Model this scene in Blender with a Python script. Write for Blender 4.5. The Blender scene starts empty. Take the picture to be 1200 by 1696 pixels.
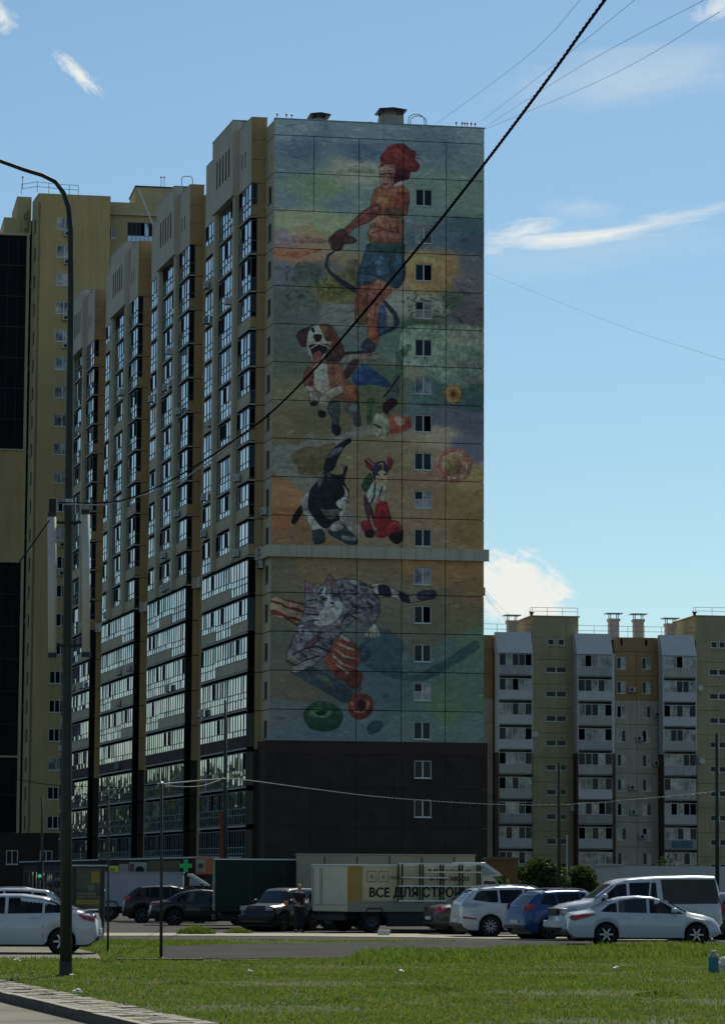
import bpy, math, random
import numpy as np
from mathutils import Vector, Matrix

random.seed(7)
rng = np.random.default_rng(7)
SC = bpy.context.scene
COL = SC.collection
V = Vector

# ------------------------------------------------------------------ camera
FOC = 5200.0                      # focal length in pixels of the 1200x1696 picture
PITCH = math.atan(607 / FOC)
ROLL = 0.0054
CAMP = V((0, 0, 1.88))
_fw = V((0, math.cos(PITCH), math.sin(PITCH)))
_u0 = V((0, -math.sin(PITCH), math.cos(PITCH)))
_rt = V((1, 0, 0)) * math.cos(ROLL) + _u0 * math.sin(ROLL)
_up = _u0 * math.cos(ROLL) - V((1, 0, 0)) * math.sin(ROLL)
cam_d = bpy.data.cameras.new("camera")
cam = bpy.data.objects.new("camera", cam_d)
COL.objects.link(cam)
cam_d.sensor_fit = 'VERTICAL'
cam_d.sensor_height = 36.0
cam_d.lens = 36.0 * FOC / 1696.0
cam_d.clip_start = 0.5
cam_d.clip_end = 6000
cam.matrix_world = Matrix((( _rt.x, _up.x, -_fw.x, CAMP.x), (_rt.y, _up.y, -_fw.y, CAMP.y),
                           (_rt.z, _up.z, -_fw.z, CAMP.z), (0, 0, 0, 1)))
SC.camera = cam


def at(px, py, Y):
    """world point at depth Y that stands at pixel (px, py) of the photograph"""
    d = _fw + _rt * ((px - 600) / FOC) + _up * ((848 - py) / FOC)
    return CAMP + d * (Y / d.y)


def gnd(px, py, z=0.0):
    d = _fw + _rt * ((px - 600) / FOC) + _up * ((848 - py) / FOC)
    return CAMP + d * ((z - CAMP.z) / d.z)


def proj(p):
    q = V(p) - CAMP
    k = q.dot(_fw)
    return 600 + FOC * q.dot(_rt) / k, 848 - FOC * q.dot(_up) / k


# ------------------------------------------------------------------ light
SUN_EL = math.radians(43)
SUN_AZ = math.radians(13)          # clockwise from +Y
SC.view_settings.view_transform = 'Standard'
SC.view_settings.look = 'None'
SC.view_settings.gamma = 1.0
SC.view_settings.use_curve_mapping = False
SC.view_settings.exposure = -0.15
sun_d = bpy.data.lights.new("sun", 'SUN')
sun_d.energy = 5.0
sun_d.angle = math.radians(0.5)
sun_d.color = (1.0, 0.94, 0.82)
sun = bpy.data.objects.new("sun", sun_d)
COL.objects.link(sun)
sdir = V((math.sin(SUN_AZ) * math.cos(SUN_EL), math.cos(SUN_AZ) * math.cos(SUN_EL), math.sin(SUN_EL)))
sun.rotation_euler = (-sdir).to_track_quat('-Z', 'Y').to_euler()
sun.location = (0, 0, 120)

world = bpy.data.worlds.new("World")
SC.world = world
world.use_nodes = True
wt = world.node_tree
wt.nodes.clear()


class NT:
    """small node-tree writer"""
    def __init__(s, tree): s.t = tree
    def n(s, typ, **kw):
        nd = s.t.nodes.new(typ)
        for k, v in kw.items():
            if k.startswith('i_'):
                key = k[2:]
                key = int(key) if key.isdigit() else key.replace('_', ' ')
                nd.inputs[key].default_value = v
            else:
                setattr(nd, k, v)
        return nd
    def l(s, a, b): s.t.links.new(a, b)
    def math(s, op, a, b=None, c=None, clamp=False):
        nd = s.n('ShaderNodeMath', operation=op, use_clamp=clamp)
        for i, x in enumerate((a, b, c)):
            if x is None: continue
            if isinstance(x, (int, float)): nd.inputs[i].default_value = x
            else: s.l(x, nd.inputs[i])
        return nd.outputs[0]
    def ramp(s, fac, stops, interp='LINEAR'):
        nd = s.n('ShaderNodeValToRGB')
        cr = nd.color_ramp
        cr.interpolation = interp
        while len(cr.elements) > 1: cr.elements.remove(cr.elements[-1])
        cr.elements[0].position = stops[0][0]
        cr.elements[0].color = (*stops[0][1], 1)
        for p, c in stops[1:]:
            e = cr.elements.new(p); e.color = (*c, 1)
        s.l(fac, nd.inputs[0])
        return nd.outputs[0]
    def mix(s, fac, a, b, blend='MIX'):
        nd = s.n('ShaderNodeMix', data_type='RGBA', blend_type=blend)
        for sock, x in ((nd.inputs[0], fac), (nd.inputs[6], a), (nd.inputs[7], b)):
            if isinstance(x, (int, float)): sock.default_value = x
            elif isinstance(x, tuple): sock.default_value = (*x, 1) if len(x) == 3 else x
            else: s.l(x, sock)
        return nd.outputs[2]
    def noise(s, vec, scale, detail=4, rough=0.55, dist=0.0):
        nd = s.n('ShaderNodeTexNoise')
        nd.inputs['Scale'].default_value = scale
        nd.inputs['Detail'].default_value = detail
        nd.inputs['Roughness'].default_value = rough
        nd.inputs['Distortion'].default_value = dist
        if vec is not None: s.l(vec, nd.inputs['Vector'])
        return nd.outputs[0]


w = NT(wt)
sky = w.n('ShaderNodeTexSky')
sky.sky_type = 'NISHITA'
sky.sun_disc = False
sky.sun_elevation = SUN_EL
sky.sun_rotation = SUN_AZ
sky.altitude = 200
sky.air_density = 1.0
sky.dust_density = 0.35
sky.ozone_density = 4.0
tc = w.n('ShaderNodeTexCoord')
sep = w.n('ShaderNodeSeparateXYZ')
w.l(tc.outputs['Generated'], sep.inputs[0])
dx, dy, dz = sep.outputs
az = w.math('ARCTAN2', dx, dy)
el = w.math('ARCSINE', dz)
ang = w.n('ShaderNodeCombineXYZ')
w.l(az, ang.inputs[0]); w.l(el, ang.inputs[1])


def cloud_patch(px, py, rx, ry, rot, nscale, stretch, thr, gain):
    """a cloud bank around one direction of the sky: soft ellipse times streaky noise"""
    d = (at(px, py, 1000) - CAMP).normalized()
    a0, e0 = math.atan2(d.x, d.y), math.asin(d.z)
    mp = w.n('ShaderNodeMapping', vector_type='TEXTURE')
    w.l(ang.outputs[0], mp.inputs[0])
    mp.inputs['Location'].default_value = (a0, e0, 0)
    mp.inputs['Rotation'].default_value = (0, 0, rot)
    mp.inputs['Scale'].default_value = (rx / FOC, ry / FOC, 1)
    ln = w.n('ShaderNodeVectorMath', operation='LENGTH')
    w.l(mp.outputs[0], ln.inputs[0])
    m2 = w.n('ShaderNodeMapping')
    w.l(mp.outputs[0], m2.inputs[0])
    m2.inputs['Scale'].default_value = (nscale, nscale * stretch, 1)
    m2.inputs['Location'].default_value = (px * .37, py * .11, 0)
    nz = w.noise(m2.outputs[0], 1.0, 9, 0.62, 0.9)
    body = w.math('SUBTRACT', 1.0, ln.outputs['Value'])
    v = w.math('ADD', w.math('MULTIPLY', body, 1.0), w.math('MULTIPLY', w.math('SUBTRACT', nz, 0.5), 1.9))
    return w.math('MULTIPLY', w.math('MULTIPLY', w.math('SUBTRACT', v, thr), gain, clamp=True),
                  w.math('MULTIPLY', body, 4.0, clamp=True), clamp=True)


patches = [cloud_patch(950, 394, 240, 27, 0.10, 1.6, 0.6, 0.20, 1.1),
           cloud_patch(1120, 360, 190, 17, 0.17, 1.7, 0.6, 0.22, .7),
           cloud_patch(870, 384, 90, 26, 0.2, 2.0, 0.8, 0.1, .8),
           cloud_patch(862, 982, 118, 82, -0.55, 3.4, 1.0, 0.12, 2.6),
           cloud_patch(130, 122, 74, 20, -0.72, 2.2, 0.6, 0.22, 1.2),
           cloud_patch(6, 28, 40, 30, -0.8, 1.4, 0.7, 0.15, .9),
           cloud_patch(1190, 12, 60, 26, 0.3, 1.4, 0.7, 0.15, .8),
           cloud_patch(1020, 130, 330, 62, 0.10, 1.1, 0.6, 0.10, .30),
           cloud_patch(960, 345, 90, 30, 0.0, 1.1, 0.7, 0.15, .22),
           cloud_patch(900, 420, 700, 60, 0.05, 1.3, 0.6, 0.20, .16)]
cm = patches[0]
for p in patches[1:]:
    cm = w.math('MAXIMUM', cm, p)
# the rest of the sky goes on with thin scattered cloud, away from the view
gm = w.n('ShaderNodeMapping')
w.l(tc.outputs['Generated'], gm.inputs[0])
gm.inputs['Scale'].default_value = (1.0, 1.0, 2.6)
gn = w.noise(gm.outputs[0], 3.2, 8, 0.6, 0.4)
gfar = w.math('MULTIPLY', w.math('SUBTRACT', w.math('ABSOLUTE', az), 0.22), 5.0, clamp=True)
gen = w.math('MULTIPLY', w.math('MULTIPLY', w.math('SUBTRACT', gn, 0.52), 4.0, clamp=True), gfar)
cm = w.math('MAXIMUM', cm, w.math('MULTIPLY', gen, 0.75))
tint = w.mix(1.0, sky.outputs[0], (0.87, 1.0, 0.955), 'MULTIPLY')
cloud_col = w.mix(cm, tint, (9.6, 9.7, 9.2))
bg = w.n('ShaderNodeBackground')
bg.inputs['Strength'].default_value = 0.10
w.l(cloud_col, bg.inputs['Color'])
wo = w.n('ShaderNodeOutputWorld')
w.l(bg.outputs[0], wo.inputs['Surface'])


# ------------------------------------------------------------------ mesh helpers
class Frame:
    """maps local (x, y, z) into the world (axes need not be square)"""
    def __init__(s, o=(0, 0, 0), x=(1, 0, 0), y=(0, 1, 0), z=(0, 0, 1)):
        s.o, s.x, s.y, s.z = V(o), V(x), V(y), V(z)
    def __call__(s, x, y=0, z=0):
        return s.o + s.x * x + s.y * y + s.z * z
    def moved(s, x, y=0, z=0):
        return Frame(s(x, y, z), s.x, s.y, s.z)


ID = Frame()


class MB:
    def __init__(s, fr=ID):
        s.v, s.f, s.m, s.fr = [], [], [], fr
    def quad(s, pts, m=0, raw=False):
        i = len(s.v)
        s.v += [V(p) if raw else s.fr(*p) for p in pts]
        s.f.append(tuple(range(i, i + len(pts)))); s.m.append(m)
        return s
    def box(s, x0, x1, y0, y1, z0, z1, m=0):
        i = len(s.v)
        for z in (z0, z1):
            for x, y in ((x0, y0), (x1, y0), (x1, y1), (x0, y1)):
                s.v.append(s.fr(x, y, z))
        for q in ((3, 2, 1, 0), (4, 5, 6, 7), (0, 1, 5, 4), (1, 2, 6, 5), (2, 3, 7, 6), (3, 0, 4, 7)):
            s.f.append(tuple(i + k for k in q)); s.m.append(m)
        return s
    def prism(s, prof, a0, a1, axis='y', m=0):
        """closed profile in the two other axes, extruded from a0 to a1"""
        n, i = len(prof), len(s.v)
        for a in (a0, a1):
            for p, q in prof:
                s.v.append(s.fr(*{'y': (p, a, q), 'x': (a, p, q), 'z': (p, q, a)}[axis]))
        s.f.append(tuple(range(i + n - 1, i - 1, -1))); s.m.append(m)
        s.f.append(tuple(range(i + n, i + 2 * n))); s.m.append(m)
        for k in range(n):
            k2 = (k + 1) % n
            s.f.append((i + k, i + k2, i + n + k2, i + n + k)); s.m.append(m)
        return s
    def tube(s, path, r, n=8, m=0, raw=True, caps=True):
        pts = [V(p) if raw else s.fr(*p) for p in path]
        rs = r if isinstance(r, (list, tuple)) else [r] * len(pts)
        i0 = len(s.v)
        prev = None
        for k, p in enumerate(pts):
            t = (pts[min(k + 1, len(pts) - 1)] - pts[max(k - 1, 0)]).normalized()
            if prev is None:
                a = V((0, 0, 1)) if abs(t.z) < .9 else V((1, 0, 0))
                prev = t.cross(a).normalized()
            nn = (prev - t * prev.dot(t)).normalized()
            prev = nn
            b = t.cross(nn)
            for j in range(n):
                th = 2 * math.pi * j / n
                s.v.append(p + (nn * math.cos(th) + b * math.sin(th)) * rs[k])
        for k in range(len(pts) - 1):
            for j in range(n):
                a = i0 + k * n + j; b2 = i0 + k * n + (j + 1) % n
                s.f.append((a, b2, b2 + n, a + n)); s.m.append(m)
        if caps:
            s.f.append(tuple(i0 + j for j in range(n))[::-1]); s.m.append(m)
            e = i0 + (len(pts) - 1) * n
            s.f.append(tuple(e + j for j in range(n))); s.m.append(m)
        return s
    def lathe(s, c, prof, n=16, m=0, axis='z'):
        """prof: (radius, height) pairs about a vertical (or y) axis through c"""
        i0 = len(s.v)
        for r, h in prof:
            for j in range(n):
                th = 2 * math.pi * j / n
                a, b = r * math.cos(th), r * math.sin(th)
                p = (c[0] + a, c[1] + b, c[2] + h) if axis == 'z' else (c[0] + a, c[1] + h, c[2] + b)
                s.v.append(s.fr(*p))
        for k in range(len(prof) - 1):
            for j in range(n):
                a = i0 + k * n + j; b2 = i0 + k * n + (j + 1) % n
                s.f.append((a, b2, b2 + n, a + n)); s.m.append(m)
        s.f.append(tuple(i0 + j for j in range(n))[::-1]); s.m.append(m)
        e = i0 + (len(prof) - 1) * n
        s.f.append(tuple(e + j for j in range(n))); s.m.append(m)
        return s
    def build(s, name, mats, parent=None, origin=None, smooth=False, uv=None, local=False, bevel=0):
        if origin is None:
            xs = [p.x for p in s.v]; ys = [p.y for p in s.v]; zs = [p.z for p in s.v]
            origin = V(((min(xs) + max(xs)) / 2, (min(ys) + max(ys)) / 2, min(zs)))
        origin = V(origin)
        me = bpy.data.meshes.new(name)
        me.from_pydata([tuple(p - origin) for p in s.v], [], s.f)
        if not isinstance(mats, (list, tuple)): mats = [mats]
        for mt in mats: me.materials.append(mt)
        if len(mats) > 1: me.polygons.foreach_set('material_index', s.m)
        if smooth: me.polygons.foreach_set('use_smooth', [True] * len(s.f))
        if uv:
            ul = me.uv_layers.new(name='uv')
            for lp in me.loops:
                ul.data[lp.index].uv = uv(me.vertices[lp.vertex_index].co + origin)
        me.update()
        return link(bpy.data.objects.new(name, me), parent, origin, bevel)


WORG = {}


def link(o, parent, origin, bevel=0):
    COL.objects.link(o)
    base = WORG[parent.name] if parent else V((0, 0, 0))
    o.location = V(origin) - base
    if parent: o.parent = parent
    WORG[o.name] = V(origin)
    if bevel:
        b = o.modifiers.new('bevel', 'BEVEL'); b.width = bevel; b.segments = 2; b.limit_method = 'ANGLE'
    return o


def fix_normals(o):
    import bmesh
    bm = bmesh.new(); bm.from_mesh(o.data)
    bmesh.ops.recalc_face_normals(bm, faces=bm.faces)
    bm.to_mesh(o.data); bm.free()
    return o


def tag(o, label=None, cat=None, group=None, kind=None):
    if label: o['label'] = label
    if cat: o['category'] = cat
    if group: o['group'] = group
    if kind: o['kind'] = kind
    return o


def thing(name, loc, label, cat, group=None):
    o = bpy.data.objects.new(name, None)
    o.empty_display_size = 0.3
    COL.objects.link(o)
    o.location = V(loc)
    WORG[o.name] = V(loc)
    return tag(o, label, cat, group)


def clone(o, parent, delta=(0, 0, 0)):
    """copy of an object and of the parts below it; meshes are shared"""
    c = o.copy()
    COL.objects.link(c)
    c.parent = parent
    c.location = V(o.location) + V(delta)
    WORG[c.name] = WORG[o.name] + V(delta)
    for k in list(o.children):
        clone(k, c)
    return c


# ------------------------------------------------------------------ materials
def mat(name, col, rough=0.8, var=0.12, scale=1.5, spec=0.28, metal=0.0, bump=0.0, bscale=None, dirt=None,
        streak=False, coat=0.0, ior=None, emit=None, emit_s=0.0, col2=None):
    m = bpy.data.materials.new(name)
    m.use_nodes = True
    t = NT(m.node_tree)
    m.node_tree.nodes.clear()
    out = t.n('ShaderNodeOutputMaterial')
    b = t.n('ShaderNodeBsdfPrincipled')
    t.l(b.outputs[0], out.inputs[0])
    b.inputs['Roughness'].default_value = rough
    b.inputs['Metallic'].default_value = metal
    b.inputs['Specular IOR Level'].default_value = spec
    b.inputs['Coat Weight'].default_value = coat
    b.inputs['Coat Roughness'].default_value = 0.03
    if ior: b.inputs['IOR'].default_value = ior
    geo = t.n('ShaderNodeNewGeometry')
    pos = geo.outputs['Position']
    if var > 0 or dirt or streak:
        nz = t.noise(pos, scale, 6, 0.6)
        lo = tuple(c * (1 - var) for c in col); hi = tuple(min(1, c * (1 + var)) for c in (col2 or col))
        c = t.ramp(nz, [(0.3, lo), (0.7, hi)])
        if streak:
            mp = t.n('ShaderNodeMapping'); t.l(pos, mp.inputs[0])
            mp.inputs['Scale'].default_value = (2.2, 2.2, 0.16)
            s2 = t.noise(mp.outputs[0], 1.0, 6, 0.65)
            c = t.mix(t.math('MULTIPLY', t.math('SUBTRACT', s2, 0.45), 1.6, clamp=True), c,
                      tuple(x * 0.60 for x in col))
        if dirt:
            d = t.noise(pos, scale * 3.1, 8, 0.7)
            c = t.mix(t.math('MULTIPLY', t.math('SUBTRACT', d, 0.55), 4.0, clamp=True), c, dirt)
        t.l(c, b.inputs['Base Color'])
    else:
        b.inputs['Base Color'].default_value = (*col, 1)
    if bump:
        bn = t.noise(pos, bscale or scale * 8, 8, 0.65)
        bu = t.n('ShaderNodeBump'); bu.inputs['Strength'].default_value = bump
        bu.inputs['Distance'].default_value = 0.05
        t.l(bn, bu.inputs['Height']); t.l(bu.outputs[0], b.inputs['Normal'])
    if emit:
        b.inputs['Emission Color'].default_value = (*emit, 1)
        b.inputs['Emission Strength'].default_value = emit_s
    return m


def glass_mat(name, base, ior=1.9, rough=0.04, wav=0.012, curtain=None, coated=0.0):
    m = bpy.data.materials.new(name)
    m.use_nodes = True
    t = NT(m.node_tree)
    b = m.node_tree.nodes['Principled BSDF']
    geo = t.n('ShaderNodeNewGeometry')
    col = t.ramp(t.noise(geo.outputs['Position'], 0.9, 3, 0.6),
                 [(0.35, base), (0.7, curtain if curtain else tuple(x * 1.8 for x in base))])
    t.l(col, b.inputs['Base Color'])
    b.inputs['Roughness'].default_value = rough
    b.inputs['IOR'].default_value = ior
    b.inputs['Coat Weight'].default_value = 1.0 if coated else 0.0
    b.inputs['Coat IOR'].default_value = 1.5 + coated
    b.inputs['Coat Roughness'].default_value = 0.02
    b.inputs['Coat Tint'].default_value = (0.95, 0.98, 1.0, 1)
    bu = t.n('ShaderNodeBump'); bu.inputs['Strength'].default_value = 1.0
    bu.inputs['Distance'].default_value = wav
    t.l(t.noise(geo.outputs['Position'], 0.7, 2, 0.5), bu.inputs['Height'])
    t.l(bu.outputs[0], b.inputs['Normal'])
    return m


M = {}
M['cream'] = mat('cream_panel', (0.47, 0.405, 0.275), 0.9, 0.12, 0.5, bump=.3, streak=True)
M['brownp'] = mat('brown_panel', (0.40, 0.265, 0.125), 0.9, 0.12, 0.5, bump=.3, streak=True)
M['attic'] = mat('grey_beige_panel', (0.53, 0.455, 0.36), 0.9, 0.08, 0.4, bump=.3, streak=True)
M['darkbase'] = mat('dark_base_render', (0.042, 0.031, 0.025), 0.9, 0.25, 0.7, bump=.4, streak=True, dirt=(.06, .05, .04))
M['redband'] = mat('dark_red_band', (0.058, 0.032, 0.027), 0.9, 0.15, 0.4, bump=.2)
M['joint'] = mat('joint_sealant', (0.03, 0.03, 0.028), 0.9, 0.1, 2)
M['black'] = mat('black_void', (0.004, 0.004, 0.004), 1.0, 0, spec=0)
M['white'] = mat('white_plastic', (0.62, 0.63, 0.62), 0.4, 0.06, 2)
M['frame'] = mat('grey_window_frame', (0.10, 0.115, 0.125), 0.5, 0.1, 2)
M['glass'] = glass_mat('sky_glass', (0.02, 0.026, 0.03), 3.4, wav=.006, coated=1.2)
M['glassd'] = glass_mat('dark_glass', (0.008, 0.010, 0.012), 1.27, wav=0.006)
M['glassc'] = glass_mat('curtained_glass', (0.05, 0.06, 0.07), 1.5, curtain=(0.55, 0.52, 0.46))
M['concrete'] = mat('concrete', (0.33, 0.32, 0.28), 0.9, 0.15, 1.2, bump=.4)
M['cornice'] = mat('cornice_stone', (0.50, 0.45, 0.34), 0.9, 0.1, 0.8, bump=.3, streak=True)
M['metal_d'] = mat('dark_metal', (0.03, 0.033, 0.034), 0.5, 0.1, 3, metal=.4)
M['metal_g'] = mat('grey_metal', (0.30, 0.31, 0.31), 0.4, 0.1, 3, metal=.7)
M['acw'] = mat('air_conditioner_shell', (0.45, 0.45, 0.43), 0.6, 0.1, 4)
M['redlamp'] = mat('red_obstruction_lamp', (0.35, 0.02, 0.03), 0.4, 0.05, 4)


# ------------------------------------------------------------------ the painted wall
WALL_W, WALL_Z0, WALL_Z1 = 15.9, 11.85, 58.1
TH_M, TH_F = math.radians(10), math.radians(14.2)
UX = V((math.cos(TH_M), math.sin(TH_M), 0))          # along the painted wall, to the right
VX = V((-math.sin(TH_F), math.cos(TH_F), 0))         # along the long facade, away from the camera
NX = V((-math.cos(TH_F), -math.sin(TH_F), 0))        # square out of the long facade
A0 = at(446, 1300, 229); A0.z = 0


def paint_mural():
    RES = 56
    W, H = int(WALL_W * RES), int((WALL_Z1 - WALL_Z0) * RES)
    us = (np.arange(W) + .5) / W * WALL_W
    zs = WALL_Z0 + (np.arange(H) + .5) / H * (WALL_Z1 - WALL_Z0)
    U, Z = np.meshgrid(us, zs)
    # the design is drawn on a sheet measured in pixels of the photograph
    X3 = A0.x + UX.x * U; Y3 = A0.y + UX.y * U; Z3 = Z - CAMP.z
    K = Y3 * _fw.y + Z3 * _fw.z
    PX = 600 + FOC * (X3 * _rt.x + Y3 * _rt.y + Z3 * _rt.z) / K
    PY = 848 - FOC * (X3 * _up.x + Y3 * _up.y + Z3 * _up.z) / K
    r = np.random.default_rng(3)

    def vnoise(cell, sx=1.0, sy=1.0, octs=3):
        out = np.zeros((H, W)); amp = 1.0; tot = 0
        for o in range(octs):
            cx, cy = max(1.5, cell * sx / 2 ** o), max(1.5, cell * sy / 2 ** o)
            gw, gh = int(W / cx) + 3, int(H / cy) + 3
            g = r.random((gh, gw))
            xi = np.arange(W) / cx; yi = np.arange(H) / cy
            x0 = xi.astype(int); y0 = yi.astype(int)
            fx = xi - x0; fy = yi - y0
            fx = fx * fx * (3 - 2 * fx); fy = (fy * fy * (3 - 2 * fy))[:, None]
            a = g[np.ix_(y0, x0)] * (1 - fx) + g[np.ix_(y0, x0 + 1)] * fx
            b = g[np.ix_(y0 + 1, x0)] * (1 - fx) + g[np.ix_(y0 + 1, x0 + 1)] * fx
            out += amp * (a * (1 - fy) + b * fy); tot += amp; amp *= .6
        return out / tot - .5
    n1, n2, n3 = vnoise(36), vnoise(36), vnoise(10)
    nb = vnoise(20, 2.0, .7)
    nf = vnoise(13, .8, 1.5, 3)
    # background: scattered dabs of colour blended by distance, edges roughened by a warp
    P = [(470,215,64,96,110),(600,215,60,90,104),(780,225,66,92,104),(490,250,40,70,92),(600,255,40,66,92),(740,250,46,74,90),
         (780,265,58,84,90),(480,272,52,84,92),(575,283,96,104,88),(612,285,92,102,86),(500,310,62,96,72),(540,315,74,98,62),
         (560,335,58,84,96),(470,330,62,84,94),(610,330,62,92,84),(480,370,94,112,68),(540,370,92,110,68),(500,385,124,84,48),
         (470,395,88,74,88),(520,400,116,80,50),(475,420,128,66,34),(500,422,120,72,44),(560,400,88,90,64),(590,395,56,80,78),
         (470,450,50,66,82),(510,450,36,54,50),(490,500,46,60,54),(540,480,76,72,28),(560,450,66,62,64),(582,440,96,78,46),
         (560,520,66,78,72),(500,520,50,62,60),(470,550,44,62,56),(560,570,50,66,66),(680,360,56,76,78),(690,395,42,62,76),
         (700,340,60,88,86),(740,310,62,92,76),(785,340,62,84,72),(770,380,24,56,66),(780,405,30,48,70),(730,390,38,62,80),
         (700,440,124,88,30),(735,440,106,76,32),(708,465,112,70,32),(780,440,52,58,68),(780,480,60,56,64),(740,500,34,54,38),
         (700,545,30,54,34),(690,505,90,94,84),(720,505,86,96,84),(770,520,54,42,54),(755,560,96,98,78),(700,580,78,98,80),
         (650,560,42,70,62),(780,600,58,84,78),(700,600,50,66,90),(684,612,80,86,58),(740,610,72,92,84),(645,625,40,62,42),
         (480,600,48,60,48),(720,640,34,64,60),(780,635,50,74,72),(780,668,34,60,70),(700,668,42,68,72),(640,665,54,58,28),
         (480,650,76,70,40),(470,700,76,64,34),(505,700,64,58,30),(560,690,64,60,34),(720,690,46,56,70),(780,700,46,50,68),
         (775,745,56,56,76),(720,727,104,90,68),(690,750,92,74,46),(640,750,82,70,40),(560,750,80,70,42),(500,760,62,52,30),
         (620,800,84,66,38),(690,800,90,66,40),(780,800,104,80,34),(760,830,92,68,24),(690,850,90,68,42),(480,825,112,66,22),
         (470,860,104,54,18),(500,882,84,56,24),(780,880,88,64,22),(700,890,88,68,40),(720,860,94,70,34),(600,885,80,68,44),
         (470,940,62,58,38),(520,940,82,62,30),(620,935,74,60,36),(700,940,96,62,24),(770,940,98,62,22),(780,980,84,58,22),
         (740,1000,66,58,34),(670,980,68,62,40),(470,1010,60,58,36),(760,1030,66,58,28),(660,1040,60,58,42),(640,1060,38,58,62),
         (480,1060,52,56,44),(700,1060,54,56,38),(780,1060,46,72,52),(740,1080,38,64,62),(620,1100,32,56,62),(700,1110,34,60,64),
         (780,1110,40,70,54),(500,1140,60,54,38),(470,1130,60,56,42),(560,1140,38,56,54),(640,1150,32,56,62),(740,1150,46,68,46),
         (780,1160,38,68,54),(480,1190,48,62,68),(520,1200,40,58,74),(600,1200,40,62,68),(700,1200,42,68,66),(780,1200,40,72,68),
         (740,1180,48,74,44)]
    P = np.array(P, float)
    st = 4
    ys, xs = np.arange(0, H, st), np.arange(0, W, st)
    WX = (PX + n1 * 18 + n3 * 7)[::st, ::st]; WY = (PY + n2 * 12 + n3 * 6)[::st, ::st]
    D = (WX[..., None] - P[:, 0]) ** 2 + (1.6 * (WY[..., None] - P[:, 1])) ** 2 + 30
    Wt = D ** -2.4
    low = (Wt[..., None] * P[:, 2:5]).sum(2) / Wt.sum(2)[..., None]
    iy = np.minimum(np.arange(H) // st, len(ys) - 1); ix = np.minimum(np.arange(W) // st, len(xs) - 1)
    img = low[np.ix_(iy, ix)].astype(float)
    img = (img + np.roll(img, 2, 0) + np.roll(img, 2, 1) + np.roll(np.roll(img, 2, 0), 2, 1)) / 4

    row_y = PY[:, W // 2]

    def smooth_poly(pts, k=5):
        n = len(pts); out = []
        for i in range(n):
            p0, p1, p2, p3 = (np.array(pts[(i + d) % n], float) for d in (-1, 0, 1, 2))
            for t in np.arange(k) / k:
                out.append(.5 * (2 * p1 + (p2 - p0) * t + (2 * p0 - 5 * p1 + 4 * p2 - p3) * t * t + (3 * p1 - p0 - 3 * p2 + p3) * t ** 3))
        return np.array(out)

    def region(x0, y0, x1, y1):
        rr = np.where((row_y > y0 - 6) & (row_y < y1 + 6))[0]
        cc = np.where((PX[H // 2] > x0 - 8) & (PX[H // 2] < x1 + 8))[0]
        if len(rr) == 0 or len(cc) == 0: return None
        return slice(rr[0], rr[-1] + 1), slice(cc[0], cc[-1] + 1)

    def blend(sl, mask, col, tex, alpha):
        mm = mask.astype(float)
        mm[1:-1, 1:-1] = (mm[1:-1, 1:-1] * 2 + mm[:-2, 1:-1] + mm[2:, 1:-1] + mm[1:-1, :-2] + mm[1:-1, 2:]) / 6
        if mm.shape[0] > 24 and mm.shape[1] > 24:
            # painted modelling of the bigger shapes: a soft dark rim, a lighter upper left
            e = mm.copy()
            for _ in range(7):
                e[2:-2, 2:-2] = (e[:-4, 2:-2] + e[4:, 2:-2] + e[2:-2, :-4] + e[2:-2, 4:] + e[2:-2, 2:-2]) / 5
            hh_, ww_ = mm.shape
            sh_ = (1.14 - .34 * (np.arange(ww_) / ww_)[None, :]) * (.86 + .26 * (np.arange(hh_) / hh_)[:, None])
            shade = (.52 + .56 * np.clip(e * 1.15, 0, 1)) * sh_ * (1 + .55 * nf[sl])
        else:
            shade = np.ones(mm.shape)
        mm *= alpha
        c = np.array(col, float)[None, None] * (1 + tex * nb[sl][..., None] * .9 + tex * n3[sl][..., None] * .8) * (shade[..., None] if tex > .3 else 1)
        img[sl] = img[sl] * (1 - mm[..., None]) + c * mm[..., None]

    def mk(ox, oy, sc):
        def T(p): return (ox + p[0] / sc, oy + p[1] / sc)
        def poly(pts, col, tex=.45, alpha=1.0, sm=True, rough=.7):
            q = np.array([T(p) for p in pts])
            if sm: q = smooth_poly(q)
            sl = region(q[:, 0].min(), q[:, 1].min(), q[:, 0].max(), q[:, 1].max())
            if sl is None: return
            x = PX[sl] + n3[sl] * rough * 2; y = PY[sl] + n1[sl] * rough * 2
            inside = np.zeros(x.shape, bool)
            m = len(q)
            for i in range(m):
                xa, ya = q[i]; xb, yb = q[(i + 1) % m]
                if ya == yb: continue
                c = ((ya > y) != (yb > y)) & (x < (xb - xa) * (y - ya) / (yb - ya) + xa)
                inside ^= c
            blend(sl, inside, col, tex, alpha)
        def stroke(pts, wd, col, tex=.35, alpha=1.0):
            q = np.array([T(p) for p in pts])
            ws = wd if isinstance(wd, (list, tuple)) else [wd] * len(q)
            ws = np.array(ws, float) / sc
            mw = ws.max()
            sl = region(q[:, 0].min() - mw, q[:, 1].min() - mw, q[:, 0].max() + mw, q[:, 1].max() + mw)
            if sl is None: return
            x = PX[sl] + n3[sl] * .6; y = PY[sl] + n1[sl] * .6
            mask = np.zeros(x.shape, bool)
            for i in range(len(q) - 1):
                d = q[i + 1] - q[i]; L = d @ d + 1e-6
                t = np.clip(((x - q[i][0]) * d[0] + (y - q[i][1]) * d[1]) / L, 0, 1)
                dist = np.hypot(x - q[i][0] - t * d[0], y - q[i][1] - t * d[1])
                mask |= dist < (ws[i] * (1 - t) + ws[i + 1] * t) / 2
            blend(sl, mask, col, tex, alpha)
        return poly, stroke

    gb = img.mean(2, keepdims=True)
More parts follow.
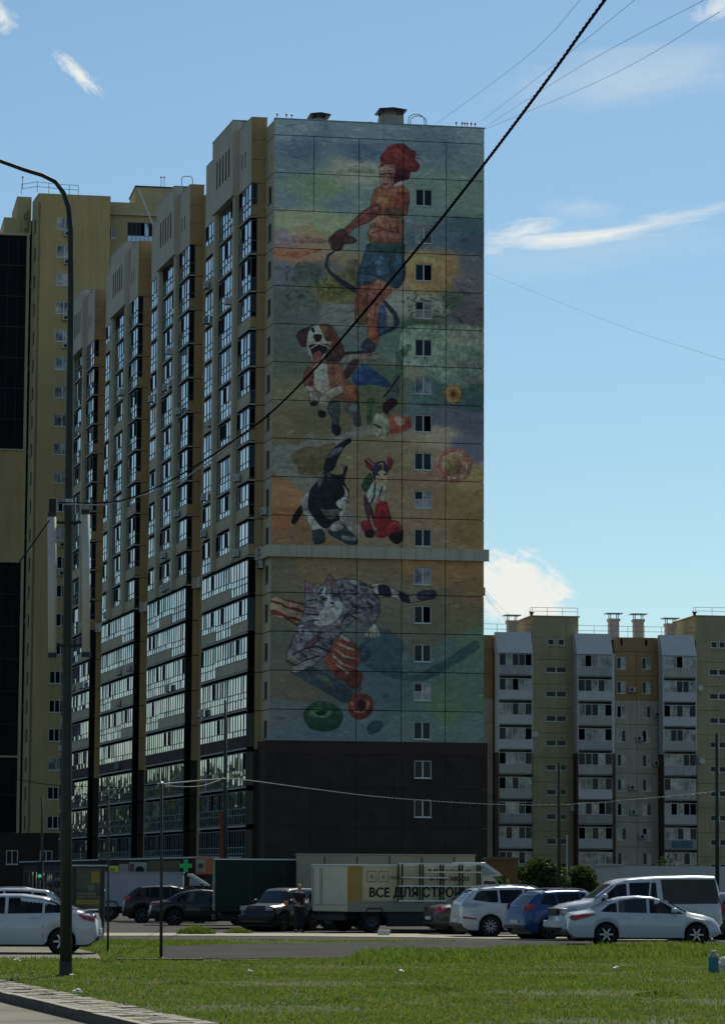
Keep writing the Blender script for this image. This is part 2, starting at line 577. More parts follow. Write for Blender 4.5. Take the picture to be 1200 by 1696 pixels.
    img[:] = (gb + (img - gb) * .72) * 1.16 + 9
    # short visible brush strokes over the background
    for i in range(3400):
        x = r.uniform(450, 798); y = r.uniform(200, 1222)
        rr = np.abs(row_y - y).argmin(); cc = np.abs(PX[rr] - x).argmin()
        c0 = img[rr, cc] * (1 + r.normal() * .09) + r.normal(size=3) * 3.0
        a = r.normal() * .5; Ls = r.uniform(5, 16)
        mk(0, 0, 1)[1]([(x, y), (x + Ls * math.cos(a), y + Ls * math.sin(a) * .7)], [r.uniform(2, 4.5), 1.5], c0, .3, .6)
    # -- sky streaks and scenery
    poly, stroke = mk(0, 0, 1)
    stroke([(560, 284), (590, 280), (628, 286)], [6, 12, 5], (104, 110, 92), .5, .7)
    stroke([(459, 402), (500, 396), (540, 400)], [10, 12, 5], (96, 74, 82), .5, .6)
    stroke([(459, 418), (495, 422), (530, 414)], [10, 9, 4], (132, 70, 36), .5, .8)
    poly([(682, 426), (748, 424), (750, 486), (690, 490), (672, 470)], (124, 98, 52), .35, .6, sm=False)
    poly([(534, 458), (590, 450), (594, 500), (532, 496)], (80, 74, 30), .5, .6)
    poly([(572, 440), (590, 428), (600, 455), (590, 470)], (36, 50, 44), .6, .5)
    for i in range(60):
        x = 668 + r.random() * 126; y = 486 + r.random() * 56
        stroke([(x, y), (x + r.normal() * 7, y + r.normal() * 4)], 3.0, (30 + r.random() * 22, 46 + r.random() * 30, 32 + r.random() * 14), .5, .7)
    for i in range(26):
        x = 680 + r.random() * 54; y = 492 + r.random() * 30
        stroke([(x, y), (x + r.normal() * 5, y + r.normal() * 3)], 3.2, (92, 100, 90), .5, .8)
    poly([(668, 545), (720, 538), (800, 548), (801, 640), (740, 640), (700, 612), (664, 600)], (84, 100, 86), .45, .75)
    stroke([(676, 575), (662, 590), (660, 620), (650, 660)], [10, 14, 10, 7], (40, 62, 48), .6, .85)
    poly([(690, 628), (740, 640), (801, 638), (801, 680), (742, 676), (690, 668)], (34, 62, 56), .5, .5)
    for i in range(44):
        x = 470 + r.random() * 110; y = 500 + r.random() * 60
        stroke([(x, y), (x + 8 + r.random() * 10, y - 2 + r.normal() * 3)], 2.2, (76 + r.random() * 20, 88 + r.random() * 16, 86), .5, .55)
    for i in range(50):
        x = 462 + r.random() * 110; y = 440 + r.random() * 60
        stroke([(x, y), (x + r.normal() * 6, y + r.normal() * 6)], 3.5, (34 + r.random() * 30, 50 + r.random() * 22, 40), .5, .55)
    # smoke trail
    poly, stroke = mk(447, 715, 5)
    g = (88, 92, 88)
    poly([(20, 150), (60, 110), (130, 92), (230, 110), (290, 75), (360, 60), (460, 78), (560, 60), (640, 12), (715, 8), (720, 70), (660, 110),
          (560, 150), (470, 96), (400, 130), (300, 120), (210, 170), (180, 215), (240, 320), (250, 370), (300, 345), (345, 350),
          (360, 385), (400, 385), (310, 505), (250, 490), (150, 395), (30, 340)], g, .25, .9)
    poly([(280, 60), (300, 30), (350, 20), (400, 60), (520, 50), (640, 2), (640, 60), (400, 80)], g, .25, .8)
    poly([(640, 60), (670, 0), (700, -60), (760, -50), (860, -30), (880, 20), (760, 40), (715, 60)], (92, 94, 88), .3, .85)
    poly([(190, 200), (300, 130), (420, 120), (500, 90), (545, 120), (430, 330), (350, 360), (260, 345)], (70, 60, 36), .5, .6)
    # -- girl with the rope (crop 1: origin 530,225; crop 2: origin 530,390)
    poly, stroke = mk(530, 225, 6.667)
    poly2, stroke2 = mk(530, 390, 6.667)
    skin, skd = (96, 50, 42), (62, 30, 30)
    stroke2([(170, 165), (90, 220), (65, 330), (110, 410), (250, 520), (400, 610)], [14, 30, 34, 36, 60, 60], (28, 30, 40))
    stroke2([(110, 240), (95, 330), (150, 410)], 8, (70, 74, 80), .3, .6)
    stroke2([(640, 640), (730, 760), (820, 860), (850, 960), (820, 1020), (640, 1100), (500, 1170), (470, 1220), (560, 1275)],
            [40, 40, 52, 58, 46, 40, 34, 34, 30], (26, 34, 48))
    stroke2([(560, 1275), (400, 1300), (250, 1300)], [34, 40, 30], (28, 26, 34))
    poly2([(640, 820), (700, 760), (730, 850), (745, 1000), (650, 1090)], (30, 54, 84), .5)
    poly2([(730, 840), (770, 860), (800, 960), (790, 1005), (735, 1010)], (84, 84, 80), .5)
    poly2([(415, 560), (560, 520), (590, 620), (540, 820), (520, 975), (400, 970), (380, 820)], (84, 46, 34))
    poly2([(400, 840), (520, 840), (520, 975), (400, 970)], (70, 58, 32), .5, .8)
    poly2([(560, 540), (640, 480), (790, 600), (740, 680), (655, 800), (640, 900), (645, 1130), (615, 1240), (530, 1240), (520, 1120), (525, 900),
           (530, 760)], (98, 54, 44))
    poly2([(560, 640), (680, 640), (640, 760), (560, 760)], (86, 40, 52), .5, .6)
    poly2([(525, 780), (580, 780), (580, 1130), (525, 1130)], (124, 66, 46), .4, .6)
    poly2([(525, 1020), (640, 1020), (630, 1130), (535, 1130)], (122, 52, 26), .5, .7)
    poly2([(630, 480), (720, 500), (790, 600), (700, 610), (600, 560)], (112, 78, 44), .5, .6)
    poly2([(555, 80), (895, 60), (930, 260), (945, 420), (900, 540), (830, 585), (640, 470), (560, 530), (425, 560), (400, 530), (450, 320),
           (490, 180)], (34, 52, 68))
    poly2([(600, 260), (700, 240), (760, 420), (640, 440)], (44, 76, 102), .6, .6)
    poly2([(820, 230), (920, 250), (905, 440), (830, 470)], (24, 66, 92), .5, .6)
    poly2([(555, 80), (895, 60), (900, 170), (550, 180)], (34, 52, 50), .4, .9)
    stroke2([(650, 230), (560, 330), (440, 420)], 14, (20, 38, 60), .4, .7)
    # torso
    poly([(560, 1050), (640, 1030), (890, 1080), (900, 1170), (550, 1170)], (98, 54, 36))
    poly([(590, 870), (900, 870), (910, 1100), (870, 1150), (640, 1100), (540, 1110), (520, 1080), (560, 1000)], (104, 64, 50))
    poly([(600, 600), (680, 560), (880, 530), (960, 580), (985, 660), (960, 860), (900, 880), (640, 880), (560, 850), (560, 720)], (104, 60, 38))
    poly([(850, 640), (960, 620), (985, 740), (900, 860), (800, 780)], (100, 34, 32), .5, .7)
    poly([(740, 800), (900, 800), (900, 900), (760, 900)], (54, 46, 36), .6, .7)
    poly([(640, 680), (760, 690), (720, 780), (620, 760)], (126, 78, 40), .5, .7)
    stroke([(570, 1070), (700, 1040), (880, 1070)], 14, (80, 38, 30), .4, .8)
    stroke([(600, 940), (700, 980), (860, 960)], 16, (136, 82, 56), .4, .6)
    stroke([(600, 1000), (720, 1030), (860, 1010)], 10, (76, 40, 36), .4, .7)
    poly([(610, 880), (650, 890), (700, 960), (600, 960)], (140, 104, 80), .4, .5)
    # arm and hand
    poly([(470, 830), (560, 770), (640, 750), (680, 810), (640, 880), (520, 960), (380, 1020), (290, 1100), (250, 1060), (320, 980), (420, 880)], (84, 42, 38))
    stroke([(640, 790), (520, 830), (440, 900), (330, 990)], [30, 26, 20, 16], (120, 68, 60), .4, .7)
    poly([(170, 1060), (260, 1030), (310, 1110), (280, 1180), (220, 1270), (130, 1250), (110, 1200), (90, 1150)], (56, 34, 34))
    poly([(300, 1110), (360, 1110), (410, 1160), (350, 1190), (270, 1190)], (58, 32, 34))
    stroke([(100, 1100), (110, 1180), (130, 1240)], 16, (60, 76, 74), .4, .7)
    stroke([(180, 1080), (230, 1130), (190, 1240)], 10, (96, 56, 50), .4, .7)
    # head
    poly([(655, 330), (700, 300), (820, 320), (840, 440), (815, 560), (740, 590), (680, 590), (655, 500)], (124, 84, 76))
    poly([(670, 300), (660, 240), (700, 180), (760, 110), (850, 85), (930, 90), (1000, 150), (1060, 180), (1050, 260), (1100, 330), (1060, 400),
          (1000, 400), (985, 470), (920, 510), (820, 520), (830, 420), (800, 330), (720, 320), (660, 350)], (84, 24, 30))
    poly([(760, 120), (880, 95), (960, 160), (980, 260), (900, 300), (780, 260)], (106, 36, 32), .6, .6)
    poly([(700, 190), (780, 150), (800, 240), (700, 280)], (98, 38, 34), .5, .5)
    poly([(830, 390), (900, 360), (980, 400), (900, 500), (810, 520)], (44, 12, 24), .5, .85)
    for i in range(36):
        a = r.random() * 2 * math.pi; x = 850 + 150 * math.cos(a); y = 240 + 120 * math.sin(a)
        stroke([(x, y), (x + 60 + r.normal() * 25, y + 20 + r.normal() * 30)], 9, [(66, 14, 24), (112, 42, 34), (80, 22, 30)][i % 3], .4, .7)
    poly([(740, 320), (820, 325), (825, 400), (740, 395), (690, 360)], (128, 92, 86), .3, .6)
    poly([(765, 440), (820, 420), (815, 540), (750, 585), (770, 520)], (74, 42, 46), .3, .6)
    poly([(675, 440), (720, 450), (740, 500), (690, 500)], (124, 84, 78), .3, .5)
    stroke([(668, 418), (700, 426), (724, 416)], 15, (34, 18, 24), .2)
    stroke([(750, 414), (780, 423), (808, 408)], 15, (34, 18, 24), .2)
    stroke([(664, 392), (700, 386), (726, 392)], 8, (60, 22, 22), .2)
    stroke([(748, 390), (782, 382), (812, 386)], 8, (60, 22, 22), .2)
    stroke([(700, 410), (688, 470), (712, 478)], 6, (84, 48, 46), .3, .7)
    stroke([(690, 528), (720, 538), (748, 526)], 15, (96, 20, 28), .2)
    poly([(815, 560), (850, 515), (960, 490), (985, 500), (900, 540)], (104, 120, 118), .3)
    for q in ([(590, 870), (560, 850), (560, 720), (600, 600), (680, 560)], [(960, 580), (985, 660), (960, 860), (905, 880), (905, 1160)], [(540, 960), (560, 1000), (520, 1080), (550, 1110), (550, 1170)],
              [(470, 830), (420, 880), (320, 980), (250, 1040), (170, 1060), (90, 1150), (130, 1250)], [(640, 880), (520, 960), (380, 1020), (310, 1110)], [(655, 330), (655, 500), (680, 590), (740, 592), (815, 560)]):
        stroke(q, 6, (36, 22, 24), .2, .7)
    for q in ([(555, 80), (490, 180), (450, 320), (400, 530), (425, 560), (560, 530), (640, 470), (720, 540), (830, 585), (900, 540), (945, 420)], [(415, 560), (380, 820), (400, 970)], [(525, 620), (525, 780), (520, 1120), (530, 1240)], [(655, 800), (640, 900), (645, 1130), (615, 1240)]):
        stroke2(q, 6, (24, 22, 28), .2, .7)
    # shoes of the girl
    poly, stroke = mk(480, 525, 5.4545)
    poly([(640, 250), (700, 190), (760, 240), (770, 300), (700, 340), (650, 300)], (30, 34, 50), .4, .8)
    poly([(570, 520), (640, 450), (700, 440), (760, 480), (900, 590), (870, 640), (760, 610), (620, 620), (570, 590)], (26, 46, 84))
    poly([(430, 380), (520, 340), (720, 330), (810, 325), (800, 380), (680, 420), (600, 430), (520, 400), (450, 420)], (94, 88, 82), .4)
    stroke([(640, 350), (740, 345)], 18, (100, 50, 46), .4, .8)
    poly([(480, 520), (530, 420), (600, 380), (600, 460), (520, 560)], (52, 30, 32))
    # dog
    poly([(60, 180), (90, 120), (190, 85), (240, 120), (170, 240), (110, 270)], (44, 26, 30))
    poly([(280, 70), (380, 80), (430, 170), (480, 260), (500, 340), (460, 370), (400, 300), (320, 200)], (74, 42, 30))
    poly([(190, 95), (260, 70), (340, 110), (370, 220), (370, 300), (400, 360), (300, 410), (220, 410), (170, 340), (150, 230)], (110, 104, 92), .5)
    poly([(270, 70), (360, 90), (400, 200), (330, 220), (290, 130)], (66, 44, 32), .5)
    stroke([(205, 110), (215, 130)], 26, (22, 20, 24), .2)
    poly([(215, 160), (290, 165), (275, 215), (235, 220)], (20, 18, 24), .3)
    poly([(180, 250), (350, 250), (345, 300), (290, 350), (280, 405), (220, 405), (200, 330)], (24, 16, 22), .3)
    poly([(215, 330), (275, 310), (285, 400), (240, 412), (215, 390)], (112, 52, 56), .4)
    stroke([(180, 290), (260, 240), (350, 270), (330, 320)], 10, (120, 114, 104), .3)
    stroke([(110, 280), (150, 300), (120, 320)], 14, (96, 94, 90), .5, .7)
    poly([(330, 300), (420, 300), (470, 380), (400, 420), (330, 400)], (48, 30, 30))
    poly([(170, 440), (240, 415), (460, 420), (500, 560), (600, 640), (610, 760), (520, 780), (430, 740), (330, 720), (270, 690), (170, 640),
          (125, 600), (135, 510)], (90, 56, 42))
    poly([(230, 430), (330, 420), (350, 560), (370, 640), (290, 690), (220, 620), (215, 520)], (120, 112, 104), .4)
    poly([(130, 500), (190, 450), (220, 560), (190, 620), (130, 600)], (88, 36, 26), .4, .8)
    poly([(400, 440), (460, 450), (480, 600), (420, 620)], (108, 62, 42), .4, .6)
    poly([(500, 620), (600, 640), (620, 760), (520, 780)], (92, 50, 30), .5, .8)
    poly([(130, 620), (210, 640), (260, 740), (240, 800), (190, 800), (170, 700), (130, 660)], (98, 92, 86), .5)
    poly([(180, 770), (250, 765), (245, 800), (195, 800)], (26, 20, 22))
    poly([(270, 730), (330, 670), (470, 620), (480, 680), (380, 750), (320, 880), (270, 900), (255, 820)], (100, 92, 80), .5)
    poly([(255, 850), (320, 850), (320, 900), (270, 905)], (16, 16, 20))
    poly([(350, 770), (450, 760), (450, 900), (440, 1000), (455, 1050), (420, 1070), (375, 1030), (385, 920), (345, 850)], (36, 46, 48))
    poly([(375, 980), (450, 980), (455, 1055), (410, 1075)], (14, 18, 24))
    poly([(490, 770), (610, 770), (630, 850), (640, 980), (580, 980), (560, 900), (500, 850)], (46, 52, 54))
    poly([(530, 790), (600, 790), (590, 860), (540, 850)], (88, 86, 80), .5, .6)
    for q in ([(60, 180), (90, 120), (190, 85), (260, 70), (380, 80), (440, 180), (500, 340)], [(170, 440), (130, 510), (125, 600), (170, 690), (190, 800)], [(600, 640), (620, 760), (640, 980)], [(330, 670), (270, 730), (255, 850), (290, 905), (330, 840), (390, 740), (480, 690)], [(345, 850), (385, 920), (375, 1030), (420, 1072)]):
        stroke(q, 6, (22, 18, 20), .2, .8)
    stroke([(120, 480), (118, 620), (150, 690)], 7, (100, 100, 90), .4, .6)
    stroke([(330, 900), (400, 1075), (480, 1060)], 7, (110, 104, 90), .4, .6)
    poly([(700, 740), (760, 740), (740, 860), (730, 960), (690, 960), (700, 850)], (34, 60, 42), .4)
    # boot and bucket
    poly([(970, 530), (990, 640), (960, 760), (890, 780), (850, 720), (880, 660)], (48, 60, 58), .5)
    stroke([(990, 530), (900, 660), (850, 720)], 16, (16, 18, 24), .3)
    poly([(840, 790), (900, 740), (965, 750), (960, 800), (900, 850), (880, 880), (840, 850)], (34, 12, 18), .5)
    poly([(900, 890), (1040, 900), (1085, 930), (1080, 1010), (960, 1050), (900, 1050)], (116, 44, 32), .5)
    poly([(945, 900), (1030, 915), (1025, 975), (960, 970)], (110, 98, 80), .4)
    poly([(760, 900), (790, 870), (860, 880), (900, 950), (900, 1040), (860, 1100), (800, 1090), (755, 1010)], (104, 106, 88), .4)
    stroke([(760, 970), (820, 1000)], 16, (26, 28, 34), .3)
    # -- black and white cat and the mouse on the scooter
    poly, stroke = mk(447, 715, 5)
    blk = (16, 18, 24)
    poly([(445, 330), (460, 240), (500, 170), (560, 110), (640, 60), (675, 62), (670, 90), (620, 130), (570, 210), (540, 290), (500, 330)], blk)
    poly([(495, 170), (560, 130), (610, 130), (580, 170), (520, 200)], (78, 76, 90), .4, .9)
    poly([(470, 210), (500, 190), (520, 205), (480, 220)], (90, 90, 92), .4, .8)
    poly([(180, 730), (220, 650), (270, 600), (290, 640), (250, 710), (210, 760), (185, 762)], (12, 12, 16))
    poly([(255, 590), (320, 500), (330, 640), (400, 760), (350, 800), (290, 700)], (92, 88, 86), .5)
    poly([(310, 690), (380, 720), (460, 790), (460, 830), (360, 830)], (104, 98, 92), .5)
    poly([(350, 830), (380, 808), (440, 815), (460, 900), (440, 925), (365, 925)], (28, 38, 42), .5)
    poly([(440, 340), (480, 305), (520, 350), (600, 350), (610, 300), (645, 285), (625, 370), (620, 430), (655, 490), (650, 560), (600, 590),
          (600, 660), (580, 720), (520, 770), (460, 800), (400, 760), (330, 660), (315, 600), (330, 490), (400, 400)], blk, .8)
    poly([(400, 380), (450, 350), (440, 400), (400, 470)], (70, 74, 76), .5, .7)
    poly([(470, 350), (500, 330), (520, 400), (480, 430)], (46, 44, 52), .5, .7)
    poly([(600, 440), (630, 470), (650, 520), (640, 570), (600, 560), (620, 500)], (112, 106, 98), .4)
    poly([(560, 570), (620, 545), (665, 570), (660, 610), (620, 650), (570, 630), (550, 600)], (112, 106, 104), .4)
    poly([(400, 590), (440, 640), (560, 640), (600, 650), (560, 700), (490, 730), (430, 660)], (58, 62, 56), .6, .9)
    stroke([(600, 548), (622, 552)], 14, (225, 222, 205), .1)
    stroke([(636, 572), (650, 580), (640, 596)], 9, (30, 24, 28), .2)
    poly([(570, 680), (620, 645), (680, 660), (690, 720), (700, 830), (650, 860), (610, 800)], (98, 98, 92), .5)
    poly([(490, 800), (600, 760), (660, 820), (720, 880), (720, 930), (640, 935), (590, 900), (500, 860)], (26, 36, 42), .5)
    poly([(520, 760), (580, 740), (610, 800), (540, 830), (490, 810)], (96, 98, 92), .5)
    poly([(590, 860), (700, 870), (715, 900), (620, 900)], (84, 88, 88), .5, .8)
    poly([(700, 760), (740, 770), (800, 840), (780, 870), (730, 850)], (100, 92, 84), .4)
    # mouse
    poly([(780, 215), (830, 230), (880, 290), (850, 330), (800, 290)], (74, 20, 30))
    poly([(955, 300), (960, 220), (990, 205), (1020, 240), (1010, 290), (975, 330)], (84, 26, 34))
    stroke([(785, 215), (870, 290)], 9, (100, 98, 92), .3)
    stroke([(960, 215), (962, 300)], 9, (100, 98, 92), .3)
    poly([(860, 280), (900, 245), (950, 250), (980, 320), (960, 360), (880, 400), (850, 370)], (24, 30, 44))
    poly([(900, 330), (930, 315), (965, 350), (965, 420), (930, 445), (890, 430), (870, 390)], (118, 104, 80), .3)
    stroke([(905, 270), (930, 260), (935, 310)], 9, (112, 90, 56), .3)
    stroke([(890, 352), (900, 356)], 13, (14, 14, 18), .1); stroke([(945, 350), (955, 354)], 13, (14, 14, 18), .1)
    stroke([(926, 388), (930, 398)], 12, (130, 60, 40), .1)
    poly([(785, 380), (830, 340), (850, 390), (840, 440), (790, 500), (755, 450)], (30, 50, 36), .5)
    poly([(850, 420), (900, 440), (960, 440), (960, 520), (930, 580), (880, 590), (830, 600), (800, 690), (790, 560), (820, 470)], (104, 108, 98), .4)
    stroke([(870, 430), (860, 540), (830, 600)], 14, (22, 30, 40), .3); stroke([(930, 450), (900, 550)], 12, (24, 32, 42), .3)
    poly([(780, 520), (810, 560), (860, 680), (850, 760), (810, 740), (775, 600)], (44, 30, 34), .5)
    poly([(880, 600), (960, 580), (1000, 700), (1000, 800), (960, 870), (880, 870), (860, 790)], (96, 16, 22), .5)
    poly([(980, 740), (1050, 740), (1095, 800), (1100, 870), (1060, 930), (1000, 900), (970, 850)], (92, 16, 22), .5)
    poly([(990, 850), (1080, 830), (1100, 890), (1060, 930), (1010, 910)], (22, 12, 16), .4)
    poly([(750, 760), (790, 735), (840, 760), (850, 830), (800, 875), (770, 820)], (96, 18, 24), .5)
    poly([(790, 830), (850, 810), (860, 870), (800, 875)], (20, 14, 18), .4)
    stroke([(830, 700), (850, 780), (890, 830)], 18, (120, 88, 84), .4, .8)
    stroke([(900, 580), (900, 548)], 22, (140, 60, 66), .3); stroke([(935, 570), (940, 548)], 16, (126, 120, 116), .3)
    stroke([(1000, 760), (1050, 760), (1085, 810)], 8, (150, 60, 54), .3, .8)
    stroke([(900, 620), (950, 640), (980, 740)], 8, (130, 36, 36), .3, .8)
    stroke([(720, 620), (760, 680), (790, 650)], 5, (110, 74, 46), .3, .7)
    # -- pastry rings and discs
    poly, stroke = mk(0, 0, 1)
    def ring(cx, cy, rx, ry, body, glaze, hole, hx, hy):
        circ = [(cx + rx * math.cos(a), cy + ry * math.sin(a)) for a in np.arange(12) * math.pi / 6]
        poly(circ, body, .5)
        for i in range(26):
            a = r.random() * 2 * math.pi
            q = .72
            stroke([(cx + rx * q * math.cos(a), cy + ry * q * math.sin(a)), (cx + rx * q * math.cos(a + .35), cy + ry * q * math.sin(a + .35))], 3.2, glaze, .4, .85)
        poly([(cx + hx * math.cos(a), cy + hy * math.sin(a)) for a in np.arange(8) * math.pi / 4], hole, .4)
    ring(751, 771, 30, 29, (122, 78, 58), (134, 118, 96), (96, 78, 46), 13, 14)
    stroke([(738, 790), (726, 775), (730, 756), (750, 746)], 4, (128, 60, 40), .3)
    ring(750, 653, 15, 16, (108, 72, 34), (132, 104, 60), (70, 40, 22), 4, 5)
    # -- tabby cat on the lower wall (crop origin 445,935)
    poly, stroke = mk(445, 935, 4.138)
    sh = (26, 44, 52)
    poly([(620, 560), (720, 450), (800, 440), (880, 490), (930, 560), (900, 700), (1000, 760), (1130, 690), (1200, 660), (1340, 560), (1420, 520),
          (1430, 580), (1250, 700), (1080, 790), (900, 790), (760, 740), (640, 680)], sh, .4, .55)
    poly([(170, 740), (260, 690), (420, 760), (560, 860), (600, 920), (520, 950), (380, 870), (230, 790)], sh, .4, .8)
    poly([(380, 700), (560, 760), (640, 860), (520, 900)], sh, .4, .5)
    poly([(605, 570), (650, 555), (700, 600), (670, 660), (610, 650)], sh, .4, .9)
    poly([(320, 760), (400, 770), (440, 840)], (66, 72, 50), .3, .8)
    # striped napkin
    poly([(22, 232), (130, 240), (250, 265), (240, 330), (200, 420), (150, 380), (22, 340)], (100, 84, 64), .4)
    for k, yy in enumerate((252, 318)):
        stroke([(22, yy), (80, yy + 14), (130, yy + 44), (180, yy + 52), (235, yy + 70)], [20, 16, 14, 22, 16], (78, 24, 22), .4)
    stroke([(22, 335), (100, 350), (150, 385), (195, 415)], [18, 14, 12, 12], (78, 24, 22), .4)
    stroke([(100, 240), (170, 255), (245, 275)], [8, 12, 16], (78, 24, 22), .4)
    poly([(490, 490), (540, 500), (620, 580), (620, 680), (570, 740), (520, 800), (430, 740), (380, 640), (420, 570)], (88, 40, 30), .5)
    for q in ([(470, 540), (540, 570), (610, 590)], [(450, 580), (520, 630), (610, 650)], [(440, 620), (500, 680), (590, 710)], [(470, 690), (540, 740)]):
        stroke(q, [12, 18, 10][:len(q)], (104, 96, 82), .5)
    stroke([(500, 492), (545, 520)], 22, (108, 104, 98), .3)
    poly([(530, 780), (570, 730), (620, 730), (645, 770), (620, 840), (570, 850), (530, 820)], (58, 26, 20), .5)
    # body
    fur, lt = (66, 66, 74), (128, 126, 128)
    poly([(450, 110), (520, 92), (620, 110), (690, 160), (750, 230), (760, 330), (720, 400), (680, 440), (640, 400), (600, 370), (560, 400),
          (500, 470), (440, 520), (420, 600), (330, 660), (300, 700), (200, 745), (150, 740), (165, 690), (120, 660), (130, 590), (160, 530),
          (170, 470), (210, 400), (245, 300), (250, 200), (330, 140), (440, 150)], fur, .9)
    poly([(700, 150), (760, 130), (830, 150), (880, 180), (960, 215), (1040, 180), (1120, 172), (1150, 200), (1130, 235), (1040, 250), (960, 262),
          (880, 250), (830, 222), (750, 220)], (98, 90, 90), .5)
    poly([(750, 140), (820, 150), (835, 220), (760, 205)], (18, 22, 34), .4)
    poly([(890, 185), (950, 210), (965, 262), (905, 245)], (20, 22, 34), .4)
    poly([(1020, 190), (1120, 175), (1150, 200), (1130, 232), (1030, 245)], (30, 32, 44), .4)
    poly([(248, 115), (270, 110), (330, 170), (300, 200), (250, 210)], (84, 62, 70), .4)
    poly([(385, 125), (415, 65), (450, 100), (470, 140), (440, 160)], (86, 62, 70), .4)
    # stripes
    for i in range(95):
        if i < 55:
            x = 470 + r.random() * 260; y = 120 + r.random() * 220
            if (x - 600) ** 2 / 150 ** 2 + (y - 240) ** 2 / 150 ** 2 > 1: continue
        else:
            x = 170 + r.random() * 270; y = 430 + r.random() * 200
            if x + y > 960: continue
        L = 30 + r.random() * 40; a = -.9 + (x - 300) / 260 + r.normal() * .35
        if i >= 55: a = .2 + r.normal() * .3
        stroke([(x, y), (x + L * math.cos(a) * .6, y + L * math.sin(a) * .6 + 6), (x + L * math.cos(a), y + L * math.sin(a))], [4, 14, 4],
               [(24, 24, 34), (112, 110, 114), (38, 38, 48), (100, 98, 102)][i % 4], .4, .8)
    poly([(340, 150), (440, 160), (490, 210), (510, 270), (490, 350), (430, 410), (340, 440), (260, 420), (240, 330), (255, 230)], (76, 76, 84), .6)
    poly([(360, 180), (400, 160), (430, 240), (500, 260), (500, 330), (440, 400), (370, 420), (310, 400), (350, 330), (380, 280)], lt, .5)
    poly([(310, 275), (350, 265), (335, 290)], (112, 108, 108), .3)
    poly([(300, 430), (430, 420), (500, 340), (500, 400), (420, 450), (330, 460)], (84, 82, 86), .6, .35)
    for q in ([(400, 160), (395, 210)], [(370, 165), (340, 210)], [(430, 165), (440, 215)], [(260, 250), (330, 240)], [(250, 290), (320, 300)],
              [(255, 340), (340, 345)], [(270, 390), (340, 380)], [(480, 180), (500, 250)]):
        stroke(q, 10, (22, 22, 32), .4, .85)
    stroke([(365, 238), (388, 240)], 26, (70, 72, 60), .2); stroke([(372, 238), (380, 239)], 15, (8, 8, 12), .1)
    stroke([(445, 212), (480, 205)], 26, (34, 38, 38), .3); stroke([(350, 226), (375, 220), (398, 234)], 7, (12, 12, 18), .1)
    stroke([(425, 262), (445, 264)], 14, (54, 38, 42), .2); stroke([(440, 270), (445, 285), (425, 292)], 6, (46, 40, 46), .2)
    # paws
    poly([(660, 470), (690, 440), (725, 408), (760, 460), (755, 490), (700, 500), (665, 490)], (110, 108, 104), .4)
    for x in (688, 712, 736): stroke([(x, 470), (x, 495)], 6, (26, 26, 34), .2)
    poly([(125, 640), (170, 610), (200, 640), (170, 690), (130, 680)], (86, 84, 72), .5)
    poly([(155, 730), (180, 680), (260, 650), (300, 670), (260, 710), (190, 742)], (94, 92, 92), .5)
    poly([(240, 560), (320, 490), (350, 510), (290, 570)], (62, 40, 44), .5, .9)
    stroke([(130, 660), (180, 692), (240, 660), (330, 630)], 8, (14, 14, 24), .3)
    stroke([(165, 620), (240, 580), (330, 560), (420, 600)], 8, (14, 14, 24), .3)
    stroke([(500, 400), (540, 330), (600, 370)], 12, (18, 18, 28), .3, .8)
    poly([(675, 1110), (720, 1070), (780, 1080), (770, 1130), (710, 1165), (680, 1150)], (24, 40, 54), .3, .8)
    poly([(240, 1010), (300, 950), (380, 935), (470, 970), (510, 1030), (480, 1110), (400, 1145), (300, 1130), (250, 1080)], (24, 48, 32), .5, .95)
    poly([(280, 1000), (330, 985), (420, 990), (430, 1030), (360, 1050), (290, 1040)], (44, 78, 46), .6, .9)
    stroke([(290, 1000), (330, 1040), (390, 1045), (420, 1000)], 12, (80, 104, 66), .5, .8)
    stroke([(320, 985), (300, 1000)], 12, (92, 112, 80), .5, .7)
    poly([(320, 1012), (350, 1003), (390, 1008), (380, 1030), (340, 1034)], (14, 28, 20), .3)
    poly([(545, 960), (580, 890), (640, 880), (700, 910), (715, 980), (680, 1040), (620, 1065), (560, 1030)], (76, 26, 24), .5)
    for i in range(26):
        a = r.random() * 6.28
        stroke([(625 + 52 * math.cos(a), 960 + 50 * math.sin(a)), (625 + 60 * math.cos(a + .4), 960 + 56 * math.sin(a + .4))], 13,
               [(128, 90, 62), (120, 60, 48), (112, 40, 36)][i % 3], .4, .8)
    poly([(605, 950), (630, 925), (660, 950), (655, 985), (620, 990)], (28, 10, 16), .3)
    for q in ([(250, 110), (250, 300), (210, 400), (160, 530), (125, 600), (122, 660), (160, 700), (155, 738), (200, 745)],
              [(330, 160), (385, 125), (415, 65), (460, 115), (520, 92), (620, 110), (700, 160), (755, 235), (762, 330), (720, 405)],
              [(640, 400), (600, 370), (560, 400), (500, 470), (440, 520), (420, 600), (300, 700), (200, 745)],
              [(700, 152), (830, 150), (880, 182), (960, 216), (1120, 172), (1152, 200), (1130, 235), (960, 264), (830, 224), (750, 222)]):
        stroke(q, 5, (20, 20, 28), .2, .8)
    # overall brush texture
    img *= (1 + .14 * nb + .12 * n3)[..., None]
    img *= (1 + .10 * vnoise(3, 1, 1, 1))[..., None]
    grey = img.mean(2, keepdims=True)
    img[:] = grey + (img - grey) * .72
    img *= np.array([1.08, 1.0, .92])
    lin = np.clip(img, 0, 255) / 255
    lin = np.where(lin <= .04045, lin / 12.92, ((lin + .055) / 1.055) ** 2.4)
    lin = np.clip(lin * MURAL_GAIN, 0, .85)
    srgb = np.where(lin <= .0031308, lin * 12.92, 1.055 * lin ** (1 / 2.4) - .055)
    px = np.ones((H, W, 4), np.float32)
    px[..., :3] = srgb
    im = bpy.data.images.new('mural_paint', W, H)
    im.pixels.foreach_set(px.ravel())
    im.update()
    im.pack()
    return im


